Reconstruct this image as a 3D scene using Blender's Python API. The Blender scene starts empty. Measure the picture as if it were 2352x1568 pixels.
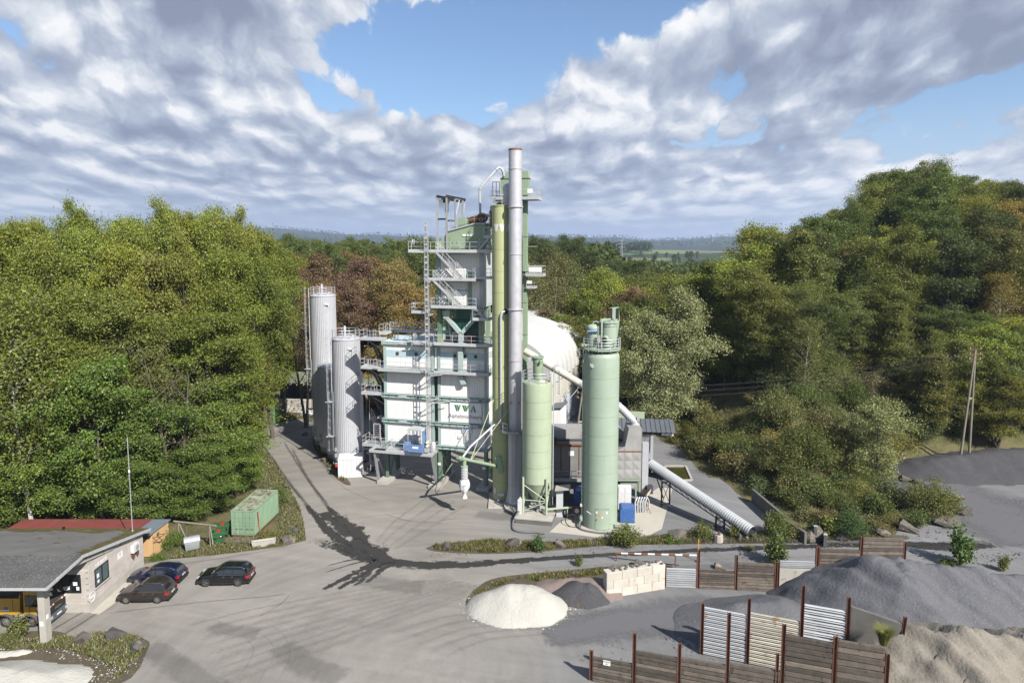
import bpy, math, random
import numpy as np
from mathutils import Vector, Matrix

SC = bpy.context.scene
COL = SC.collection
random.seed(7)
RAD = math.radians

# ------------------------------------------------------------------ camera
FPX, CAMH, PITCH, HORIZ, PW, PH = 1568.0, 30.4, 0.098, 555.0, 2352.0, 1568.0
PCY = HORIZ + FPX * math.tan(PITCH)
cam_d = bpy.data.cameras.new('camera')
cam = bpy.data.objects.new('camera', cam_d)
COL.objects.link(cam)
cam.location = (0, 0, CAMH)
cam.rotation_euler = (math.pi / 2 - PITCH, 0, 0)
cam_d.sensor_width = 36.0
cam_d.lens = 36.0 * FPX / PW
cam_d.shift_y = (PCY - PH / 2) / PW
cam_d.clip_start = 0.5
cam_d.clip_end = 60000
SC.camera = cam

# ------------------------------------------------------------------ light
SUN_AZ, SUN_EL = RAD(38), RAD(40)      # azimuth measured from -Y (behind the camera) towards +X
SUNV = Vector((math.sin(SUN_AZ) * math.cos(SUN_EL), -math.cos(SUN_AZ) * math.cos(SUN_EL), math.sin(SUN_EL)))
sun_d = bpy.data.lights.new('sun', 'SUN')
sun = bpy.data.objects.new('sun', sun_d)
COL.objects.link(sun)
sun.location = SUNV * 200
sun.rotation_euler = (-SUNV).to_track_quat('-Z', 'Y').to_euler()
sun_d.energy = 5.0
sun_d.angle = RAD(0.53)
sun_d.color = (1.0, 0.95, 0.87)

SC.view_settings.view_transform = 'Standard'
SC.view_settings.look = 'None'
SC.view_settings.exposure = 1.05
SC.view_settings.gamma = 1.0
SC.view_settings.use_curve_mapping = False
SC.render.engine = 'CYCLES'
SC.cycles.use_denoising = True
SC.cycles.max_bounces = 5
SC.cycles.diffuse_bounces = 2
SC.cycles.glossy_bounces = 3
SC.cycles.transmission_bounces = 4
SC.cycles.transparent_max_bounces = 12
SC.cycles.volume_bounces = 0
SC.cycles.caustics_reflective = False
SC.cycles.caustics_refractive = False
SC.cycles.sample_clamp_indirect = 6


class NT:
    """small helper for node trees: every method returns an output socket"""
    def __init__(s, tree, dim='3D'):
        s.t = tree; s.dim = dim
    def n(s, kind, **kw):
        nd = s.t.nodes.new(kind)
        for k, v in kw.items():
            setattr(nd, k, v)
        return nd
    def put(s, sock, v):
        if isinstance(v, bpy.types.NodeSocket):
            s.t.links.new(v, sock)
        else:
            sock.default_value = v
    def m(s, op, a, b=None, c=None, clamp=False):
        nd = s.n('ShaderNodeMath', operation=op)
        nd.use_clamp = clamp
        s.put(nd.inputs[0], a)
        if b is not None: s.put(nd.inputs[1], b)
        if c is not None: s.put(nd.inputs[2], c)
        return nd.outputs[0]
    def comb(s, x, y, z=0.0):
        nd = s.n('ShaderNodeCombineXYZ')
        for i, v in enumerate((x, y, z)): s.put(nd.inputs[i], v)
        return nd.outputs[0]
    def sep(s, v):
        nd = s.n('ShaderNodeSeparateXYZ'); s.put(nd.inputs[0], v)
        return nd.outputs
    def mix(s, f, a, b, mode='MIX'):
        nd = s.n('ShaderNodeMix', data_type='RGBA', blend_type=mode)
        s.put(nd.inputs[0], f); s.put(nd.inputs[6], a); s.put(nd.inputs[7], b)
        return nd.outputs[2]
    def noise(s, vec, scale=1.0, detail=4.0, rough=0.5, dist=0.0, out=0):
        nd = s.n('ShaderNodeTexNoise', noise_dimensions=s.dim)
        if vec is not None: s.put(nd.inputs['Vector'], vec)
        s.put(nd.inputs['Scale'], scale); s.put(nd.inputs['Detail'], detail)
        s.put(nd.inputs['Roughness'], rough); s.put(nd.inputs['Distortion'], dist)
        return nd.outputs[out]
    def voro(s, vec, scale=1.0, feature='F1', out='Distance'):
        nd = s.n('ShaderNodeTexVoronoi', feature=feature, voronoi_dimensions=s.dim)
        if vec is not None: s.put(nd.inputs['Vector'], vec)
        s.put(nd.inputs['Scale'], scale)
        return nd.outputs[out]
    def ramp(s, f, stops, interp='LINEAR'):
        nd = s.n('ShaderNodeValToRGB'); s.put(nd.inputs[0], f)
        cr = nd.color_ramp; cr.interpolation = interp
        while len(cr.elements) < len(stops): cr.elements.new(0.5)
        for e, (p, c) in zip(cr.elements, stops):
            e.position = p
            e.color = c if len(c) == 4 else (*c, 1)
        return nd.outputs[0]
    def step(s, x, lo, hi):
        nd = s.n('ShaderNodeMapRange', interpolation_type='SMOOTHSTEP')
        s.put(nd.inputs[0], x); s.put(nd.inputs[1], lo); s.put(nd.inputs[2], hi)
        return nd.outputs[0]


def rgb(r, g, b, a=1.0):
    return (r, g, b, a)


# ------------------------------------------------------------------ sky: Nishita air with a broken cumulus deck
def make_world():
    w = bpy.data.worlds.new('World')
    SC.world = w
    w.use_nodes = True
    t = w.node_tree
    t.nodes.clear()
    k = NT(t, '2D')
    w.cycles.sampling_method = 'MANUAL'
    w.cycles.sample_map_resolution = 512
    sky = k.n('ShaderNodeTexSky', sky_type='NISHITA')
    sky.sun_disc = False
    sky.sun_elevation = SUN_EL
    sky.sun_rotation = math.pi - SUN_AZ
    sky.air_density = 1.0
    sky.dust_density = 0.6
    sky.ozone_density = 1.6
    skyc = k.mix(1.0, sky.outputs[0], rgb(0.112, 0.125, 0.140), 'MULTIPLY')
    d = k.n('ShaderNodeTexCoord').outputs['Generated']
    x, y, z = k.sep(d)
    zc = k.m('MAXIMUM', z, 0.0)
    az = k.m('ARCTAN2', x, y)
    el = k.m('ARCSINE', zc)
    X = k.m('MULTIPLY', az, k.m('ADD', 2.2, k.m('DIVIDE', 0.12, k.m('ADD', zc, 0.06))))
    Y = k.m('ADD', k.m('MULTIPLY', zc, -0.26), k.m('MULTIPLY', k.m('LOGARITHM', k.m('ADD', zc, 0.03), 2.71828), 0.80))
    p = k.comb(X, Y, 3.7)
    def blob(a0, e0, sa, se):
        u = k.m('DIVIDE', k.m('SUBTRACT', az, a0), sa)
        v = k.m('DIVIDE', k.m('SUBTRACT', el, e0), se)
        q = k.m('ADD', k.m('MULTIPLY', u, u), k.m('MULTIPLY', v, v))
        return k.m('POWER', 2.71828, k.m('MULTIPLY', q, -1.0))
    def blobs(v, rows):
        for amp, a0, e0, sa, se in rows:
            v = k.m('MULTIPLY_ADD', blob(a0, e0, sa, se), amp, v)
        return v
    wx = k.m('MULTIPLY', k.m('SUBTRACT', k.noise(p, 2.6, 4, 0.6), 0.5), 0.20)
    wy = k.m('MULTIPLY', k.m('SUBTRACT', k.noise(k.comb(k.m('ADD', X, 7.3), Y), 2.6, 4, 0.6), 0.5), 0.18)
    Xw, Yw = k.m('ADD', X, wx), k.m('ADD', Y, wy)
    def at(dx, dy): return k.comb(k.m('ADD', Xw, dx), k.m('ADD', Yw, dy), 3.7)
    def big(pp): return k.noise(pp, 1.0, 3, 0.5)
    def puffs(pp):
        a = k.voro(pp, 2.5, 'SMOOTH_F1'); b = k.voro(pp, 7.5, 'F1')
        c = k.noise(pp, 6.0, 9, 0.66)
        return k.m('ADD', k.m('MULTIPLY_ADD', a, -0.37, k.m('MULTIPLY', b, -0.22)), k.m('MULTIPLY', c, 0.34))
    B0, P0 = big(at(0, 0)), puffs(at(0, 0))
    B1, P1 = big(at(0.10, 0.30)), puffs(at(0.035, 0.085))
    dens = k.m('ADD', k.m('ADD', B0, P0), 0.105)
    dens = blobs(dens, ((-0.34, -0.115, 0.275, 0.12, 0.07), (-0.32, 0.12, 0.32, 0.18, 0.05), (0.22, 0.46, 0.215, 0.16, 0.06),
                        (0.20, -0.40, 0.26, 0.17, 0.10), (0.18, 0.14, 0.19, 0.16, 0.055), (0.20, 0.52, 0.27, 0.17, 0.10),
                        (0.20, 0.0, 0.10, 1.6, 0.075), (0.12, -0.55, 0.16, 0.3, 0.08)))
    # cloud cover thinned mostly above the view, so the sky fills shadows less
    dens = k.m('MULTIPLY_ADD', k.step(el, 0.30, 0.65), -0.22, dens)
    alpha = k.step(dens, 0.425, 0.505)
    lit = k.m('MULTIPLY_ADD', k.m('SUBTRACT', P0, P1), 1.9, 0.44)
    lit = k.m('MULTIPLY_ADD', k.m('SUBTRACT', B0, B1), 1.25, lit)
    lit = k.m('MULTIPLY_ADD', P0, 0.9, k.m('ADD', lit, 0.10))
    lit = blobs(lit, ((0.36, -0.27, 0.25, 0.11, 0.075), (0.26, -0.53, 0.24, 0.07, 0.07), (0.30, 0.15, 0.20, 0.13, 0.04), (0.22, 0.30, 0.165, 0.10, 0.03), (-0.55, -0.44, 0.295, 0.085, 0.035),
                      (-0.24, 0.55, 0.24, 0.20, 0.09), (-0.20, -0.15, 0.125, 0.45, 0.03), (0.22, 0.36, 0.265, 0.04, 0.03), (0.10, -0.62, 0.15, 0.1, 0.05), (-0.14, 0.35, 0.10, 0.3, 0.025)))
    thin = k.m('SUBTRACT', 1.0, k.step(dens, 0.46, 0.66))
    lit = k.m('MULTIPLY_ADD', thin, 0.16, lit)
    lit = k.m('ADD', lit, 0.0, clamp=True)
    ccol = k.ramp(lit, [(0.0, (0.25, 0.285, 0.39)), (0.30, (0.35, 0.40, 0.515)), (0.52, (0.49, 0.545, 0.65)), (0.72, (0.72, 0.755, 0.81)), (0.92, (0.95, 0.95, 0.955))])
    low = k.step(el, 0.09, 0.0)
    ccol = k.mix(k.m('MULTIPLY', low, 0.6), ccol, rgb(0.47, 0.56, 0.70))
    haz = k.step(el, 0.20, 0.02)
    skyc = k.mix(k.m('MULTIPLY', haz, 0.85), skyc, rgb(0.46, 0.57, 0.76))
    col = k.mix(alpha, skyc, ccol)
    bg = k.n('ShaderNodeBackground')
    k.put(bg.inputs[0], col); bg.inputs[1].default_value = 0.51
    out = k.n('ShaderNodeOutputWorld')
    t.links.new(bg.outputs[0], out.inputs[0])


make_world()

# ------------------------------------------------------------------ helpers
_F = Vector((0, math.cos(PITCH), -math.sin(PITCH)))
_U = Vector((0, math.sin(PITCH), math.cos(PITCH)))


def ray(x, y):
    return Vector((1, 0, 0)) * ((x - PW / 2) / FPX) + _U * ((PCY - y) / FPX) + _F


def G(x, y, z=0.0):
    """photo pixel (2352 px wide frame) -> point at height z"""
    r = ray(x, y); t = (z - CAMH) / r.z
    return Vector((0, 0, CAMH)) + r * t


def GY(x, y, Y):
    """photo pixel -> point at distance Y"""
    r = ray(x, y)
    return Vector((0, 0, CAMH)) + r * (Y / r.y)


def setp(o, parent):
    if parent is not None:
        o.parent = parent
    return o


def tag(o, label, cat, group=None, kind=None):
    o['label'] = label
    if cat: o['category'] = cat
    if group: o['group'] = group
    if kind: o['kind'] = kind
    return o


def thing(name, label, cat, loc=(0, 0, 0), rz=0.0, group=None):
    o = bpy.data.objects.new(name, None)
    o.empty_display_size = 0.2
    o.location = loc; o.rotation_euler = (0, 0, rz)
    COL.objects.link(o)
    return tag(o, label, cat, group)


class MB:
    def __init__(s):
        s.v = []; s.f = []
    def add(s, vs, fs):
        o = len(s.v)
        s.v += [tuple(p) for p in vs]
        s.f += [tuple(i + o for i in f) for f in fs]
        return s
    def box(s, x0, x1, y0, y1, z0, z1):
        return s.add([(x0, y0, z0), (x1, y0, z0), (x1, y1, z0), (x0, y1, z0), (x0, y0, z1), (x1, y0, z1), (x1, y1, z1), (x0, y1, z1)],
                     [(0, 3, 2, 1), (4, 5, 6, 7), (0, 1, 5, 4), (1, 2, 6, 5), (2, 3, 7, 6), (3, 0, 4, 7)])
    def beam(s, p0, p1, w, h, up=(0, 0, 1)):
        p0, p1 = Vector(p0), Vector(p1)
        d = (p1 - p0).normalized(); up = Vector(up)
        if abs(d.dot(up)) > 0.98: up = Vector((0, 1, 0))
        r = d.cross(up).normalized() * (w / 2); q = r.cross(d).normalized() * (h / 2)
        vs = [p + a * r + b * q for p in (p0, p1) for a, b in ((-1, -1), (1, -1), (1, 1), (-1, 1))]
        return s.add(vs, [(0, 1, 2, 3), (7, 6, 5, 4), (0, 4, 5, 1), (1, 5, 6, 2), (2, 6, 7, 3), (3, 7, 4, 0)])
    def ibeam(s, p0, p1, w, h, t=0.03, up=(0, 0, 1)):
        p0, p1 = Vector(p0), Vector(p1)
        d = (p1 - p0).normalized(); up = Vector(up)
        if abs(d.dot(up)) > 0.98: up = Vector((0, 1, 0))
        r = d.cross(up).normalized(); q = r.cross(d).normalized()
        s.beam(p0, p1, t, h - 2 * t, q)
        for sg in (-1, 1):
            o = q * (sg * (h - t) / 2)
            s.beam(p0 + o, p1 + o, w, t, q)
        return s
    def path(s, pts, r, n=8, cap=True):
        pts = [Vector(p) for p in pts]
        rs = r if isinstance(r, (list, tuple)) else [r] * len(pts)
        rings = []; prev = None
        for i, p in enumerate(pts):
            d = (pts[min(i + 1, len(pts) - 1)] - pts[max(i - 1, 0)]).normalized()
            if prev is None:
                a = Vector((0, 0, 1)) if abs(d.z) < 0.9 else Vector((1, 0, 0))
                x = d.cross(a).normalized()
            else:
                x = (prev - d * prev.dot(d)).normalized()
            prev = x; y = d.cross(x)
            rings.append([p + (x * math.cos(6.2832 * k / n) + y * math.sin(6.2832 * k / n)) * rs[i] for k in range(n)])
        vs = [v for R in rings for v in R]; fs = []
        for i in range(len(pts) - 1):
            for k in range(n):
                k2 = (k + 1) % n
                fs.append((i * n + k, i * n + k2, (i + 1) * n + k2, (i + 1) * n + k))
        if cap:
            fs.append(tuple(range(n - 1, -1, -1))); fs.append(tuple((len(pts) - 1) * n + k for k in range(n)))
        return s.add(vs, fs)
    def tube(s, p0, p1, r, n=10, r1=None):
        return s.path([p0, p1], [r, r if r1 is None else r1], n)
    def lathe(s, prof, n=40, c=(0, 0), a0=0.0, a1=6.283185307, cap=True):
        full = abs(a1 - a0 - 6.283185307) < 1e-4
        m = n if full else n + 1
        vs = []; fs = []
        for (r, z) in prof:
            for k in range(m):
                a = a0 + (a1 - a0) * k / n
                vs.append((c[0] + r * math.cos(a), c[1] + r * math.sin(a), z))
        for i in range(len(prof) - 1):
            for k in range(n):
                k2 = (k + 1) % m
                fs.append((i * m + k, i * m + k2, (i + 1) * m + k2, (i + 1) * m + k))
        if cap and full:
            if prof[0][0] > 1e-4: fs.append(tuple(range(m - 1, -1, -1)))
            if prof[-1][0] > 1e-4: fs.append(tuple((len(prof) - 1) * m + k for k in range(m)))
        return s.add(vs, fs)
    def prism(s, poly, z0, z1):
        n = len(poly)
        area = sum(poly[i][0] * poly[(i + 1) % n][1] - poly[(i + 1) % n][0] * poly[i][1] for i in range(n))
        if area < 0: poly = poly[::-1]
        vs = [(x, y, z0) for x, y in poly] + [(x, y, z1) for x, y in poly]
        fs = [tuple(range(n - 1, -1, -1)), tuple(range(n, 2 * n))] + [(i, (i + 1) % n, n + (i + 1) % n, n + i) for i in range(n)]
        return s.add(vs, fs)
    def slab(s, poly, y0, y1):
        """polygon in x,z pushed from y0 to y1"""
        n = len(poly)
        area = sum(poly[i][0] * poly[(i + 1) % n][1] - poly[(i + 1) % n][0] * poly[i][1] for i in range(n))
        if area < 0: poly = poly[::-1]
        vs = [(x, y0, z) for x, z in poly] + [(x, y1, z) for x, z in poly]
        fs = [tuple(range(n)), tuple(range(2 * n - 1, n - 1, -1))] + [((i + 1) % n, i, n + i, n + (i + 1) % n) for i in range(n)]
        return s.add(vs, fs)
    def xf(s, M):
        s.v = [tuple(M @ Vector(p)) for p in s.v]
        return s
    def mesh(s, name, mat=None, smooth=None):
        me = bpy.data.meshes.new(name)
        me.from_pydata(s.v, [], s.f)
        if mat: me.materials.append(mat)
        if smooth:
            me.polygons.foreach_set('use_smooth', [True] * len(me.polygons))
            me.set_sharp_from_angle(angle=RAD(smooth))
        me.update()
        return me
    def build(s, name, mat, parent=None, smooth=None):
        o = bpy.data.objects.new(name, s.mesh(name, mat, smooth))
        COL.objects.link(o)
        return setp(o, parent)


_unit = {}


def unit_mesh(kind, mat):
    key = (kind, mat.name)
    if key not in _unit:
        b = MB()
        if kind == 'box': b.box(-.5, .5, -.5, .5, -.5, .5)
        elif kind == 'bbox':   # a box with chamfered edges, for blocks
            e = 0.47
            vs = []
            for sx in (-1, 1):
                for sy in (-1, 1):
                    for sz in (-1, 1):
                        vs += [(sx * .5, sy * e, sz * e), (sx * e, sy * .5, sz * e), (sx * e, sy * e, sz * .5)]
            import bmesh
            bm = bmesh.new()
            for v in vs: bm.verts.new(v)
            bmesh.ops.convex_hull(bm, input=bm.verts)
            bmesh.ops.dissolve_limit(bm, angle_limit=0.01, verts=bm.verts, edges=bm.edges)
            me = bpy.data.meshes.new('block'); bm.to_mesh(me); bm.free()
            me.materials.append(mat); _unit[key] = me
            return me
        else:
            b.lathe([(.5, -.5), (.5, .5)], 10)
        _unit[key] = b.mesh('unit_' + kind, mat, 40 if kind == 'cyl' else None)
    return _unit[key]


def sbox(name, x0, x1, y0, y1, z0, z1, mat, parent=None, kind='box', rz=0.0):
    o = bpy.data.objects.new(name, unit_mesh(kind, mat))
    o.location = ((x0 + x1) / 2, (y0 + y1) / 2, (z0 + z1) / 2)
    o.scale = (x1 - x0, y1 - y0, z1 - z0)
    if rz: o.rotation_euler = (0, 0, rz)
    COL.objects.link(o)
    return setp(o, parent)


def sbar(name, p0, p1, r, mat, parent=None):
    p0, p1 = Vector(p0), Vector(p1)
    o = bpy.data.objects.new(name, unit_mesh('cyl', mat))
    d = p1 - p0
    o.location = (p0 + p1) / 2
    o.rotation_euler = d.to_track_quat('Z', 'Y').to_euler()
    o.scale = (2 * r, 2 * r, d.length)
    COL.objects.link(o)
    return setp(o, parent)


def sbeam(name, p0, p1, w, h, mat, parent=None, kind='box', up='Z'):
    """bar with w across and h upright"""
    p0, p1 = Vector(p0), Vector(p1)
    o = bpy.data.objects.new(name, unit_mesh(kind, mat))
    d = p1 - p0
    o.location = (p0 + p1) / 2
    o.rotation_euler = d.to_track_quat('X', up).to_euler()
    o.scale = (d.length, w, h)
    COL.objects.link(o)
    return setp(o, parent)


def dup(root, loc, rz, label=None, scale=None, color=None):
    def cp(o, par):
        c = o.copy(); COL.objects.link(c)
        if par is not None: c.parent = par
        if color is not None: c.color = color
        for ch in o.children: cp(ch, c)
        return c
    r = cp(root, None)
    r.location = loc; r.rotation_euler = (0, 0, rz)
    if scale is not None: r.scale = scale
    if label: r['label'] = label
    return r


def railing(parent, pts, mat, h=1.05, step=1.25, mids=1, r=0.028, toe=True, closed=False):
    pts = [Vector(p) for p in pts]
    if closed: pts = pts + [pts[0]]
    for i in range(len(pts) - 1):
        a, b = pts[i], pts[i + 1]
        up = Vector((0, 0, h))
        sbar('handrail', a + up, b + up, r, mat, parent)
        for k in range(mids):
            q = Vector((0, 0, h * (k + 1) / (mids + 1)))
            sbar('mid_rail', a + q, b + q, r * .75, mat, parent)
        n = max(1, round((b - a).length / step))
        for k in range(n + (1 if (i == len(pts) - 2 and not closed) else 0)):
            p = a.lerp(b, k / n)
            sbar('post', p, p + up, r, mat, parent)
        if toe:
            sbeam('toe_board', a + Vector((0, 0, .09)), b + Vector((0, 0, .09)), .012, .16, mat, parent)


def platform(parent, u0, u1, v0, v1, z, mat, sides='FLRB', th=0.07, edge=0.2, gaps=None, **kw):
    b = MB()
    b.box(u0, u1, v0, v1, z - th, z)
    b.box(u0 + .003, u1 - .003, v0 - .05, v0, z - edge, z + .01)
    b.box(u0 + .003, u1 - .003, v1, v1 + .05, z - edge, z + .01)
    b.box(u0 - .05, u0, v0, v1, z - edge, z + .012)
    b.box(u1, u1 + .05, v0, v1, z - edge, z + .012)
    o = b.build('platform', mat, parent)
    e = {'F': [(u0, v0, z), (u1, v0, z)], 'B': [(u0, v1, z), (u1, v1, z)], 'L': [(u0, v0, z), (u0, v1, z)], 'R': [(u1, v0, z), (u1, v1, z)]}
    for s in sides:
        railing(o, e[s], mat, **kw)
    return o


def stair(parent, p_top, p_bot, w, wdir, mat, nstep=None, rails=True):
    a, b, wd = Vector(p_top), Vector(p_bot), Vector(wdir)
    m = MB()
    dn = Vector((0, 0, -.12))
    m.beam(a + dn, b + dn, .06, .26); m.beam(a + dn + wd * w, b + dn + wd * w, .06, .26)
    o = m.build('stair', mat, parent)
    n = nstep or max(3, int(abs(a.z - b.z) / 0.22))
    hd = Vector((b.x - a.x, b.y - a.y, 0)).normalized() * .13
    for k in range(1, n):
        p = a.lerp(b, k / n)
        c = p + wd * (w / 2)
        sbeam('tread', p + wd * .04, p + wd * (w - .04), .27, .04, mat, o)
    if rails:
        for s in (0, 1):
            q = wd * (w * s)
            railing(o, [a + q, b + q], mat, step=1.1, toe=False)
    return o


def ring_rail(parent, c, R, z, mat, h=1.05, n=28, posts=12, mids=2, r=0.03, a0=0.0, a1=6.2832):
    full = a1 - a0 > 6.28
    def ringpts(zz):
        return [(c[0] + R * math.cos(a0 + (a1 - a0) * k / n), c[1] + R * math.sin(a0 + (a1 - a0) * k / n), zz) for k in range(n + 1)]
    MB().path(ringpts(z + h), r, 6, cap=not full).build('handrail', mat, parent, 40)
    for k in range(mids):
        MB().path(ringpts(z + h * (k + 1) / (mids + 1)), r * .8, 6, cap=not full).build('mid_rail', mat, parent, 40)
    for k in range(posts + (0 if full else 1)):
        a = a0 + (a1 - a0) * k / posts
        x, y = c[0] + R * math.cos(a), c[1] + R * math.sin(a)
        sbar('post', (x, y, z - .1), (x, y, z + h), r, mat, parent)


def ladder(parent, base, top, out, mat, w=0.45, cage=True, z_cage=2.3):
    """vertical ladder; out = unit vector away from the wall"""
    b, t, o = Vector(base), Vector(top), Vector(out)
    s = Vector((-o.y, o.x, 0)) * (w / 2)
    m = MB()
    m.beam(b + s, t + s, .05, .05, o); m.beam(b - s, t - s, .05, .05, o)
    L = m.build('ladder', mat, parent)
    n = int((t.z - b.z) / .3)
    for k in range(1, n + 1):
        p = b + Vector((0, 0, k * .3))
        sbar('rung', p - s, p + s, .016, mat, L)
    if cage:
        R = .36
        z = b.z + z_cage
        nh = max(2, int((t.z - z) / .9))
        hoop = []
        for k in range(9):
            a = -1.35 + 2.7 * k / 8
            hoop.append((o * (.12 + R * math.cos(a) + R * .5), s.normalized() * (R * math.sin(a))))
        for i in range(nh + 1):
            zz = z + (t.z - z) * i / nh
            base2 = Vector((b.x, b.y, zz))
            MB().path([base2 + q + w2 for q, w2 in hoop], .02, 5).build('cage_hoop', mat, L)
        for k in (1, 3, 5, 7):
            q, w2 = hoop[k]
            sbar('cage_bar', Vector((b.x, b.y, z)) + q + w2, Vector((b.x, b.y, t.z)) + q + w2, .014, mat, L)
    return L


def text_mesh(txt, size, mat, parent, loc, rot, name='lettering', extrude=0.004, bold=0.0, align='CENTER', sx=1.0):
    cu = bpy.data.curves.new('txt', 'FONT')
    cu.body = txt; cu.size = size; cu.extrude = extrude; cu.offset = bold
    cu.align_x = align; cu.align_y = 'CENTER'
    cu.resolution_u = 2
    tmp = bpy.data.objects.new('txt', cu); COL.objects.link(tmp)
    dg = bpy.context.evaluated_depsgraph_get()
    me = bpy.data.meshes.new_from_object(tmp.evaluated_get(dg))
    bpy.data.objects.remove(tmp); bpy.data.curves.remove(cu)
    me.materials.clear(); me.materials.append(mat)
    o = bpy.data.objects.new(name, me); COL.objects.link(o)
    o.location = loc; o.rotation_euler = rot; o.scale = (sx, 1, 1)
    return setp(o, parent)


def wwa_polys():
    """three stencilled slab letters, drawn on a unit-high grid"""
    W = [[(0, 1), (.42, 1), (.62, .12), (.56, 0), (.40, 0)], [(.50, 1), (.78, 1), (.96, .30), (.82, 0), (.70, 0), (.58, .62)][:6], [(1.02, 1), (1.30, 1), (1.30, .93), (1.20, .90), (1.00, .34), (.93, .62)]]
    A = [[(0, 0), (.42, 0), (.42, .07), (.30, .10), (.36, .24), (.52, .24), (.52, .34), (.40, .34), (.50, .64), (.46, .84), (.12, .10), (0, .07)],
         [(.50, .98), (.74, .98), (1.12, .0), (.66, .0), (.66, .10), (.74, .12)]]
    out = []
    for l, dx in ((W, 0), (W, 1.5), (A, 3.0)):
        for p in l: out.append([(x + dx, y) for x, y in p])
    return out, 4.12

# ------------------------------------------------------------------ materials
MATS = {}
ALB = 0.72


def pmat(name, col, rough=.6, metal=0.0, var=.12, scale=1.5, bump=0.0, bscale=20, streak=0.0, scol=(.25, .16, .09), sscale=2.2,
         rnd=0.0, speck=0.0, speckcol=(.8, .78, .7), spscale=60, spec=0.35, coat=0.0, blotch=0.0, bcol=(.1, .09, .06), blscale=1.2, coord='POS'):
    sc_ = lambda q: tuple(v * ALB for v in q)
    col, scol, speckcol, bcol = sc_(col), sc_(scol), sc_(speckcol), sc_(bcol)
    m = bpy.data.materials.new(name); m.use_nodes = True
    t = m.node_tree; k = NT(t)
    bs = t.nodes['Principled BSDF']
    if coord == 'POS': pos = k.n('ShaderNodeNewGeometry').outputs['Position']
    else: pos = k.n('ShaderNodeTexCoord').outputs['Object']
    c = rgb(*col)
    n = k.noise(pos, scale, 5, .6)
    f = k.m('MULTIPLY_ADD', k.m('SUBTRACT', n, .5), var * 4, 1.0)
    if rnd:
        r = k.n('ShaderNodeObjectInfo').outputs['Random']
        f = k.m('MULTIPLY', f, k.m('MULTIPLY_ADD', k.m('SUBTRACT', r, .5), rnd * 2, 1.0))
    nd = k.n('ShaderNodeVectorMath', operation='SCALE')
    nd.inputs[0].default_value = col; k.put(nd.inputs['Scale'], f)
    c = nd.outputs[0]
    if blotch:
        b = k.noise(pos, blscale, 7, .68)
        c = k.mix(k.step(b, .62 - .3 * blotch, .70 - .12 * blotch), c, rgb(*bcol))
    if streak:
        x, y, z = k.sep(pos)
        sn = k.noise(k.comb(k.m('MULTIPLY', x, sscale), k.m('MULTIPLY', y, sscale), k.m('MULTIPLY', z, .16)), 1.6, 6, .65)
        c = k.mix(k.m('MULTIPLY', k.step(sn, .52, .78), streak), c, rgb(*scol))
    if speck:
        v = k.noise(pos, spscale, 2, .5)
        c = k.mix(k.m('MULTIPLY', k.step(v, .60, .68), speck), c, rgb(*speckcol))
    k.put(bs.inputs['Base Color'], c)
    rn = k.m('MULTIPLY_ADD', k.m('SUBTRACT', n, .5), .35, rough, clamp=True)
    k.put(bs.inputs['Roughness'], rn)
    bs.inputs['Metallic'].default_value = metal
    bs.inputs['Specular IOR Level'].default_value = spec
    if coat:
        bs.inputs['Coat Weight'].default_value = coat; bs.inputs['Coat Roughness'].default_value = .05
    if bump:
        bn = k.n('ShaderNodeBump'); bn.inputs['Strength'].default_value = 1.0; bn.inputs['Distance'].default_value = bump
        k.put(bn.inputs['Height'], k.noise(pos, bscale, 4, .6))
        t.links.new(bn.outputs[0], bs.inputs['Normal'])
    MATS[name] = m
    return m


GALV = pmat('galvanised', (.55, .565, .585), .45, .25, .10, 3, rnd=.08, streak=.15, scol=(.28, .25, .22))
GALVD = pmat('galvanised_dull', (.38, .39, .40), .55, .2, .14, 2, rnd=.08, streak=.2, scol=(.2, .18, .16))
STEEL = pmat('stack_steel', (.60, .60, .64), .42, .35, .08, 1.3, streak=.22, scol=(.35, .33, .36))
TANK = pmat('tank_cladding', (.56, .57, .61), .40, .3, .05, 1.0, streak=.15, scol=(.36, .37, .42))
DARKST = pmat('dark_steel', (.075, .08, .09), .6, .3, .15, 2, streak=.2, scol=(.1, .06, .03))
GREEN = pmat('plant_green', (.275, .365, .245), .5, 0, .07, .9, streak=.16, scol=(.26, .30, .18))
GREENL = pmat('silo_green', (.395, .465, .335), .5, 0, .06, .7, streak=.32, scol=(.27, .30, .19), sscale=1.6)
GREENR = pmat('silo_green_mint', (.335, .415, .33), .5, 0, .06, .7, streak=.30, scol=(.25, .30, .22), sscale=1.6)
YGREEN = pmat('silo_yellow_green', (.45, .48, .255), .45, 0, .06, .5, streak=.22, scol=(.30, .39, .20), sscale=1.1)
BLUEG = pmat('frame_blue_green', (.35, .455, .435), .5, 0, .08, 1.2, streak=.25, scol=(.22, .30, .27), rnd=.05)
CHUTE = pmat('chute_blue_green', (.40, .495, .475), .5, 0, .08, 1.4, streak=.25, scol=(.3, .3, .25))
DKGREEN = pmat('frame_dark_green', (.15, .215, .165), .5, 0, .1, 1.2, streak=.2, scol=(.1, .13, .1), rnd=.05)
CLAD = pmat('white_cladding', (.87, .865, .845), .5, 0, .05, .8, streak=.38, scol=(.60, .55, .47), rnd=.035, sscale=3.5)
CLADG = pmat('grey_cladding', (.52, .545, .55), .5, 0, .08, .8, streak=.25, scol=(.40, .41, .40), rnd=.05)
BAND = pmat('pale_blue_sheet', (.47, .61, .66), .5, 0, .06, 1, streak=.3, scol=(.40, .46, .47))
WHITE = pmat('white_paint', (.66, .66, .665), .4, 0, .03, 1, streak=.08, scol=(.6, .58, .54))
SIGNW = pmat('sign_white', (.84, .84, .84), .35, 0, .02, 1)
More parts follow.
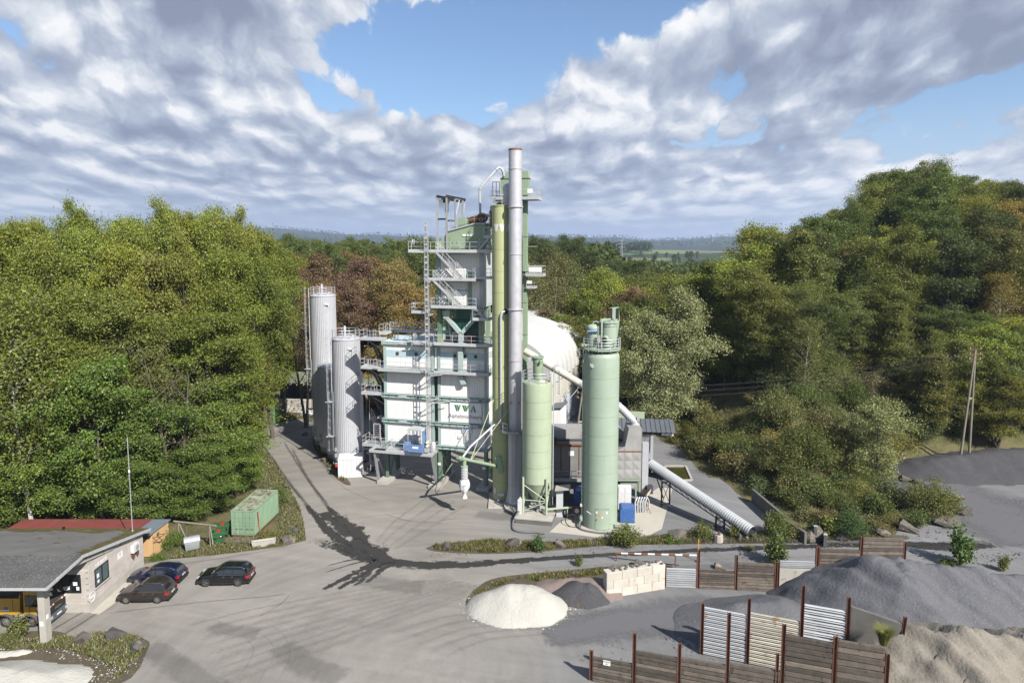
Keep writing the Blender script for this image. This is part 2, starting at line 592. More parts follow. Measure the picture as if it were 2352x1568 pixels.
BLUE = pmat('blue_paint', (.05, .13, .36), .45, 0, .08, 2, streak=.2, scol=(.1, .14, .25))
LBLUE = pmat('lift_blue', (.17, .28, .52), .4, 0, .08, 2, streak=.2, scol=(.2, .26, .4))
SIGNBLUE = pmat('sign_blue', (.06, .14, .40), .4)
SIGNGREEN = pmat('sign_green', (.055, .19, .075), .45)
BLACK = pmat('black_print', (.012, .012, .012), .5)
BROWNB = pmat('brown_box', (.085, .045, .03), .6, 0, .2, 3)
RUST = pmat('rusty_steel', (.16, .068, .042), .75, .1, .25, 3, bump=.004, bscale=60, streak=.5, scol=(.22, .10, .055), rnd=.18)
RUSTD = pmat('rust_frame', (.24, .095, .05), .75, .1, .2, 4, streak=.4, scol=(.35, .2, .12))
ORANGE = pmat('motor_orange', (.60, .26, .035), .45, 0, .08, 2)
DUCT = pmat('dusty_grey_metal', (.36, .355, .35), .6, .15, .12, .8, streak=.5, scol=(.50, .48, .43), blotch=.15, bcol=(.26, .25, .24))
FILT = pmat('filter_grey', (.215, .21, .205), .7, .1, .14, .7, streak=.55, scol=(.33, .31, .28))
CREAM = pmat('cream_pipe', (.63, .60, .51), .5, 0, .08, 1, streak=.3, scol=(.42, .38, .30))
HALLW = pmat('hall_fabric', (.50, .50, .49), .55, 0, .04, .2, streak=.22, scol=(.55, .54, .50), sscale=.5)
HALLD = pmat('hall_side_fabric', (.60, .58, .52), .6, 0, .08, .3, streak=.75, scol=(.36, .33, .26), sscale=.8)
HALLB = pmat('hall_skirt', (.56, .60, .66), .6, 0, .1, .4, streak=.5, scol=(.72, .73, .74), sscale=.7)
TUBE = pmat('ribbed_tube', (.46, .475, .49), .5, .15, .06, .8, streak=.15, scol=(.34, .34, .33))
ROOFG = pmat('grey_trapezoid_sheet', (.145, .16, .18), .5, .2, .1, 1, rnd=.06)
CONC = pmat('concrete', (.42, .40, .36), .85, 0, .14, .9, bump=.006, bscale=40, streak=.3, scol=(.20, .19, .17), blotch=.1, bcol=(.25, .24, .21))
CONCD = pmat('dark_concrete', (.135, .13, .122), .85, 0, .2, .9, bump=.008, bscale=30, streak=.6, scol=(.07, .07, .065))  # base tone carries the slope's shade on the retaining wall; streaks are stains
CONCW = pmat('pale_concrete_block', (.55, .51, .45), .85, 0, .12, 1.2, bump=.01, bscale=22, streak=.35, scol=(.30, .27, .22), rnd=.10, blotch=.16, bcol=(.46, .36, .27), blscale=.9)
CMUR = pmat('rose_grey_block', (.50, .455, .425), .85, 0, .10, 1.0, bump=.005, bscale=30, rnd=.07, streak=.2, scol=(.62, .58, .54))
WOODG = pmat('weathered_sleeper', (.135, .113, .094), .85, 0, .3, 2.2, bump=.02, bscale=10, rnd=.45, streak=0, blotch=.22, bcol=(.055, .045, .037), blscale=2.0, coord='POS')
WOODP = pmat('pole_wood', (.225, .20, .16), .8, 0, .2, 1.5, streak=.4, scol=(.12, .13, .09))
WOODL = pmat('pale_timber', (.46, .38, .27), .8, 0, .15, 2)
RAILG = pmat('guard_rail_steel', (.44, .46, .48), .5, .2, .10, 1.0, rnd=.10, streak=.35, scol=(.62, .54, .42), blotch=.1, bcol=(.36, .26, .17), blscale=.7)
RAILC = pmat('guard_rail_cream', (.46, .43, .36), .6, .2, .12, 1.2, rnd=.14, blotch=.25, bcol=(.33, .21, .12), blscale=.9)
BITUM = pmat('roof_bitumen', (.085, .084, .083), .9, 0, .16, .6, bump=.004, bscale=60, speck=.55, speckcol=(.40, .39, .36), spscale=9, rnd=.12)
BITUM2 = pmat('roof_bitumen_old', (.145, .142, .137), .9, 0, .14, .6, bump=.004, bscale=60, speck=.25, speckcol=(.26, .25, .22), spscale=8, rnd=.08)
MOSS = pmat('moss', (.085, .072, .018), .95, 0, .3, 4, bump=.02, bscale=25, rnd=.2)
REDROOF = pmat('red_roof_sheet', (.20, .055, .05), .55, .1, .12, 1, blotch=.2, bcol=(.10, .09, .035), blscale=1.1, rnd=.05)
GREYROOF = pmat('blue_grey_sheet', (.17, .20, .235), .5, .2, .12, 1, rnd=.05)
YELLOWW = pmat('ochre_boards', (.60, .385, .19), .7, 0, .07, 1, rnd=.06, streak=.15, scol=(.45, .28, .15))
CONTG = pmat('container_green', (.215, .325, .215), .55, 0, .10, 1.2, streak=.45, scol=(.42, .54, .40), rnd=.03, blotch=.08, bcol=(.22, .14, .09))
CONTR = pmat('container_roof', (.25, .29, .20), .8, 0, .2, 1.2, blotch=.62, bcol=(.085, .055, .035), blscale=1.6)
CONTD = pmat('container_green_old', (.13, .27, .16), .55, 0, .12, 1.2, streak=.4, scol=(.22, .33, .22))
BING = pmat('bin_green', (.035, .115, .045), .45, 0, .08, 3)
BINGR = pmat('bin_zinc', (.47, .50, .53), .45, .45, .12, 3, streak=.3, scol=(.3, .32, .33))
RUBBER = pmat('rubber', (.022, .022, .023), .8, 0, .15, 6)
HOSE = pmat('hose_grey', (.14, .145, .155), .6, 0, .1, 4)
TYRE = pmat('tyre', (.035, .033, .03), .85, 0, .2, 8)
ALLOY = pmat('alloy', (.62, .62, .63), .3, .8, .03, 2)
CHROME = pmat('chrome', (.75, .76, .78), .15, 1.0, .02, 2)
CARBR = pmat('paint_brown', (.045, .032, .027), .22, .35, .03, 1, coat=.9)
CARBL = pmat('paint_blue', (.008, .012, .045), .2, .3, .03, 1, coat=.9)
CARBK = pmat('paint_black', (.006, .0065, .009), .18, .2, .03, 1, coat=1.0)
GLASS = pmat('car_glass', (.010, .014, .017), .06, 0, .02, 1, spec=.8, coat=.6)
WINGL = pmat('window_glass', (.10, .14, .145), .08, 0, .15, 1.5, spec=.7)
PLAST = pmat('black_plastic', (.02, .02, .021), .6)
REDL = pmat('tail_light', (.38, .012, .012), .2, 0, .05, 5, coat=.8)
LAMPW = pmat('head_light', (.55, .57, .58), .12, .2, .1, 9, coat=.8)
TRUCKY = pmat('truck_ochre', (.50, .29, .035), .4, 0, .06, 1.2, coat=.3, streak=.2, scol=(.33, .21, .08))
TRUCKG = pmat('truck_grey', (.10, .115, .135), .5, .1, .08, 2)
PLATEW = pmat('number_plate', (.78, .79, .80), .4)
REDW = pmat('stripe_red', (.50, .03, .025), .4)
YEL = pmat('stake_yellow', (.65, .33, .02), .5, 0, .1, 4)
NETT = pmat('net_green', (.03, .22, .15), .6)
BAGW = pmat('white_bag', (.72, .73, .75), .8, 0, .08, 4, bump=.02, bscale=9)
BAGG = pmat('grey_bellows', (.42, .43, .44), .85, 0, .15, 5, bump=.015, bscale=18)
TARP = pmat('sandbag_white', (.70, .70, .70), .75, 0, .12, 3)
ORAX = pmat('excavator_orange', (.62, .25, .02), .5, 0, .1, 2)
WATERG = pmat('basin_water', (.045, .043, .012), .12, 0, .3, .9)
CLOTH = pmat('black_top', (.02, .02, .023), .9)
ROCKM = pmat('basalt_rock', (.125, .112, .098), .9, 0, .25, 1.4, bump=.05, bscale=5, blotch=.25, bcol=(.30, .235, .165), blscale=.7, rnd=.15)
ROCKD = pmat('dark_rock', (.085, .08, .076), .9, 0, .25, 1.4, bump=.05, bscale=5, blotch=.22, bcol=(.20, .16, .11), blscale=.7, rnd=.15)
GRAVEL = pmat('grey_gravel', (.115, .117, .128), .9, 0, .07, .8, bump=.07, bscale=4.5, speck=.55, speckcol=(.22, .22, .24), spscale=8.5)
GRAVELB = pmat('beige_gravel', (.225, .203, .170), .9, 0, .10, .6, bump=.07, bscale=4.5, speck=.45, speckcol=(.50, .46, .39), spscale=16, blotch=.22, bcol=(.175, .155, .13), blscale=.35)
GRAVELW = pmat('white_gravel', (.44, .43, .39), .9, 0, .06, .9, bump=.07, bscale=4.5, speck=.7, speckcol=(.46, .44, .39), spscale=8.5)
GRAVELD = pmat('dark_chippings', (.060, .060, .066), .9, 0, .15, .8, bump=.07, bscale=4.5, speck=.6, speckcol=(.13, .13, .14), spscale=8.5, blotch=.1, bcol=(.10, .075, .055))
REDSAND = pmat('reddish_spoil', (.20, .155, .14), .9, 0, .2, .8, bump=.03, bscale=9, speck=.4, speckcol=(.35, .28, .25), spscale=12)
SOIL = pmat('soil', (.085, .068, .046), .95, 0, .3, .6, bump=.05, bscale=6, speck=.5, speckcol=(.22, .18, .10), spscale=9, blotch=.35, bcol=(.075, .085, .028), blscale=.8)
TRUNK = pmat('bark', (.115, .095, .075), .9, 0, .3, 3, bump=.02, bscale=12, streak=.5, scol=(.2, .17, .13), coord='OBJ')
TRUNKW = pmat('birch_bark', (.52, .49, .44), .8, 0, .25, 3, streak=.3, scol=(.2, .17, .14), coord='OBJ')


def leaf_mat(name, trans=0.38):
    m = bpy.data.materials.new(name); m.use_nodes = True
    t = m.node_tree; t.nodes.clear(); k = NT(t)
    oi = k.n('ShaderNodeObjectInfo')
    geo = k.n('ShaderNodeNewGeometry')
    r = geo.outputs['Random Per Island']
    hsv = k.n('ShaderNodeHueSaturation')
    k.put(hsv.inputs['Color'], oi.outputs['Color'])
    k.put(hsv.inputs['Hue'], k.m('MULTIPLY_ADD', k.m('SUBTRACT', r, .5), .05, .5))
    k.put(hsv.inputs['Saturation'], k.m('MULTIPLY_ADD', k.m('FRACT', k.m('MULTIPLY', r, 7.3)), .35, .80))
    k.put(hsv.inputs['Value'], k.m('MULTIPLY_ADD', k.m('FRACT', k.m('MULTIPLY', r, 17.7)), .9, .58))
    c = hsv.outputs[0]
    df = k.n('ShaderNodeBsdfDiffuse'); k.put(df.inputs[0], c)
    tr = k.n('ShaderNodeBsdfTranslucent'); k.put(tr.inputs[0], k.mix(1.0, c, rgb(1.15, 1.2, .6), 'MULTIPLY'))
    gl = k.n('ShaderNodeBsdfGlossy'); gl.inputs['Roughness'].default_value = .5
    k.put(gl.inputs[0], rgb(.8, .8, .8))
    m1 = k.n('ShaderNodeMixShader'); m1.inputs[0].default_value = trans
    t.links.new(df.outputs[0], m1.inputs[1]); t.links.new(tr.outputs[0], m1.inputs[2])
    m2 = k.n('ShaderNodeMixShader'); m2.inputs[0].default_value = .02
    t.links.new(m1.outputs[0], m2.inputs[1]); t.links.new(gl.outputs[0], m2.inputs[2])
    o = k.n('ShaderNodeOutputMaterial'); t.links.new(m2.outputs[0], o.inputs[0])
    return m


LEAF = leaf_mat('leaves')

# ------------------------------------------------------------------ terrain
FOOT = np.array([(120, 300), (70, 222), (42, 165), (25, 122), (23.5, 104), (25.5, 90), (28.5, 79), (31.5, 73.5), (36, 72), (41, 77), (46, 85), (57, 91), (78, 93), (115, 82), (180, 50), (300, 20)], float)


def foot_dist(x, y):
    """signed distance to the hill foot, positive on the hill"""
    x = np.asarray(x, float); y = np.asarray(y, float)
    best = np.full(x.shape, 1e9); sign = np.ones(x.shape)
    for (x0, y0), (x1, y1) in zip(FOOT[:-1], FOOT[1:]):
        dx, dy = x1 - x0, y1 - y0
        t = np.clip(((x - x0) * dx + (y - y0) * dy) / (dx * dx + dy * dy), 0, 1)
        d = np.hypot(x - x0 - t * dx, y - y0 - t * dy)
        cr = dx * (y - y0) - dy * (x - x0)
        m = d < best
        best = np.where(m, d, best); sign = np.where(m, np.where(cr > 0, 1, -1), sign)
    return best * sign


def vnoise(x, y, s):
    x = np.asarray(x, float) / s; y = np.asarray(y, float) / s
    return (np.sin(x * 1.3 + 1.7 * np.sin(y * .9)) * np.cos(y * 1.1 + 1.3 * np.sin(x * .7)) + .5 * np.sin(x * 2.9 + y * 2.3 + 2 * np.sin(y * 1.7))) / 1.5


def HT(x, y):
    x = np.asarray(x, float); y = np.asarray(y, float)
    d = np.maximum(foot_dist(x, y), 0)
    near = 31 * (1 - np.exp(-(d / 40.0) ** 1.35))
    near = near * np.clip(1 - (y - 170) / 160, 0, 1)
    near = near * (1 + .06 * vnoise(x, y, 14)) + np.clip(d / 6, 0, 1) * .25 * vnoise(x, y, 3.1)
    # spoil terrace the double pole stands on
    back = np.clip((y - 128) / 120, 0, 1); back = back * back * (3 - 2 * back)
    mid = 9 * back * np.clip(1 - (y - 420) / 500, 0, 1) + 1.5 * vnoise(x, y, 60) * back
    r = np.hypot(x, y)
    far = np.clip((r - 2600) / 3500, 0, 1)
    a = np.arctan2(x, np.maximum(y, 1))
    ridge = 62 + 60 * np.clip((-a - .02) / .35, 0, 1) + 14 * np.sin(a * 17 + 1) + 10 * np.sin(a * 41 + 2.0) + 6 * np.sin(a * 90)
    hills = ridge * far * far * (3 - 2 * far)
    h2 = np.clip((r - 900) / 700, 0, 1) * (3 * np.sin(x / 210) + 3 * np.cos(y / 330 + x / 400))
    left = -1.2 * np.clip((-x - 46) / 20, 0, 1) * np.clip((y - 60) / 15, 0, 1) * np.clip(1 - (y - 120) / 60, 0, 1)
    left = left - 5.0 * np.clip((52 - y) / 30, 0, 1) * 0
    return near + mid + hills + h2 + left - .03


def terrain():
    def axis(n, lo, hi, fine):
        t = np.linspace(-1, 1, n)
        a = np.sinh(t * 6.2) / np.sinh(6.2)
        return np.where(a < 0, -a * lo, a * hi)
    xs = np.unique(np.concatenate([axis(90, -12000, 12000, 0), np.arange(-90, 130, 2.6)]))
    ys = np.unique(np.concatenate([np.linspace(-400, 20, 14), np.arange(20, 200, 2.6), np.geomspace(200, 16000, 90)]))
    X, Y = np.meshgrid(xs, ys)
    Z = HT(X, Y)
    nx, ny = len(xs), len(ys)
    v = np.stack([X.ravel(), Y.ravel(), Z.ravel()], 1)
    i = np.arange(nx * ny).reshape(ny, nx)
    f = np.stack([i[:-1, :-1].ravel(), i[:-1, 1:].ravel(), i[1:, 1:].ravel(), i[1:, :-1].ravel()], 1)
    me = bpy.data.meshes.new('ground')
    me.from_pydata(v.tolist(), [], f.tolist())
    me.polygons.foreach_set('use_smooth', [True] * len(me.polygons))
    o = bpy.data.objects.new('ground', me); COL.objects.link(o)
    m = bpy.data.materials.new('ground'); m.use_nodes = True
    t = m.node_tree; k = NT(t); bs = t.nodes['Principled BSDF']
    pos = k.n('ShaderNodeNewGeometry').outputs['Position']
    x, y, z = k.sep(pos)
    n1 = k.noise(pos, .35, 7, .65); n2 = k.noise(pos, 2.6, 5, .65)
    floor = k.ramp(k.m('ADD', k.m('MULTIPLY', n1, .6), k.m('MULTIPLY', n2, .4)),
                   [(.30, (.035, .030, .018)), (.44, (.060, .068, .026)), (.55, (.110, .090, .050)), (.66, (.080, .095, .034))])
    # field pattern far out
    fv = k.comb(k.m('MULTIPLY', x, .0021), k.m('MULTIPLY', y, .0042))
    cell = k.voro(fv, 1.0, 'F1', 'Color')
    fcol = k.ramp(k.sep(cell)[0], [(.0, (.16, .115, .08)), (.3, (.13, .17, .055)), (.5, (.23, .175, .115)), (.7, (.10, .15, .045)), (.9, (.20, .16, .10))], 'CONSTANT')
    wood = k.noise(k.comb(k.m('MULTIPLY', x, .0011), k.m('MULTIPLY', y, .0008)), 1.0, 6, .6)
    fcol = k.mix(k.step(wood, .50, .53), fcol, rgb(.025, .040, .018))
    fcol = k.mix(k.step(y, 2300, 2900), fcol, rgb(.020, .032, .015))
    c = k.mix(k.step(y, 430, 640), floor, fcol)
    k.put(bs.inputs['Base Color'], c)
    bs.inputs['Roughness'].default_value = .95; bs.inputs['Specular IOR Level'].default_value = .15
    bn = k.n('ShaderNodeBump'); bn.inputs['Distance'].default_value = .12
    k.put(bn.inputs['Height'], n2); t.links.new(bn.outputs[0], bs.inputs['Normal'])
    me.materials.append(m)
    o['kind'] = 'structure'
    return o


terrain()


def sheet(name, pts, z, mat, kind='structure', label=None, cat=None):
    import bmesh
    bm = bmesh.new()
    vs = [bm.verts.new((p[0], p[1], z)) for p in pts]
    f = bm.faces.new(vs)
    if f.normal.z < 0: f.normal_flip()
    bmesh.ops.triangulate(bm, faces=bm.faces[:], ngon_method='EAR_CLIP')
    me = bpy.data.meshes.new(name); bm.to_mesh(me); bm.free()
    me.materials.append(mat)
    o = bpy.data.objects.new(name, me); COL.objects.link(o)
    if kind: o['kind'] = kind
    return o


def smooth_poly(pts, n=6, closed=True):
    out = []; N = len(pts)
    rng = range(N) if closed else range(N - 1)
    for i in rng:
        p0, p1, p2, p3 = (Vector(pts[(i + q) % N] if closed else pts[min(max(i + q, 0), N - 1)]) for q in (-1, 0, 1, 2))
        for j in range(n):
            t = j / n
            out.append(.5 * ((2 * p1) + (-p0 + p2) * t + (2 * p0 - 5 * p1 + 4 * p2 - p3) * t * t + (-p0 + 3 * p1 - 3 * p2 + p3) * t ** 3))
    if not closed: out.append(Vector(pts[-1]))
    return out


def asphalt_mat():
    m = bpy.data.materials.new('dusty_asphalt'); m.use_nodes = True
    t = m.node_tree; k = NT(t); bs = t.nodes['Principled BSDF']
    pos = k.n('ShaderNodeNewGeometry').outputs['Position']
    x, y, z = k.sep(pos)
    big = k.noise(pos, .045, 5, .6, .6)
    # tyre swept dust: noise drawn out along curving lanes round the junction
    r = k.m('SQRT', k.m('ADD', k.m('POWER', k.m('ADD', x, 6.0), 2.0), k.m('POWER', k.m('SUBTRACT', y, 46.0), 2.0)))
    an = k.m('ARCTAN2', k.m('SUBTRACT', y, 46.0), k.m('ADD', x, 6.0))
    sw = k.noise(k.comb(k.m('MULTIPLY', r, .9), k.m('MULTIPLY', an, 1.6)), 1.0, 6, .62, .5)
    lane = k.noise(k.comb(k.m('MULTIPLY', k.m('ADD', k.m('MULTIPLY', x, .25), y), .75), k.m('MULTIPLY', x, .06)), 1.0, 6, .62, .4)
    fine = k.noise(pos, 9, 5, .7)
    grit = k.noise(pos, 45, 2, .5)
    warm = k.step(k.m('ADD', x, k.m('MULTIPLY', k.m('SUBTRACT', big, .5), 26.0)), 9.0, -5.0)
    base = k.mix(warm, rgb(.136, .136, .139), rgb(.176, .166, .150))
    v = k.m('ADD', k.m('MULTIPLY', k.m('SUBTRACT', sw, .5), .6), k.m('MULTIPLY', k.m('SUBTRACT', lane, .5), .55))
    v = k.m('ADD', v, k.m('MULTIPLY', k.m('SUBTRACT', fine, .5), .45))
    v = k.m('ADD', v, k.m('MULTIPLY', k.m('SUBTRACT', grit, .5), .5))
    v = k.m('ADD', v, k.m('MULTIPLY', k.m('SUBTRACT', big, .5), 1.0))
    sc = k.n('ShaderNodeVectorMath', operation='SCALE'); k.put(sc.inputs[0], base); k.put(sc.inputs['Scale'], k.m('ADD', v, 1.0))
    c = sc.outputs[0]
    # sandy dust drifts
    dst = k.noise(pos, .16, 6, .65, 1.0)
    c = k.mix(k.m('MULTIPLY', k.step(dst, .54, .72), k.m('MULTIPLY', warm, .45)), c, rgb(.24, .22, .185))
    k.put(bs.inputs['Base Color'], c)
    bs.inputs['Roughness'].default_value = .85; bs.inputs['Specular IOR Level'].default_value = .3
    bn = k.n('ShaderNodeBump'); bn.inputs['Distance'].default_value = .012
    k.put(bn.inputs['Height'], k.m('ADD', fine, k.m('MULTIPLY', grit, .6))); t.links.new(bn.outputs[0], bs.inputs['Normal'])
    return m


ASPH = asphalt_mat()
yard_px = [(-500, 1640), (-500, 1330), (60, 1262), (310, 1298), (390, 1284), (480, 1276), (590, 1263), (650, 1255), (703, 1241), (700, 1215), (690, 1170), (652, 1092), (612, 1030), (591, 986), (650, 968), (722, 958),
           (860, 925), (1000, 925), (1200, 935), (1340, 930), (1490, 978), (1530, 1006), (1600, 1062), (1680, 1118), (1735, 1152), (1790, 1212), (1905, 1243), (2050, 1236), (2110, 1150), (2085, 1092), (2130, 1062), (2420, 1060), (2800, 1075), (2900, 1800), (-500, 1800)]
sheet('yard', [G(*p) for p in yard_px], 0.02, ASPH)
PADC = pmat('concrete_pad', (.46, .43, .37), .85, 0, .12, .5, bump=.004, bscale=40, streak=0, blotch=.12, bcol=(.33, .31, .27), blscale=.5)
sheet('pad', [G(*p) for p in ((1262, 1222), (1290, 1196), (1330, 1180), (1440, 1170), (1512, 1120), (1545, 1120), (1520, 1215), (1470, 1240), (1420, 1240), (1340, 1230))], 0.032, PADC)
sheet('apron', [G(*p) for p in ((207, 1408), (316, 1312), (335, 1306), (345, 1312), (260, 1388), (226, 1412))], 0.034, PADC)


def stain_mat(name, col, rough, lo, hi, scale=(.35, 3.0), strength=1.0, tread=0.0):
    m = bpy.data.materials.new(name); m.use_nodes = True
    t = m.node_tree; k = NT(t); bs = t.nodes['Principled BSDF']
    uv = k.n('ShaderNodeUVMap', uv_map='UVMap').outputs[0]
    u, v, _ = k.sep(uv)
    e = k.m('SUBTRACT', 1.0, k.m('ABSOLUTE', k.m('MULTIPLY_ADD', v, 2.0, -1.0)))
    n = k.noise(k.comb(k.m('MULTIPLY', u, scale[0]), k.m('MULTIPLY', v, scale[1])), 1.0, 7, .68)
    n2 = k.noise(k.n('ShaderNodeNewGeometry').outputs['Position'], 2.5, 6, .7)
    a = k.m('ADD', k.m('MULTIPLY', e, .55), k.m('ADD', k.m('MULTIPLY', n, .8), k.m('MULTIPLY', n2, .5)))
    a = k.m('MULTIPLY', k.step(a, lo, hi), strength)
    if tread:
        w = k.m('SINE', k.m('MULTIPLY', k.m('ADD', u, k.m('MULTIPLY', k.m('ABSOLUTE', k.m('SUBTRACT', v, .5)), .5)), 26.0))
        a = k.m('MULTIPLY', a, k.m('MULTIPLY_ADD', w, tread * .5, 1 - tread * .5))
    ed = k.n('ShaderNodeUVMap', uv_map='ends').outputs[0]
    a = k.m('MULTIPLY', a, k.step(k.m('ADD', k.sep(ed)[0], k.m('MULTIPLY', k.m('SUBTRACT', n2, .5), 1.2)), .15, .75))
    k.put(bs.inputs['Base Color'], rgb(*col)); bs.inputs['Roughness'].default_value = rough
    bs.inputs['Specular IOR Level'].default_value = .35
    tp = k.n('ShaderNodeBsdfTransparent'); mx = k.n('ShaderNodeMixShader')
    k.put(mx.inputs[0], a); t.links.new(tp.outputs[0], mx.inputs[1]); t.links.new(bs.outputs[0], mx.inputs[2])
    t.links.new(mx.outputs[0], t.nodes['Material Output'].inputs[0])
    return m


WET = stain_mat('wet_stain', (.024, .023, .021), .5, .92, 1.04)
WETF = stain_mat('wet_splash', (.026, .024, .022), .55, 1.0, 1.09, (.5, 2.0))
TRACK = stain_mat('tyre_track', (.045, .042, .038), .8, .70, 1.25, (.25, 2.0), .70, .7)
SCUFF = stain_mat('scuff', (.10, .095, .087), .85, .85, 1.6, (.10, 2.2), .34)
PALE = stain_mat('dust_track', (.22, .20, .168), .9, .90, 1.4, (.12, 2.0), .5)
_sz = [0.040]


def strip(name, px, width, mat, kind='structure'):
    pts = smooth_poly([G(*p) for p in px], 8, closed=False)
    n = len(pts); ws = width if isinstance(width, (list, tuple)) else None
    vs, fs, uv, en = [], [], [], []
    L = 0
    _sz[0] += .0011
    for i, p in enumerate(pts):
        d = (pts[min(i + 1, n - 1)] - pts[max(i - 1, 0)]); d.z = 0; d.normalize()
        q = Vector((-d.y, d.x, 0))
        if ws:
            t = i / (n - 1) * (len(ws) - 1); j = min(int(t), len(ws) - 2); w = ws[j] + (ws[j + 1] - ws[j]) * (t - j)
        else: w = width
        if i: L += (p - pts[i - 1]).length
        for s in (0, 1):
            c = p + q * (w * (s - .5)); vs.append((c.x, c.y, _sz[0])); uv.append((L, s)); en.append((min(1, i / (n * .16), (n - 1 - i) / (n * .16)), 0))
    for i in range(n - 1):
        fs.append((2 * i + 1, 2 * i, 2 * i + 2, 2 * i + 3))
    me = bpy.data.meshes.new(name); me.from_pydata(vs, [], fs)
    lay = me.uv_layers.new(name='UVMap')
    lay2 = me.uv_layers.new(name='ends')
    for l in me.loops: lay.data[l.index].uv = uv[l.vertex_index]; lay2.data[l.index].uv = en[l.vertex_index]
    me.materials.append(mat)
    o = bpy.data.objects.new(name, me); COL.objects.link(o)
    o['kind'] = kind
    return o


# wet band along the road and the tracks that lead into it
strip('wet_track', [(700, 1238), (760, 1252), (850, 1281), (950, 1296), (1060, 1297), (1160, 1290), (1300, 1280), (1450, 1271), (1600, 1264), (1760, 1258), (1900, 1253), (2060, 1251), (2200, 1252), (2370, 1243)],
      [2.0, 3.0, 4.2, 3.4, 2.6, 2.2, 2.0, 1.8, 1.9, 2.0, 2.2, 2.8, 3.4, 2.6], WET)
strip('wet_track', [(1010, 1262), (1160, 1262), (1400, 1251), (1650, 1246), (1800, 1246), (1960, 1247)], [.5, .7, .6, .6, .6, .5], WET)
strip('wet_track', [(700, 1155), (725, 1185), (762, 1225), (815, 1262), (870, 1290)], [1.0, 1.7, 2.6, 3.2, 2.4], WET)
strip('tyre_mark', [(606, 1028), (645, 1083), (690, 1140), (722, 1182)], .8, TRACK)
strip('wet_track', [(748, 1158), (790, 1202), (838, 1250), (885, 1282)], [1.0, 2.0, 2.6, 2.4], WET)
strip('tyre_mark', [(668, 1024), (702, 1090), (742, 1150), (770, 1185)], .75, TRACK)
for a, b, w in (((880, 1284), (738, 1356), 2.0), ((890, 1286), (772, 1356), 2.0), ((880, 1284), (812, 1348), 1.6), ((905, 1288), (838, 1340), 1.8), ((860, 1284), (742, 1316), .5), ((850, 1280), (748, 1300), .6), ((740, 1175), (800, 1236), 4.0), ((775, 1185), (850, 1262), 4.0), ((800, 1240), (900, 1296), 5.0)):
    strip('wet_splash', [a, ((a[0] + b[0]) / 2 + 4, (a[1] + b[1]) / 2 - 3), b], [w, w * 1.3, w * .5], WETF)
strip('wet_splash', [(2095, 1256), (2150, 1257), (2220, 1255), (2290, 1252)], [1.2, 3.2, 3.6, 1.6], WET)
strip('tyre_mark', [(612, 1012), (640, 1000), (690, 985), (725, 978)], .6, TRACK)
strip('tyre_mark', [(600, 1020), (625, 1050), (660, 1105), (700, 1155)], .55, TRACK)
strip('tyre_mark', [(650, 1010), (680, 1060), (715, 1112), (760, 1165)], .55, TRACK)
strip('tyre_mark', [(588, 1450), (618, 1470), (630, 1500), (615, 1535), (590, 1565)], .32, SCUFF)
strip('tyre_mark', [(610, 1430), (648, 1455), (666, 1500), (650, 1545), (625, 1580)], .32, SCUFF)
strip('tyre_mark', [(560, 1460), (582, 1490), (570, 1525), (540, 1560)], .3, SCUFF)
for q in range(9):
    o_ = q * 26
    strip('tyre_mark', [(420 + o_ * .3, 1440 + o_ * .7), (560 + o_ * .6, 1405 + o_ * .5), (720 + o_ * .7, 1372 + o_ * .35), (900 + o_ * .6, 1345 + o_ * .2), (1060 + o_ * .3, 1325 + o_ * .1)], 1.1 + .5 * (q % 3), SCUFF if q % 2 else PALE)
for q in range(5):
    strip('tyre_mark', [(1000 - q * 30, 1520 - q * 14), (1120 - q * 20, 1470 - q * 14), (1300, 1452 - q * 12), (1480, 1440 - q * 10), (1600, 1425 - q * 9)], 1.3, SCUFF if q % 2 else PALE)
for q in range(4):
    strip('tyre_mark', [(1000 + q * 26, 1130 + q * 8), (950 + q * 22, 1165 + q * 10), (900 + q * 18, 1205 + q * 10), (860 + q * 12, 1250 + q * 6)], 1.3, SCUFF if q % 2 else PALE)
strip('tyre_mark', [(1180, 1310), (1500, 1290), (1800, 1280), (2100, 1276), (2352, 1285)], 1.0, PALE)
strip('tyre_mark', [(1330, 1262), (1600, 1254), (1900, 1247), (2100, 1225)], .8, PALE)
strip('drain_slot', [(118, 1450), (160, 1424), (200, 1402)], .35, TRACK)
strip('drain_slot', [(140, 1462), (185, 1434), (224, 1408)], .45, TRACK)
DGRAV = stain_mat('chippings_spread', (.105, .105, .112), .95, .62, 1.05, (.15, 1.2), .85)
strip('gravel_spread', [(2105, 1075), (2170, 1120), (2240, 1160), (2330, 1215), (2420, 1260)], [6, 12, 17, 16, 12], DGRAV)
strip('gravel_spread', [(1240, 1475), (1330, 1450), (1440, 1430), (1560, 1410), (1680, 1395)], [2.5, 5, 6, 6, 5], DGRAV)
strip('gravel_spread', [(1420, 1240), (1600, 1235), (1760, 1236), (1900, 1240), (2060, 1238)], [1.5, 2.2, 2.2, 2.2, 2], DGRAV)
CRACK = stain_mat('tar_seam', (.045, .043, .040), .8, .75, 1.0, (.6, 1.5), .4)
for px, w in (([(226, 1412), (340, 1398), (470, 1383), (600, 1372), (668, 1364)], .16), ([(668, 1364), (640, 1392), (590, 1420)], .12), ([(330, 1312), (420, 1296), (560, 1275), (690, 1250)], .2), ([(880, 1180), (960, 1200), (1060, 1190)], .14), ([(1090, 1060), (1180, 1090), (1250, 1150)], .14), ([(700, 1000), (735, 1060), (790, 1120), (880, 1160)], .12)):
    strip('tar_seam', px, w, CRACK)
PATCH = stain_mat('repair_patch', (.085, .083, .08), .85, .55, .9, (.2, 1.0), .22)
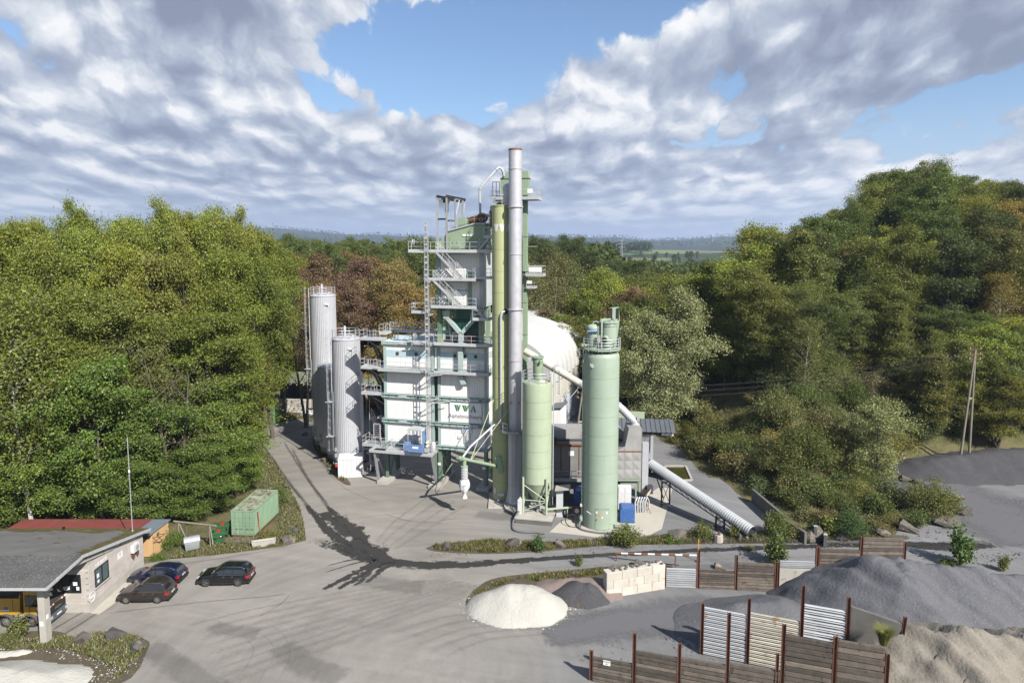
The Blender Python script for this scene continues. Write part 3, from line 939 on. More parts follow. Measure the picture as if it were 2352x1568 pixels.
for px, w in (([(820, 1330), (900, 1345), (980, 1350)], 2.6), ([(480, 1440), (540, 1452), (600, 1455)], 1.8), ([(1090, 1180), (1150, 1188), (1190, 1180)], 2.4), ([(330, 1480), (420, 1540), (520, 1600)], 2.2), ([(1500, 1310), (1700, 1300)], 1.4), ([(640, 1480), (700, 1530), (800, 1560)], 2.4)):
    strip('repair_patch', px, w, PATCH)

# ------------------------------------------------------------------ vegetation generators
def leaf_quads(rng, centers, outdir, size, flat=.5):
    """one folded-less leaf per centre: rhombus quads with random facing, biased up and out"""
    n = len(centers)
    nrm = rng.normal(size=(n, 3)) * .75 + outdir * .55 + np.array([0, 0, .55])
    nrm /= np.linalg.norm(nrm, axis=1)[:, None]
    a = rng.normal(size=(n, 3)); a -= (a * nrm).sum(1)[:, None] * nrm
    a /= np.linalg.norm(a, axis=1)[:, None]
    b = np.cross(nrm, a)
    s = size * (.65 + .7 * rng.random(n))[:, None]
    v = np.stack([centers - a * s * .62, centers - b * s * .40, centers + a * s * .62, centers + b * s * .40], 1)
    return v.reshape(-1, 3)


def quads_mesh(name, V, mat):
    n = len(V) // 4
    me = bpy.data.meshes.new(name)
    me.vertices.add(len(V)); me.vertices.foreach_set('co', V.astype(np.float32).ravel())
    me.loops.add(len(V)); me.loops.foreach_set('vertex_index', np.arange(len(V), dtype=np.int32))
    me.polygons.add(n)
    me.polygons.foreach_set('loop_start', np.arange(0, len(V), 4, dtype=np.int32))
    me.update(calc_edges=True)
    me.materials.append(mat)
    return me


def gen_tree(seed, H, R, base, prof, nlimb, sub, per, csize, leaf, droop=.0, up=.55, trunk_r=None, bark=None, stems=1, wob=.02, flat=.5):
    """returns (wood mesh, leaf mesh). prof(t) gives crown radius share at relative crown height t"""
    rng = np.random.default_rng(seed)
    wood = MB(); C, O = [], []
    tr = trunk_r or H * .014
    for st in range(stems):
        lean = rng.normal(size=2) * (.05 if stems == 1 else .16)
        Hs = H * (1 if st == 0 else .72 + .25 * rng.random())
        tp = []
        ph = rng.random(2) * 6.28
        for i in range(9):
            t = i / 8
            tp.append(Vector((lean[0] * Hs * t + wob * H * math.sin(3.3 * t + ph[0]) * t, lean[1] * Hs * t + wob * H * math.sin(2.7 * t + ph[1]) * t, Hs * .96 * t)))
        wood.path(tp, [tr * (1.35 if i == 0 else 1) * (1 - .9 * i / 8) + .012 for i in range(9)], 7)
        nl = max(4, nlimb // stems)
        for j in range(nl):
            t = base + (1 - base) * ((j + rng.random()) / nl)
            tc = (t - base) / (1 - base)
            i = min(int(t * 8), 7); s = tp[i].lerp(tp[i + 1], t * 8 - i)
            ang = j * 2.399 + rng.normal() * .4
            L = R * prof(tc) * (.5 + .75 * rng.random()) * (1 if stems == 1 else .8)
            el = up * (1 - .35 * tc) + .35 * tc + rng.normal() * .12
            d = Vector((math.cos(ang) * math.cos(el), math.sin(ang) * math.cos(el), math.sin(el)))
            p1 = s + d * (L * .5) + Vector((0, 0, .04 * L)); p2 = s + d * L + Vector((0, 0, (.10 - droop) * L))
            lr = max(.018, tr * .34 * (1 - .6 * tc))
            wood.path([s, p1, p2], [lr, lr * .6, .012], 5)
            ends = [(p2, 1.0), (p1.lerp(p2, .45), .9)]
            for q in range(sub):
                f = .35 + .6 * rng.random()
                b0 = (s.lerp(p1, f * 2) if f < .5 else p1.lerp(p2, f * 2 - 1))
                a2 = ang + (1 if q % 2 else -1) * (.5 + .7 * rng.random())
                d2 = Vector((math.cos(a2) * .85, math.sin(a2) * .85, .25 - droop + .3 * rng.normal()))
                e = b0 + d2 * (L * (.28 + .3 * rng.random()))
                wood.path([b0, e], [lr * .35, .009], 4)
                ends.append((e, .8))
            for e, w in ends:
                n = int(per * w * (.6 + .8 * rng.random()))
                cs = csize * (.7 + .6 * rng.random())
                g = rng.normal(size=(n, 3)) * np.array([cs, cs, cs * flat]) * .5
                g[:, 2] -= droop * np.abs(g[:, 0]) * .8
                c = np.array(e)[None, :] + g
                od = g / (np.linalg.norm(g, axis=1)[:, None] + .01) * .6 + np.array([d.x, d.y, 0])[None, :] * .6
                C.append(c); O.append(od)
        # leader tuft
        e = tp[-1]; n = int(per * 1.2)
        g = rng.normal(size=(n, 3)) * np.array([csize * .45, csize * .45, csize * .75])
        C.append(np.array(e)[None, :] + g - np.array([0, 0, csize * .2])); O.append(g)
    C = np.concatenate(C); O = np.concatenate(O)
    keep = C[:, 2] > .15
    V = leaf_quads(rng, C[keep], O[keep], leaf)
    return wood.mesh('trunk', bark or TRUNK, 50), quads_mesh('crown', V, LEAF)


def egg(t): return math.sin(math.pi * min(1, max(0, (t * .86 + .12)))) ** .7
def column(t): return (.55 + .45 * math.sin(math.pi * (t * .8 + .12))) * (1 if t < .85 else (1.02 - t) / .17)
def cone(t): return max(.12, 1 - t) ** .8
def dome(t): return math.sqrt(max(.04, 1 - (t * .95) ** 2))
def spread(t): return (.75 + .4 * t) if t < .6 else max(.25, 1.0 - (t - .6) * 1.5)


TREES = {}


def proto(kind, *variants):
    TREES[kind] = variants


proto('poplar', gen_tree(1, 32, 5.4, .24, column, 30, 3, 300, 1.45, .225, up=1.0, flat=.9), gen_tree(2, 33, 5.8, .28, column, 30, 3, 300, 1.5, .225, up=.95, flat=.9), gen_tree(3, 30, 7.0, .16, egg, 32, 4, 300, 1.6, .225, up=.65, flat=.6))
proto('maple', gen_tree(4, 17, 7.2, .06, egg, 32, 5, 270, 1.3, .215, up=.5, flat=.62), gen_tree(5, 15, 6.4, .08, dome, 30, 5, 260, 1.25, .215, up=.55, flat=.62))
proto('beech', gen_tree(6, 22, 6.8, .10, egg, 32, 4, 250, 1.4, .21, up=.6, flat=.66), gen_tree(7, 20, 6.4, .14, spread, 28, 4, 250, 1.4, .21, up=.65, flat=.66), gen_tree(8, 18, 5.4, .08, cone, 34, 4, 210, 1.15, .195, up=.5, flat=.6),
      gen_tree(9, 21, 6.6, .12, dome, 32, 4, 250, 1.45, .21, up=.7, stems=2, flat=.7), gen_tree(17, 22, 5.6, .12, column, 30, 4, 240, 1.3, .205, up=.85, flat=.6), gen_tree(18, 19, 6.0, .16, egg, 24, 4, 240, 1.3, .205, up=.75, flat=.7))
proto('willow', gen_tree(10, 21, 8.6, .04, egg, 44, 5, 270, 1.35, .19, up=.6, stems=3, droop=.1, flat=.75))
proto('birch', gen_tree(11, 20, 4.0, .25, column, 34, 4, 62, 1.5, .18, up=.8, bark=TRUNKW, trunk_r=.17, flat=.8), gen_tree(12, 18, 4.4, .22, egg, 32, 4, 60, 1.5, .18, up=.7, bark=TRUNKW, trunk_r=.16, flat=.8))
proto('bare', gen_tree(14, 14, 5.0, .2, spread, 34, 6, 6, 1.2, .14, up=.7, stems=2))
proto('aspen', gen_tree(15, 11, 3.9, .04, egg, 34, 4, 100, .85, .155, up=.65, flat=.6), gen_tree(16, 9, 3.2, .05, column, 30, 4, 90, .8, .155, up=.75, flat=.6))


def gen_bush(seed, H, R, n, per, csize, leaf, upright=.6):
    rng = np.random.default_rng(seed)
    wood = MB(); C, O = [], []
    for j in range(n):
        a = rng.random() * 6.28; rr = R * math.sqrt(rng.random()); h = H * (.45 + .6 * rng.random()) * (1 - .45 * (rr / R) ** 2)
        e = Vector((math.cos(a) * rr, math.sin(a) * rr, h))
        m = Vector((e.x * .45, e.y * .45, h * .5))
        wood.path([(e.x * .12, e.y * .12, -.1), m, e], [.022, .014, .005], 4)
        for q, w in ((e, 1), (m.lerp(e, .55), .9), (m, .7)):
            k = int(per * w * (.6 + .8 * rng.random()))
            g = rng.normal(size=(k, 3)) * csize * .5
            C.append(np.array(q)[None, :] + g); O.append(g / (np.linalg.norm(g, axis=1)[:, None] + .01))
    C = np.concatenate(C); O = np.concatenate(O)
    keep = C[:, 2] > .03
    return wood.mesh('stem', TRUNK), quads_mesh('foliage', leaf_quads(rng, C[keep], O[keep], leaf), LEAF)


BUSH = {'bush': (gen_bush(21, 2.2, 1.5, 44, 34, .55, .13), gen_bush(22, 1.7, 1.5, 44, 34, .5, .13), gen_bush(23, 2.6, 1.3, 44, 36, .55, .13)),
        'big': (gen_bush(24, 4.6, 2.6, 70, 105, .8, .135), gen_bush(25, 4.0, 2.9, 72, 105, .8, .135)),
        'sapling': (gen_bush(26, 2.4, .55, 16, 30, .42, .15), gen_bush(27, 1.8, .5, 14, 28, .4, .14)),
        'low': (gen_bush(28, .8, 1.2, 46, 26, .4, .10), gen_bush(29, .6, 1.0, 40, 24, .35, .09))}


def put_tree(kind, var, loc, s=1.0, rz=None, col=(.06, .10, .025), label='', group=None, cat='tree', name=None, sz=None):
    rz = random.random() * 6.28 if rz is None else rz
    w, l = TREES[kind][var % len(TREES[kind])]
    e = thing(name or kind + '_tree', label, cat, loc, rz, group)
    e.scale = (s, s, s * (sz or 1))
    for nm, me in (('trunk', w), ('crown', l)):
        o = bpy.data.objects.new(nm, me); COL.objects.link(o); o.parent = e
        o.color = (*col, 1)
    return e


def put_bush(kind, var, loc, s=1.0, col=(.07, .10, .025), label='', group=None, cat='bush', name='bush'):
    w, l = BUSH[kind][var % len(BUSH[kind])]
    e = thing(name, label, cat, loc, random.random() * 6.28, group)
    e.scale = (s, s, s * (.85 + .3 * random.random()))
    for nm, me in (('stem', w), ('foliage', l)):
        o = bpy.data.objects.new(nm, me); COL.objects.link(o); o.parent = e
        o.color = (*col, 1)
    return e


def jit(c, a=.15):
    f = 1 + random.uniform(-a, a)
    return (c[0] * f * (1 + random.uniform(-a, a) * .5), c[1] * f, c[2] * f * (1 + random.uniform(-a, a)))


def hz(x, y): return float(HT(x, y))

# ------------------------------------------------------------------ the woods
def px_tree(kind, var, px, top, Y, col, label, group, name=None, hscale=1.0, minh=6):
    X = (px - PW / 2) / FPX * (Y * math.cos(PITCH) + 2.0)
    b = hz(X, Y)
    ztop = GY(px, top, Y).z
    H0 = {'poplar': (33, 34, 31), 'maple': (17.6, 15.6), 'beech': (23, 21, 18.6, 22, 23, 20), 'willow': (22,), 'birch': (21, 18.8), 'spruce': (25,), 'bare': (15,), 'aspen': (11.6, 9.5)}[kind]
    h = max(minh, ztop - b)
    s = h / H0[var % len(H0)]
    w = min(1.25, max(.6, s ** .55)) * hscale
    e = put_tree(kind, var, (X, Y, b - .1), 1.0, None, jit(col), label, group, name=name)
    e.scale = (w, w, s)
    return e


POP = (.180, .205, .030); POPD = (.138, .162, .027); MAP = (.110, .155, .026); OLV = (.135, .142, .028); DKG = (.068, .088, .022)
BRN = (.170, .110, .048); GLD = (.210, .155, .050); SIL = (.205, .225, .095); YGR = (.205, .225, .034); ORG = (.215, .155, .040); GRN = (.100, .130, .026); RBR = (.145, .095, .052)
Lp = 'tall pale green poplar rising above the wood beside the access road'
rs0 = random.Random(12)
gP = 'poplars in the wood beside the access road'
for i, (px, top, Y) in enumerate(((-60, 520, 84), (-10, 505, 92), (30, 498, 88), (68, 512, 98), (100, 488, 100), (142, 505, 92), (182, 466, 96), (215, 500, 102), (250, 488, 96), (290, 505, 104), (322, 494, 92), (360, 515, 100), (398, 462, 98), (428, 480, 105), (458, 468, 101), (490, 480, 108), (512, 472, 97), (545, 494, 104), (570, 484, 100), (600, 510, 108), (622, 540, 104), (648, 566, 114), (120, 535, 82), (270, 545, 82), (440, 540, 86), (540, 560, 88))):
    px_tree('poplar', i, px, top, Y, POP, Lp, gP, name='poplar_tree', hscale=rs0.uniform(.58, .8))
Lm = 'broad leafy tree in the middle storey of the wood beside the access road'
gM = 'middle storey trees of the wood beside the access road'
for i, (px, top, Y) in enumerate(((-30, 640, 78), (95, 610, 86), (215, 650, 80), (345, 590, 88), (470, 575, 92), (578, 585, 97), (606, 640, 102), (540, 700, 86), (420, 720, 80), (300, 760, 77), (120, 760, 76), (15, 800, 73), (560, 770, 96))):
    px_tree('poplar' if i % 3 or px > 550 else 'beech', (1 if px > 550 else 2) if i % 3 or px > 550 else 0, px, top, Y, POPD if i % 3 else OLV, Lm, gM, name='broadleaf_tree', hscale=1.0)
Lk = 'dense dark green maple at the foot of the wood behind the sheds and container'
gK = 'maples at the foot of the wood'
for i, (px, top, Y) in enumerate(((225, 838, 71.5), (70, 990, 70.5), (-35, 960, 69), (375, 930, 74), (480, 880, 79), (515, 905, 85), (455, 1030, 73), (150, 1010, 72), (535, 1000, 79.5), (320, 1050, 71))):
    px_tree('maple', i, px, top, Y, MAP, Lk, gK, name='maple_tree', hscale=.92)
for i, (px, top, Y) in enumerate(((52, 860, 71.5), (405, 760, 74), (700, 640, 110))):
    px_tree('bare', 0, px, top, Y, (.10, .11, .03), 'half bare tree with grey forked limbs in the wood beside the access road', 'half bare trees of the road wood', name='bare_tree')
# behind the plant
Lb = 'rust brown autumn tree in the wood behind the grey tanks'
for i, (px, top, Y) in enumerate(((668, 612, 150), (705, 596, 158), (752, 576, 152), (800, 590, 146), (845, 584, 156), (772, 640, 138), (830, 652, 136), (700, 660, 140), (880, 640, 142), (735, 690, 130), (650, 650, 145))):
    px_tree('beech', i, px, top, Y, BRN if i % 3 else RBR, Lb, 'brown trees behind the tanks', name='autumn_tree')
for i, (px, top, Y) in enumerate(((915, 598, 138), (935, 660, 130), (890, 690, 126))):
    px_tree('beech', i, px, top, Y, GLD, 'golden brown tree between the tanks and the mixing tower', 'golden trees beside the tower', name='golden_tree')
Ld = 'dark green tree in the wide wood behind the plant'
gD = 'dark green trees of the wood behind the plant'
rs = random.Random(3)
for i in range(34):
    px = 640 + i * 27 + rs.uniform(-10, 10); Y = rs.uniform(178, 250)
    top = 552 + rs.uniform(-10, 16) - 8 * math.exp(-((px - 830) / 110) ** 2) + (34 if 1390 < px < 1640 else 0) + max(0, (px - 1290)) * .12
    px_tree('beech', i, px, top, Y, DKG if px > 1050 else GRN, Ld, gD, name='forest_tree')
for i in range(22):
    px = 950 + i * 30 + rs.uniform(-10, 10); Y = rs.uniform(150, 180)
    top = 600 + rs.uniform(-8, 40) + max(0, (px - 1290)) * .12
    px_tree('beech', i + 1, px, top, Y, (GRN, DKG, OLV)[i % 3], Ld, gD, name='forest_tree')
for i, (px, top, Y) in enumerate(((1232, 592, 138), (1268, 580, 142), (1318, 584, 146), (1215, 628, 132))):
    px_tree('birch', i, px, top, Y, (.115, .115, .035), 'thin birch with pale trunk behind the white dome hall', 'birches behind the dome hall', name='birch_tree')
for i, (px, top, Y, c) in enumerate(((1375, 618, 140, YGR), (1400, 650, 134, YGR), (1250, 700, 130, RBR), (1330, 680, 131, GRN), (1435, 660, 130, RBR), (1290, 720, 127, OLV), (1225, 740, 126, RBR), (1460, 690, 128, GRN), (1410, 720, 122, GRN), (1350, 740, 124, OLV), (1480, 640, 140, OLV), (1530, 620, 146, OLV))):
    px_tree('beech', i, px, top, Y, c, {YGR: 'bright yellow green tree behind the dome hall', RBR: 'reddish brown tree behind the dome hall', GRN: 'green broadleaf tree behind the dome hall', OLV: 'olive green tree behind the dome hall'}[c], 'trees behind the dome hall', name='broadleaf_tree')
px_tree('willow', 0, 1518, 656, 106, SIL, 'big silvery green round tree beside the mint green silo', None, name='silver_tree', hscale=1.0)
# hill
SKY = [(1540, 640), (1600, 600), (1650, 556), (1700, 530), (1740, 486), (1800, 458), (1850, 450), (1900, 470), (1960, 418), (2000, 398), (2080, 362), (2130, 348), (2180, 392), (2240, 405), (2300, 412), (2352, 420), (2600, 430)]


def skyline(px):
    for (a, b), (c, d) in zip(SKY[:-1], SKY[1:]):
        if px <= c: return b + (d - b) * (px - a) / (c - a)
    return 430


HN = {'g': (GRN, 'mid green'), 'd': (DKG, 'dark green'), 'o': (OLV, 'olive green'), 'y': (YGR, 'yellow green'), 'a': (ORG, 'orange yellow'), 'b': (BRN, 'brown leaved')}
pts = []
tries = 0
while len(pts) < 125 and tries < 9000:
    tries += 1
    x, y = rs.uniform(20, 125), rs.uniform(84, 185)
    px = PW / 2 + x / (y + 2) * FPX
    d = float(foot_dist(x, y))
    if not (1500 < px < 2480) or d < (24 if px < 1740 else 13) or d > 85: continue
    if any((x - a) ** 2 + (y - b) ** 2 < (4.9 + .02 * (y - 90)) ** 2 for a, b in pts): continue
    pts.append((x, y))
for i, (x, y) in enumerate(sorted(pts, key=lambda p: p[1])):
    px = PW / 2 + x / (y + 2) * FPX
    b = hz(x, y)
    nat = rs.uniform(15, 22) if foot_dist(x, y) > 20 else rs.uniform(10, 15)
    cap = GY(px, skyline(px) + rs.uniform(-4, 40), y).z - b
    h = max(5.0, min(nat, cap)) if cap < nat else nat
    if cap > nat + 2 and foot_dist(x, y) > 40: h = min(cap, 24)
    k = rs.choice('ggdddooooggyyao' if i % 3 else 'ggoodd')
    if 'a' == k and rs.random() < .3: k = 'o'
    c, nm = HN[k]
    sp = 'beech' if rs.random() < .88 else 'birch'
    v = rs.randrange(6)
    H0 = {'beech': (23, 21, 18.6, 22, 23, 20), 'birch': (21, 18.8)}[sp]; H0 = H0[v % len(H0)]
    e = put_tree(sp, v, (x, y, b - .2), 1, None, jit(c, .22), '%s %s on the wooded hillside above the slope' % (nm, 'birch' if sp == 'birch' else 'tree'), 'trees on the wooded hillside', name='hill_tree')
    w = min(1.15, max(.6, (h / H0) ** .6))
    e.scale = (w, w, h / H0)
for i, (px, top, Y) in enumerate(((1585, 690, 128), (1612, 628, 120), (1642, 590, 121), (1690, 556, 119), (1722, 600, 110), (1665, 705, 112), (1745, 515, 124), (1660, 640, 124), (1700, 680, 110), (1775, 640, 104), (2190, 770, 98), (2255, 740, 99), (2330, 760, 98), (2400, 720, 100), (2130, 800, 97), (2300, 850, 95.5))):
    px_tree('beech', i, px, top, Y, (OLV, YGR, GRN, YGR, OLV)[i % 5], 'light green tree along the lower edge of the wooded hillside', 'light trees at the hillside edge', name='hill_tree', minh=8)
put_tree('bare', 0, (*GY(2290, 1000, 96).to_2d(), hz(GY(2290, 1000, 96).x, 96)), 1.0, None, (.12, .10, .03), 'dead bare tree beside the double wooden pole', name='bare_tree')


def GT(x, y, dz=0.0):
    """photo pixel -> point on the terrain"""
    r = ray(x, y); o = Vector((0, 0, CAMH)); lo = 20.0
    prev = lo
    t = lo
    while t < 900:
        p = o + r * t
        if p.z < hz(p.x, p.y) + dz:
            a, b = prev, t
            for _ in range(12):
                m = (a + b) / 2; q = o + r * m
                if q.z < hz(q.x, q.y) + dz: b = m
                else: a = m
            return o + r * b
        prev = t; t += 1.5
    return o + r * t


# shrubs on the cut slope, the spoil heap and the verges
BC = [(.100, .125, .032), (.130, .138, .042), (.150, .128, .052), (.085, .105, .036), (.160, .155, .045)]
for i, (px, py, k, s) in enumerate(((1850, 1075, 'big', 1.25), (1800, 1090, 'big', 1.0), (1890, 1050, 'big', 1.2), (1760, 1080, 'big', .8), (1930, 1080, 'big', 1.1), (1690, 1050, 'big', .8), (1660, 1010, 'bush', 1.3), (1630, 985, 'bush', 1.2),
                                    (2090, 1020, 'big', 1.0), (2040, 1040, 'big', 1.1), (2120, 1000, 'big', 1.0), (1720, 1010, 'bush', 1.3), (1700, 1090, 'bush', 1.4), (1750, 1130, 'bush', 1.1), (1960, 1120, 'bush', 1.2), (1800, 1150, 'bush', 1.0), (1580, 960, 'bush', 1.2), (1550, 945, 'big', .6))):
    p = GT(px, py)
    put_bush(k, i, p - Vector((0, 0, .15)), s, jit(BC[i % 5]), 'tall leafy shrub on the cut slope above the retaining wall', 'shrubs on the cut slope')
for i in range(150):
    px = rs.uniform(1530, 2060); py = 960 + (px - 1530) * .30 + rs.uniform(-35, 90) * (1 if px < 1900 else .5)
    p = GT(px, py)
    if foot_dist(p.x, p.y) < .6: continue
    put_bush(rs.choice(('low', 'bush', 'low', 'bush')), i, p - Vector((0, 0, .1)), rs.uniform(.7, 1.4), jit(BC[i % 5], .25), 'low rough bush on the cut slope', 'low bushes on the cut slope')
for i, (px, py, top) in enumerate(((2010, 1125, 912), (1985, 1095, 960))):
    p = GT(px, py)
    e = put_tree('aspen', i, p - Vector((0, 0, .2)), 1, None, jit(SIL, .05), ('slender silver leaved aspen rising from the spoil bank', 'smaller silver leaved aspen beside the slender one')[i], name='aspen_tree')
    h = GY(px, top, p.y).z - p.z
    e.scale = (1.0, 1.0, h / (11.6, 9.5)[i])
for i in range(60):
    px = rs.uniform(1640, 2400); py = rs.uniform(850, 980) + (px > 2150) * 20
    p = GT(px, py)
    put_bush('big' if i % 3 else 'bush', i, p - Vector((0, 0, .15)), rs.uniform(.7, 1.2), jit(BC[i % 4], .2), 'understorey shrub at the edge of the hillside wood', 'understorey shrubs of the hillside wood')
for i, (px, py, k, s_) in enumerate(((1880, 1150, 'bush', 1.2), (1915, 1165, 'big', .6), (1850, 1190, 'low', 1.3), (1940, 1185, 'bush', 1.1), (1975, 1165, 'big', .7), (2010, 1185, 'bush', 1.2), (1990, 1210, 'low', 1.4), (1900, 1205, 'bush', .9), (2040, 1160, 'bush', 1.2), (2050, 1200, 'low', 1.2), (1830, 1165, 'bush', 1.0), (1955, 1225, 'low', 1.1), (2030, 1222, 'low', 1.0), (1870, 1225, 'sapling', .9), (1925, 1228, 'bush', .8), (1985, 1130, 'big', .8))):
    p = GT(px, py); put_bush(k, i, (p.x, p.y, max(.02, p.z) - .1), s_, jit(BC[i % 5], .2), 'leafy bush on the bank between retaining wall and chippings', 'bushes on the bank by the road')
Lw = 'undergrowth shrub at the edge of the wood behind the office and container'
for i in range(34):
    px = rs.uniform(-20, 600); py = 1235 - px * .12 + rs.uniform(-60, 0) if px < 400 else rs.uniform(1010, 1130) + (600 - px) * .25
    p = GT(px, py)
    put_bush('big' if i % 2 else 'bush', i, p - Vector((0, 0, .1)), rs.uniform(.6, 1.0), jit(MAP if i % 3 else BC[3], .2), Lw, 'undergrowth of the road wood')

# the far woods: one mass of crowns nobody could count
def far_forest(name, n, az0, az1, r0, r1, h0, h1, col, seed, per=34, skip=None, lsz=3.0):
    rng = np.random.default_rng(seed)
    az = rng.uniform(az0, az1, n); r = r0 * (r1 / r0) ** rng.random(n)
    x, y = r * np.sin(az), r * np.cos(az)
    if skip is not None:
        kp = skip(az, r, x, y); az, r, x, y = az[kp], r[kp], x[kp], y[kp]; n = len(az)
    h = rng.uniform(h0, h1, n); z = HT(x, y)
    w = h * rng.uniform(.26, .36, n)
    g = rng.normal(size=(n, per, 3)); g /= np.linalg.norm(g, axis=2)[:, :, None]
    g[:, :, 2] = np.abs(g[:, :, 2]) * 1.3 - .45
    c = np.stack([x, y, z + h * .58], 1)[:, None, :] + g * np.stack([w, w, h * .42], 1)[:, None, :] * rng.uniform(.6, 1.05, (n, per, 1))
    V = leaf_quads(rng, c.reshape(-1, 3), g.reshape(-1, 3), (h * .19).repeat(per)[:, None] if False else lsz * np.ones(1))
    me = quads_mesh(name, V, LEAF)
    o = bpy.data.objects.new(name, me); COL.objects.link(o); o.color = (*col, 1)
    return o


tag(far_forest('far_forest', 1300, -.40, .145, 250, 520, 17, 23, DKG, 31, 110, None, 1.5), 'dark far wood stretching behind the plant', None, kind='stuff')
tag(far_forest('far_forest', 600, .13, .36, 210, 420, 9, 13, DKG, 32, 100, None, 1.1), 'dark low wood in the valley before the fields', None, kind='stuff')
tag(far_forest('far_forest', 2600, -.70, .10, 1500, 6400, 16, 26, (.035, .055, .02), 33, 16, lambda a, r, x, y: (r > 3000) | ((np.sin(x / 330 + y / 500) + np.sin(y / 410) > .1) & ~((a > -.32) & (a < -.20))), 5.0), 'distant wooded ridge on the skyline', None, kind='stuff')
tag(far_forest('far_forest', 700, .03, .20, 1350, 1900, 22, 28, (.035, .055, .02), 34, 30, None, 3.0), 'dark distant wood beside the fields', None, kind='stuff')
tag(far_forest('far_forest', 1300, .0, .70, 3200, 6400, 16, 26, (.035, .055, .02), 35, 16, None, 5.0), 'hazy wooded ridge beyond the fields', None, kind='stuff')
for i, (px, Y) in enumerate(((1420, 820), (1446, 800), (1480, 860), (1500, 830), (1548, 760), (1560, 800), (1585, 880), (1530, 1150), (1556, 1180), (1575, 1140), (1600, 1160), (1472, 1300), (1508, 1250))):
    X = (px - PW / 2) / FPX * Y
    e = put_tree('beech', i, (X, Y, hz(X, Y)), rs.uniform(.45, .75), None, DKG, 'small far tree in the hedge line across the fields', 'hedge trees in the far fields', name='hedge_tree')
for i, (px, top, Y) in enumerate(((12, 640, 69.5), (62, 700, 68.5))):
    e = px_tree('birch', i, px, top, Y, POPD, ('tall poplar with a long bare brown trunk behind the office', 'slimmer tree with pale bare trunk beside the long trunked poplar')[i], None, name='trunk_tree', hscale=1.1)

# ------------------------------------------------------------------ the asphalt mixing tower
PRZ = RAD(-14.05)
PO = Vector((-16.14, 84.84, 0))


def pw(u, v, z):
    """tower coordinates -> world"""
    c, s = math.cos(PRZ), math.sin(PRZ)
    return Vector((PO.x + u * c - v * s, PO.y + u * s + v * c, z))


FRONT = (RAD(90), 0, 0)      # lettering that faces the tower's front


def strips(parent, u0, u1, v, z0, z1, mat, w=.31, name='panel'):
    n = max(1, round((u1 - u0) / w)); w = (u1 - u0) / n
    for i in range(n):
        sbox(name, u0 + i * w + .012, u0 + (i + 1) * w - .012, v - .035 - .004 * (i % 2), v + .01, z0, z1, mat, parent)


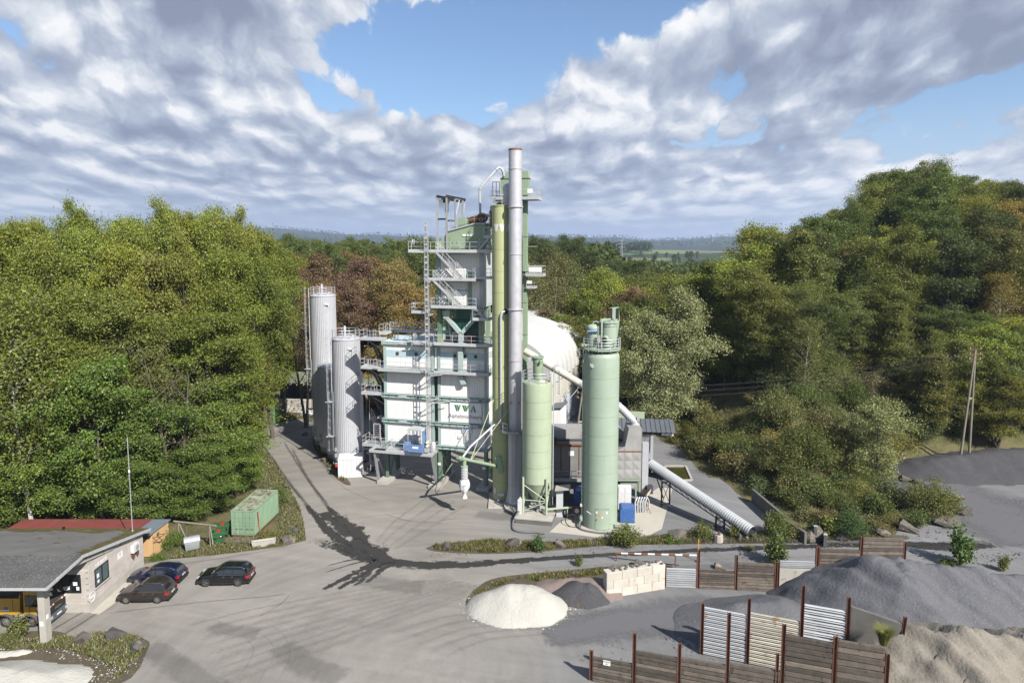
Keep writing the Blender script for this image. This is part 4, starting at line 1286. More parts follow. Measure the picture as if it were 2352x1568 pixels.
def mixing_tower():
    T = thing('mixing_tower', 'tall white clad asphalt mixing tower with green frame, stairs and lettered sign', 'tower', PO, PRZ)
    # legs on concrete footings
    D = 3.4
    foot = MB().box(-.75, .75, -1.5, 4.6, 0, .42)
    for i, u in enumerate((.2, 7.05)):
        f = bpy.data.objects.new('footing', foot.mesh('footing', CONC)); COL.objects.link(f); f.parent = T; f.location = (u, 0, 0)
    MB().box(12.3, 13.9, -.9, 4.6, 0, .42).build('footing', CONC, T)
    for u in (.2, 6.75, 7.35, 13.3):
        for v in (.25, D):
            MB().ibeam((u, v, .42), (u, v, 5.1), .42, .42, .035, (0, 1, 0)).build('leg', DKGREEN, T)
    for (a, b) in (((.2, 1.0, .5), (.2, D, 4.8)), ((.2, D, .5), (.2, 1.0, 4.8)), ((7.35, .4, 4.6), (7.35, D, .6)), ((13.3, .3, 4.6), (13.3, D, .6)), ((8.9, .2, 2.9), (7.4, .2, .6))):
        sbeam('brace', a, b, .09, .12, DKGREEN if a[0] < 8.8 else GREEN, T)
    # the two storage blocks
    for bi, (u0, u1) in enumerate(((0, 6.72), (7.18, 13.55))):
        core = MB().box(u0 + .12, u1 - .12, .06, D + .1, 5.2, 17.6).build('wall', CLADG, T)
        for (z0, z1) in ((5.25, 7.7), (8.2, 10.9), (11.45, 14.1), (14.85, 16.05), (16.95, 17.55)):
            strips(core, u0 + .36, u1 - .36, .05, z0, z1, CLAD)
            if bi == 1:   # right flank
                n = 10
                for k in range(n):
                    w = (D - .3) / n
                    sbox('panel', u1 - .13, u1 - .085, .3 + k * w + .012, .3 + (k + 1) * w - .012, z0, z1, CLAD, core)
        MB().box(u0 + .36, u1 - .36, -.01, .06, 16.05, 16.95).build('band', BAND, core)
        for uu in ((1.9, 4.4) if bi == 0 else (9.45, 10.75, 12.1)):
            b = sbox('inspection_box', uu - .17, uu + .17, -.10, -.005, 16.35, 16.72, BROWNB, T)
        for uu in (u0 + .02, u1 - .34):
            MB().box(uu, uu + .32, -.09, .05, 5.0, 17.7).build('column', BLUEG, T)
        for z in (5.0, 7.95, 11.15, 14.38):
            m = MB()
            m.box(u0 - .28, u1 + .1, -.30, -.02, z + .16, z + .22); m.box(u0 - .28, u1 + .1, -.30, -.02, z - .22, z - .16); m.box(u0 - .28, u1 + .1, -.12, -.095, z - .158, z + .158)
            bm_ = m.build('girder', BLUEG, T)
            n = 7
            for k in range(n + 1):
                uu = u0 - .26 + (u1 - u0 + .34) * k / n
                sbox('stiffener', uu - .012, uu + .012, -.29, -.125, z - .155, z + .155, DKGREEN if k % 3 else BLUEG, bm_)
            for uu in (u0 - .05, u0 + .12, u1 - .35, u1 - .18, u1 - .02):
                sbox('stiffener', uu - .012, uu + .012, -.32, -.30, z - .5, z + .5, BLUEG, bm_)
            if bi == 1:
                MB().box(u1 + .1, u1 + .16, -.2, D + .1, z - .2, z + .2).build('girder', BLUEG, T)
        m = MB().box(u0 - .2, u1 + .1, -.25, -.02, 17.62, 18.02)
        m.build('top_girder', BLUEG, T)
        for k in range(9):
            uu = u0 - .15 + (u1 - u0 + .15) * k / 8
            sbox('stiffener', uu - .015, uu + .015, -.29, -.251, 17.63, 18.0, DKGREEN if bi else BLUEG, T)
    MB().box(6.75, 7.15, .3, .5, 5.2, 17.6).build('gap_plate', DARKST, T)
    MB().box(6.8, 7.1, .02, .12, 14.8, 17.5).build('gap_panel', CLAD, T)
    # roof of the left block
    MB().box(-.1, 6.7, 0, D, 17.62, 17.9).build('roof_sheet', CLAD, T)
    MB().box(-.1, 6.7, D - .1, D + .06, 17.92, 18.35).build('parapet', BAND, T)
    MB().box(-.2, -.02, -.2, D, 17.64, 18.05).build('parapet', BLUEG, T)
    for uu in (3.4, 9.9):
        for dz, w in ((16.98, 1.6), (16.98, 1.4)):
            pass
        b = MB().path([(uu - .8, -.12, 16.98), (uu + .8, -.12, 16.98)], .05, 8).build('strip_lamp', GALV, T)
    # long lettered sign board
    MB().box(8.75, 13.0 - .15, -.15, -.06, 8.30, 10.82).build('sign_board', SIGNW, T)
    polys, W = wwa_polys()
    sc = .78; ww = 2.75 / W
    for p in polys:
        MB().slab([(9.35 + x * ww * 1.02, 9.68 + y * sc) for x, y in p], -.165, -.152).build('letter', SIGNGREEN, T)
    text_mesh('Asphaltmischwerk', .72, BLACK, T, (10.74, -.156, 9.05), FRONT, sx=.80)
    MB().box(10.35, 11.55, -.13, -.055, 7.02, 7.62).build('sign_board', SIGNW, T)
    m = MB(); m.lathe([(.20, -.01), (.20, .01), (.13, .01), (.13, -.01), (.20, -.01)], 16, cap=False); m.xf(Matrix.Translation((10.6, -.14, 7.3)) @ Matrix.Rotation(RAD(90), 4, 'X'))
    m.box(10.57, 10.63, -.15, -.135, 7.1, 7.55)
    m.build('emblem', SIGNBLUE, T)
    for z, tx in ((7.48, 'BENNINGHOVEN'), (7.30, 'Mischturm'), (7.14, 'Bau-Nr.')):
        text_mesh(tx, .115, SIGNBLUE, T, (11.15, -.136, z), FRONT)
    MB().box(10.62, 11.35, -.13, -.055, 5.75, 6.98).build('door', WHITE, T)
    for uu in (9.75, 12.05):
        sbox('hatch', uu, uu + .32, -.075, -.045, 6.2, 6.52, WHITE, T)
    for (uu, z) in ((2.6, 7.96), (2.6, 11.16), (2.1, 14.4), (2.7, 17.84), (11.9, 7.96), (11.9, 11.16), (11.2, 17.84)):
        if (uu, z) == (2.1, 14.4) or uu > 3 or True:
            s_ = sbox('name_plate', uu - .55, uu + .55, -.345 if z < 17 else -.32, -.33 if z < 17 else -.305, z - .10, z + .10, SIGNW, T)
            text_mesh('BENNINGHOVEN', .135, SIGNBLUE, T, (uu, -.349 if z < 17 else -.324, z), FRONT, bold=.003)

    # stair tower on the left flank
    for z, ux in ((18.25, -.35), (14.6, -.35), (11.3, -.35), (4.6, -.35)):
        p = platform(T, -3.05, ux, -.25, 1.75, z, GALV, 'FL', mids=1)
        railing(p, [(ux - .9, -.25, z), (ux - .9, .5, z)], GALV, toe=False)
        sbeam('brace', (-.3, .6, z - 1.5), (-2.8, .6, z - .15), .08, .08, GALVD, T)
    for z1, z0 in ((18.25, 14.6), (14.6, 11.3), (11.3, 8.0), (8.0, 4.6), (4.6, .3)):
        stair(T, (-2.35, 1.0, z1), (-.55, 1.0, z0), .8, (0, 1, 0), DARKST if z1 > 5 else GALVD)  # shade on the upper flights is put into their dark colour
    platform(T, -1.4, -.35, .9, 1.85, 8.0, GALVD, 'R')
    for uu, vv in ((-3.0, 1.85), (-.5, 1.9)):
        sbar('stair_post', (uu, vv, .2), (uu, vv, 18.2), .05, GALVD, T)
    # gated door frame at the lowest landing
    for a, b in (((-1.6, .1, 4.6), (-1.6, .1, 7.3)), ((-.75, .1, 4.6), (-.75, .1, 7.3)), ((-1.6, .1, 7.3), (-.75, .1, 7.3)), ((-.68, .1, 4.6), (-.68, .1, 7.4))):
        sbeam('gate_frame', a, b, .08, .08, GALV, T)
    for k in range(9):
        sbar('gate_bar', (-1.56, .1, 4.9 + k * .27), (-.79, .1, 4.9 + k * .27), .018, GALV, T)
    # walkway behind the left block, reached by a ramp
    p = platform(T, -1.4, -.5, 1.8, 4.3, 18.75, GALV, 'LR')
    platform(T, -1.4, 7.1, 4.35, 5.2, 18.75, GALV, 'FB')
    # front galleries
    p = platform(T, -.3, 6.0, -1.15, -.36, 14.6, GALV, 'F')
    platform(T, 7.15, 14.1, -1.15, -.36, 14.6, GALV, 'FR')
    platform(T, 7.15, 14.3, -1.15, .3, 18.1, GALV, 'FR')
    platform(T, 4.6, 6.3, -1.2, -.36, 18.1, GALV, 'L')
    MB().box(7.2, 13.6, -.2, 6.6, 17.98, 18.06).build('deck', GALVD, T)

    # open mixer storey
    for u in (7.45, 12.75):
        for v in (.25, 3.2, 6.2):
            MB().box(u - .26, u + .26, v - .26, v + .26, 18.07, 22.5).build('column', GREEN, T)
    for (u0, u1, v0, v1, z0, z1, mm) in ((8.3, 11.9, 1.6, 4.8, 18.7, 20.8, DARKST), (9.0, 12.3, 2.0, 5.5, 20.85, 22.3, DKGREEN), (8.5, 9.3, .9, 1.5, 18.07, 19.6, FILT), (11.2, 12.3, .8, 1.9, 18.07, 19.9, DARKST), (10.9, 11.4, .5, .9, 18.07, 19.2, RUSTD)):
        MB().box(u0, u1, v0, v1, z0, z1).build('mixer', mm, T)
    m = MB(); m.tube((8.9, .5, 18.3), (8.3, .5, 21.6), .17, 10); m.build('duct', GALV, T, 40)
    # protective netting: a real grid of cords
    m = MB()
    for k in range(29):
        u = 7.25 + k * .185; m.beam((u, -.05, 19.3), (u, -.05, 22.45), .022, .022, (0, 1, 0))
    for k in range(17):
        z = 19.3 + k * .195; m.beam((7.25, -.055, z), (12.45, -.055, z), .022, .022)
    o = m.build('net', NETT, T); o['kind'] = 'stuff'
    # Y shaped chute and the long down pipe
    for a, b in (((8.55, -.3, 21.3), (10.3, -.3, 19.35)), ((11.95, -.3, 21.0), (10.42, -.3, 19.35))):
        MB().beam(a, b, .45, .50, (0, 1, 0)).build('chute', CHUTE, T)
    MB().slab([(8.2, 21.15), (8.2, 22.0), (8.95, 22.2), (9.05, 21.9), (8.9, 21.1)], -.58, -.05).build('chute_head', CHUTE, T)
    MB().slab([(11.6, 21.0), (11.7, 22.3), (12.2, 22.3), (12.25, 20.9)], -.5, -.05).build('chute_head', CHUTE, T)
    MB().box(10.08, 10.62, -.55, -.06, 18.4, 19.5).build('chute', CHUTE, T)
    MB().box(10.05, 10.65, -.66, -.40, 14.2, 18.39).build('down_pipe', CHUTE, T)
    for z in (18.2, 16.9, 15.4):
        MB().box(10.0, 10.7, -.69, -.37, z, z + .05).build('flange', CHUTE, T)
    MB().slab([(10.05, 14.19), (10.65, 14.19), (11.0, 13.2), (10.42, 13.1)], -.66, -.41).build('down_pipe', CHUTE, T)

    # clad storeys of the tower
    core = MB().box(7.2, 13.05, .06, 6.5, 22.5, 29.3).build('wall', CLADG, T)
    for z0, z1 in ((22.75, 25.8), (26.05, 29.15)):
        strips(core, 7.68, 12.62, .05, z0, z1, CLAD, .33)
        for k in range(14):
            w = 6.0 / 14
            sbox('panel', 13.06, 13.09, .4 + k * w + .01, .4 + (k + 1) * w - .01, z0, z1, CLADG, core)
        MB().box(7.15, 7.66, -.06, .05, z0 - .2, z1 + .1).build('column', BLUEG, T)
        MB().box(12.64, 13.1, -.06, .05, z0 - .2, z1 + .1).build('column', CLADG, T)
    MB().box(8.5, 9.05, -.09, .01, 22.8, 25.0).build('duct', GREEN, T)
    MB().box(11.2, 11.6, -.16, .01, 22.8, 25.75).build('duct', GREEN, T)
    MB().box(11.15, 11.65, -.2, .01, 26.1, 26.7).build('duct_head', GREEN, T)
    MB().box(9.55, 11.0, -.075, -.02, 24.3, 24.8).build('sign_board', SIGNW, T)
    text_mesh('BENNINGHOVEN', .26, SIGNBLUE, T, (10.28, -.08, 24.54), FRONT, bold=.008, sx=.82)
    for z in (25.85, 29.2):
        m = MB().path([(9.0, -.15, z - .28), (10.9, -.15, z - .28)], .055, 8); m.build('strip_lamp', GALV, T)

    # galleries and zigzag stairs on the tower front
    platform(T, 6.9, 12.6, -1.35, -.07, 22.65, GALV, 'F')
    platform(T, 6.0, 12.5, -1.35, -.07, 25.95, GALV, 'FL')
    platform(T, 4.5, 14.3, -1.35, -.07, 29.3, GALV, 'F')
    platform(T, 4.5, 6.2, -2.3, -1.4, 29.3, GALV, 'L')
    platform(T, 12.3, 14.3, -1.2, .2, 26.2, GALV, 'FR')
    platform(T, 12.2, 14.2, -1.5, .3, 21.3, GALV, 'FR')
    stair(T, (12.4, -1.2, 22.65), (13.6, -1.2, 21.4), .7, (0, 1, 0), GALV)
    platform(T, 4.4, 6.2, -1.4, -.3, 21.95, GALV, 'FL')
    stair(T, (7.0, -1.2, 22.65), (6.2, -1.2, 21.95), .7, (0, 1, 0), GALV)
    stair(T, (7.6, -1.35, 29.3), (10.9, -1.35, 25.95), .75, (0, 1, 0), GALV)
    stair(T, (7.2, -1.35, 25.95), (10.75, -1.35, 22.65), .75, (0, 1, 0), GALV)
    stair(T, (14.0, -.6, 31.0), (12.6, -.6, 29.35), .8, (0, 1, 0), GALV)
    platform(T, 13.4, 15.0, -.7, .3, 31.0, GALV, 'F')
    for k, (a, b) in enumerate((((4.6, -.5, 21.8), (7.1, .3, 19.0)), ((5.8, -.4, 21.8), (7.2, .3, 20.4)), ((5.2, .1, 22), (6.2, .1, 18.2)), ((6.0, .1, 22), (7.0, .1, 18.2)))):
        sbeam('brace', a, b, .09, .12, DARKST, T)

    # screen house
    sh = MB().slab([(7.25, 29.55), (7.25, 30.1), (8.75, 31.65), (12.0, 32.45), (13.3, 32.45), (13.3, 29.55)], .1, 5.6).build('screen_house', GREEN, T)
    MB().slab([(8.7, 31.62), (8.75, 31.80), (12.0, 32.62), (13.4, 32.62), (13.4, 32.46), (12.0, 32.46)], -.05, 5.7).build('roof_edge', GALV, sh)
    MB().box(8.85, 10.25, .05, .12, 29.75, 31.0).build('hatch', GREEN, sh)
    for uu in (9.25, 9.75):
        sbox('handle', uu, uu + .03, .01, .05, 30.2, 30.45, BLACK, sh)
    for a, b in ((10.5, 10.95), (11.05, 11.7)):
        sbox('sign_board', a, b, .03, .095, 31.05, 31.28, SIGNW, sh)
    rl = MB().box(8.8, 8.9, 0, .1, 31.6, 31.7).build('roof_rail', GALV, T)
    railing(rl, [(8.8, 0, 31.75), (12.0, 0, 32.6), (13.4, 0, 32.6)], GALV, toe=False)
    railing(rl, [(13.4, 0, 32.6), (13.4, 4.5, 32.6)], GALV, toe=False)
    stair(T, (8.8, 1.6, 31.8), (6.9, 1.6, 29.4), .8, (0, 1, 0), GALV)
    MB().slab([(9.6, 31.9), (9.5, 32.9), (9.75, 33.3), (10.7, 33.35), (11.1, 32.9), (11.15, 32.3)], .8, 1.7).build('drive_housing', GREEN, T)
    m = MB(); m.lathe([(.05, -.7), (.40, -.65), (.45, -.3), (.45, .4), (.38, .62), (.1, .7)], 20); m.xf(Matrix.Translation((11.75, 1.2, 33.05)) @ Matrix.Rotation(RAD(80), 4, 'Y')); m.build('drive_motor', ORANGE, T, 40)
    m = MB(); m.lathe([(.62, -.25), (.62, .25)], 22); m.xf(Matrix.Translation((12.85, .5, 33.2)) @ Matrix.Rotation(RAD(90), 4, 'X')); m.box(12.2, 12.9, .25, .75, 32.62, 33.0); m.build('fan_housing', RUST, T, 40)
    m = MB(); m.lathe([(.24, -.2), (.24, .2), (.15, .2), (.15, -.2)], 14); m.xf(Matrix.Translation((12.85, .1, 33.0)) @ Matrix.Rotation(RAD(90), 4, 'X')); m.build('fan_inlet', GALVD, T, 40)
    m = MB(); m.tube((13.3, .5, 33.5), (15.2, .5, 33.5), .2, 12); m.build('fan_duct', GALV, T, 40)
    for uu, z0, z1 in ((13.9, 32.2, 34.6), (14.7, 30.2, 32.2)):
        MB().box(uu, uu + .9, .3, 1.3, z0, z1).build('sooty_duct', RUST, T)
    MB().box(13.5, 15.2, -.3, 1.4, 32.0, 32.2).build('duct_plate', GREEN, T)

    # lifting gantry
    gz = 35.7
    for u in (7.35, 8.55):
        for v in (.0, 3.1, 6.1):
            if v == 6.1 and u < 8: continue
            MB().ibeam((u, v, 29.35), (u, v, gz), .2, .2, .03, (0, 1, 0)).build('gantry_post', GALVD, T)
    for a, b in (((7.2, 0, gz), (8.7, 0, gz)), ((8.55, -.2, gz + .16), (8.55, 7.4, gz + .16)), ((7.35, -.2, gz + .16), (7.35, 7.0, gz + .16)), ((7.95, -.2, gz - .15), (7.95, 7.6, gz - .15)), ((7.35, 0, 33.1), (8.55, 0, 33.1)), ((7.35, 6.9, gz), (8.7, 6.9, gz)), ((8.55, 3.1, 33.0), (7.35, 3.1, 33.0))):
        MB().ibeam(a, b, .16, .22, .03).build('gantry_beam', DARKST, T)
    for a, b in (((8.55, 3.1, 33.2), (8.55, 4.9, gz)), ((8.55, 6.1, 33.2), (8.55, 7.2, gz)), ((8.55, 6.1, 32.4), (8.55, 6.1, gz))):
        sbeam('gantry_brace', a, b, .12, .12, GALV, T)
    m = MB().box(8.0, 8.35, .9, 1.25, 34.0, 35.1); m.box(7.8, 8.5, .8, 1.3, 35.1, 35.5); m.build('hoist', DARKST, T)
    for k in range(6):
        uu = 7.45 + k * .11
        m = MB(); m.path([(uu, .3, gz - .2), (uu + .03, .3, gz - 1.2 - .12 * (k % 3)), (uu + .07, .3, gz - .2)], .018, 5); m.build('hoist_cable', BLACK, T)
    sbar('hoist_cable', (8.1, 1.0, 34), (8.15, 1.0, 31.5), .012, BLACK, T)

    # loading gallery with the lift, on raking struts
    for u in (-.75, 7.05):
        MB().ibeam((u if u > 0 else -.55, -1.95, 4.4), (u + .15, -.85, .42), .26, .3, .04, (0, 1, 0)).build('strut', GALVD, T)
    p = MB()
    p.box(1.0, 7.0, -2.1, -.36, 4.5, 4.6)
    p.box(-1.2, 7.1, -2.2, -2.1, 4.3, 4.62); p.box(7.0, 7.12, -2.1, .0, 4.3, 4.62); p.box(-1.2, -1.08, -2.1, -.3, 4.3, 4.62); p.box(-1.08, .95, -.42, -.32, 4.3, 4.6)
    p = p.build('loading_gallery', GALV, T)
    railing(p, [(1.0, -2.1, 4.6), (7.05, -2.1, 4.6), (7.05, -.1, 4.6)], GALV)
    railing(p, [(1.0, -2.1, 4.6), (1.0, -.5, 4.6)], GALV)
    railing(p, [(-.35, -.45, 4.6), (2.5, -.45, 4.6), (3.2, -1.0, 4.6)], GALV)
    for uu in (1.2, 3.6):
        sbox('lamp', uu, uu + .3, -1.7, -1.45, 4.18, 4.28, SIGNW, T)
    for uu, v in ((12.95, -.22), (7.1, -.05)):
        sbox('number_board', uu, uu + .4, v, v + .015, 2.6, 2.95, SIGNW, T)
    sbar('number_mark', (13.07, -.225, 2.75), (13.07, -.225, 2.9), .012, BLACK, T); sbar('number_mark', (13.22, -.225, 2.66), (13.22, -.225, 2.9), .012, BLACK, T)
    return T


mixing_tower()


def service_lift():
    o = pw(6.55, -1.72, 4.6)
    T = thing('service_lift', 'blue service lift cabin on a tall lattice mast in front of the mixing tower', 'lift', o, PRZ)
    H = 28.3
    m = MB()
    for x in (-.19, .19):
        for y in (-.17, .17):
            m.beam((x, y, 0), (x, y, H), .055, .055, (0, 1, 0))
    m.build('mast', GALV, T)
    n = 38
    for k in range(n):
        z = .4 + k * .735
        if k % 5 == 3:
            for s in (-1, 1): sbeam('brace', (-.16 * s, -.18, z), (.16 * s, -.18, z + .5), .03, .05, GALV, T)
            sbox('rung', -.16, .16, -.19, -.17, z + .22, z + .26, GALV, T)
        else:
            sbox('rung_plate', -.18, .18, -.2, -.175, z, z + (.24 if k % 2 else .16), GALV, T)
        sbox('cross_bar', -.19, .19, .15, .18, z + .3, z + .36, GALV, T)
        sbar('rack', (0, -.05, z), (0, -.05, z + .72), .02, GALVD, T)
    for z in (6.55, 9.9, 13.5, 17.0, 21.0, 24.6):     # wall ties
        sbeam('wall_tie', (.2, .1, z), (.95 if z < 13 else .6, 1.25, z + .12), .07, .09, GALV, T)
        sbox('tie_box', .18, .38, -.05, .2, z - .1, z + .25, GALVD, T)
    for z, L in ((6.2, 2.5), (9.6, 2.5)):
        sbeam('cable_arm', (.3, .1, z), (L, .9, z + .25), .05, .09, GALV, T); sbeam('cable_arm', (.3, .1, z + .1), (1.6, .5, z + .42), .03, .04, GALV, T)
    # cabin
    m = MB(); m.box(-2.35, -.45, -.95, .55, .25, .33); m.box(-2.35, -.45, -.98, -.95, .3, 1.25); m.box(-2.36, -.44, -1.0, -.95, 1.2, 1.27)
    m.build('cabin_floor', LBLUE, T)
    for k in range(5): sbox('side_rib', -2.34, -.46, -1.01, -.98, .36 + k * .18, .42 + k * .18, LBLUE, T)
    for x in (-2.32, -.5):
        for y in (-.92, .52): sbeam('cabin_post', (x, y, .3), (x, y, 3.0 if x > -1 or y > 0 else 3.0), .06, .06, GALV, T)
    MB().slab([(-2.5, 3.0), (-2.2, 3.18), (-.6, 3.12), (-.4, 2.98)], -1.0, .6).build('cabin_roof', GALV, T)
    MB().box(-.6, -.46, -.6, .5, .35, 3.0).build('cabin_side', LBLUE, T)
    for z in (1.3, 1.9): sbar('cabin_rail', (-2.32, .52, z), (-.5, .52, z), .025, LBLUE, T)
    sbox('logo_plate', -1.75, -.95, -1.02, -1.012, .78, 1.02, SIGNW, T)
    MB().box(-3.3, -2.5, .1, .8, .05, 1.15).build('gate_panel', LBLUE, T)
    for a, b in (((-3.3, .1, 0), (-3.3, .1, 1.7)), ((-2.5, .1, 0), (-2.5, .1, 1.7)), ((-3.3, .1, 1.7), (-2.6, .1, 2.5)), ((-2.5, .1, 1.7), (-2.5, .1, 2.7))):
        sbar('gate_frame', a, b, .025, LBLUE, T)
    m = MB(); m.lathe([(.28, 0), (.3, .05), (.3, 1.25), (.22, 1.35)], 18, (.45, .35)); m.build('cable_drum', GALV, T, 40)
    for z in (1.0, 1.45):
        m = MB(); m.lathe([(.16, -.28), (.17, -.2), (.17, .2), (.08, .28)], 14); m.xf(Matrix.Translation((-.05, -.35, z)) @ Matrix.Rotation(RAD(90), 4, 'X')); m.build('drive_motor', CREAM, T, 40)
    sbox('control_box', -.38, .2, -.55, -.35, .28, .78, GALV, T)
    # landing gates
    for z in (10.0, 13.5, 17.3, 24.9):
        sbox('call_box', -2.05, -1.72, .5, .68, z + .55, z + 1.2, GALVD, T)
        sbox('call_label', -2.0, -1.9, .485, .499, z + .85, z + 1.1, PLATEW, T)
        for dz in (.3, .95):
            sbar('gate_bar', (-2.6, .55, z + dz), (-1.4, .55, z + dz), .02, GALV, T)


service_lift()

# ------------------------------------------------------------------ silos, stack, tanks and machinery round the tower
def shell(r, z0, z1, n, dome=0.0, seam=.012):
    p = [(r, z0)]
    for k in range(1, n):
        z = z0 + (z1 - z0) * k / n
        p += [(r, z - .02), (r + seam, z - .015), (r + seam, z + .015), (r, z + .02)]
    p += [(r, z1)]
    if dome: p += [(r * .97, z1 + dome * .35), (r * .75, z1 + dome * .75), (.01, z1 + dome)]
    return p


def seams(T, R, z0, z1, n, mat):
    for k in range(1, n):
        z = z0 + (z1 - z0) * k / n
        MB().lathe([(R - .01, z - .022), (R + .016, z - .018), (R + .016, z + .018), (R - .01, z + .022)], 48, cap=False).build('seam_ring', mat, T, 30)


def lettered_silo():
    c = Vector((-1.13, 78.5, 0)); R = 1.17
    T = thing('filler_silo', 'tallest yellow green steel silo with white letters near its top', 'silo', c)
    MB().lathe(shell(R, .0, 34.45, 14, .12), 56).build('shell', YGREEN, T, 30)
    MB().lathe([(R + .06, 34.38), (R + .06, 34.5), (R - .02, 34.5)], 48).build('top_flange', YGREEN, T, 30)
    ring_rail(T, (0, 0), R - .03, 34.5, GALV, 1.1, 24, 8, 2)
    m = MB(); m.lathe([(.55, 34.5), (.55, 36.3), (.62, 36.3), (.62, 36.45), (.5, 36.75), (.25, 36.95), (.01, 37)], 24, (.65, .1)); m.build('top_filter', TANK, T, 30)
    polys, W = wwa_polys(); sc = .82; wx = 2.0 / W
    for p in polys:
        n = len(p); vs = []
        for rr in (R + .016, R - .01):
            for x, y in p:
                a = RAD(-91) + (x * wx - 1.0) / R
                vs.append((rr * math.cos(a), rr * math.sin(a), 31.55 + y * sc))
        fs = [tuple(range(n)), tuple(range(2 * n - 1, n - 1, -1))] + [(i, (i + 1) % n, n + (i + 1) % n, n + i) for i in range(n)]
        MB().add(vs, fs).build('letter', SIGNW, T)
    seams(T, R, 0, 34.45, 14, GREEN)
    # filling pipe up the shell
    x, y = .15, -R - .16
    m = MB(); m.path([(x - .3, y + .05, 9.5), (x - .3, y + .02, 21.6), (x - .28, y + .02, 22.1), (x - .1, y, 22.45), (x + .1, y + .12, 22.5), (x + .2, y + .4, 22.5)], .13, 12); m.build('fill_pipe', GALV, T, 50)
    for z in (11, 13, 15, 17, 19, 21):
        sbox('pipe_clip', x - .5, x - .1, y + .02, y + .2, z, z + .05, YGREEN, T)
    m = MB(); m.lathe([(.30, -.04), (.30, .04)], 20); m.xf(Matrix.Translation((x + .22, -R - .0, 22.5)) @ Matrix.Rotation(RAD(90), 4, 'X')); m.build('pipe_collar', BLACK, T, 40)
    # discharge screw arm with bellows and bag
    e = Vector((-5.76, 72.77, 6.85)) - c; r0 = Vector((-.6, -.9, 4.3))
    d = (e - r0).normalized(); end = r0.lerp(e, .90)
    arm = MB().tube(r0, end, .19, 14).build('screw_arm', GREEN, T, 40)
    m = MB(); m.tube(end - d * .1, end + d * .35, .26, 12); m.tube(end + d * .35, end + d * .95, .2, 12); m.tube(end + d * .5, end + d * .56, .3, 12); m.build('arm_motor', GREEN, T, 40)
    b = end - d * .15
    m = MB(); m.lathe([(.22, -.1), (.22, -.75), (.4, -.78), (.42, -.86)], 18); m.xf(Matrix.Translation(b)); m.build('spout', GREEN, T, 40)
    prof = [(.36, -.86)] + [(.40 if k % 2 else .34, -.95 - k * .09) for k in range(16)]
    m = MB(); m.lathe(prof, 20, cap=False); m.xf(Matrix.Translation(b)); m.build('bellows', BAGG, T, 20)
    rng = random.Random(5); n = 22; vs = []; fs = []
    rows = ((.38, -2.3), (.50, -2.42), (.56, -2.75), (.55, -3.1), (.46, -3.45), (.30, -3.75), (.17, -3.95), (.20, -4.15), (.29, -4.42))
    for i, (rr, z) in enumerate(rows):
        for k in range(n):
            f = 1 + .10 * math.sin(k * 2.2 + i * .7) + rng.uniform(-.05, .05)
            vs.append((rr * f * math.cos(6.2832 * k / n), rr * f * math.sin(6.2832 * k / n), z + rng.uniform(-.04, .04)))
    for i in range(len(rows) - 1):
        for k in range(n): fs.append((i * n + k, (i + 1) * n + k, (i + 1) * n + (k + 1) % n, i * n + (k + 1) % n))
    m = MB().add(vs, fs); m.xf(Matrix.Translation(b)); m.build('bag', BAGW, T, 60)
    text_mesh('EXPAC', .17, SIGNBLUE, T, (b.x + .05, b.y - .60, b.z - 2.85), (RAD(86), 0, RAD(6)))
    sbar('cord', b + Vector((.1, 0, -4.4)), b + Vector((.12, 0, -4.75)), .015, BLACK, T)
    q = r0.lerp(e, .72)
    sbar('guy_wire', q, (-1.0, -.75, 12.2), .045, YGREEN, T); sbar('guy_wire', q, (1.35, -1.3, 12.0), .03, CREAM, T)
    m = MB(); m.path([end + d * .1 + Vector((0, 0, .2)), end + Vector((.7, .9, 1.1)), Vector((-1.0, -1.3, 9.3)), Vector((x - .3, y + .05, 9.6))], .12, 12); m.build('vent_hose', GALV, T, 50)
    m = MB(); m.box(.35, .95, -1.45, -1.1, 3.6, 5.6); m.xf(Matrix.Rotation(RAD(-12), 4, 'Y')); m.build('screw_head', GREEN, T)
    MB().box(-.45, .2, -1.45, -1.15, .9, 1.2).build('valve_bracket', WHITE, T)
    m = MB(); m.tube((-.1, -1.2, .8), (-.5, -1.75, .45), .14, 12); m.build('valve', GALV, T, 40)
    sbox('warning_plate', -.98, -.78, -1.02, -1.0, 1.1, 1.75, SIGNW, T)
    sbar('conduit', (.55, -1.12, .4), (.5, -1.12, 3.4), .03, GALVD, T)
    MB().box(-1.6, 2.4, -3.0, 1.6, 0, .22).build('plinth', CONC, T)


lettered_silo()


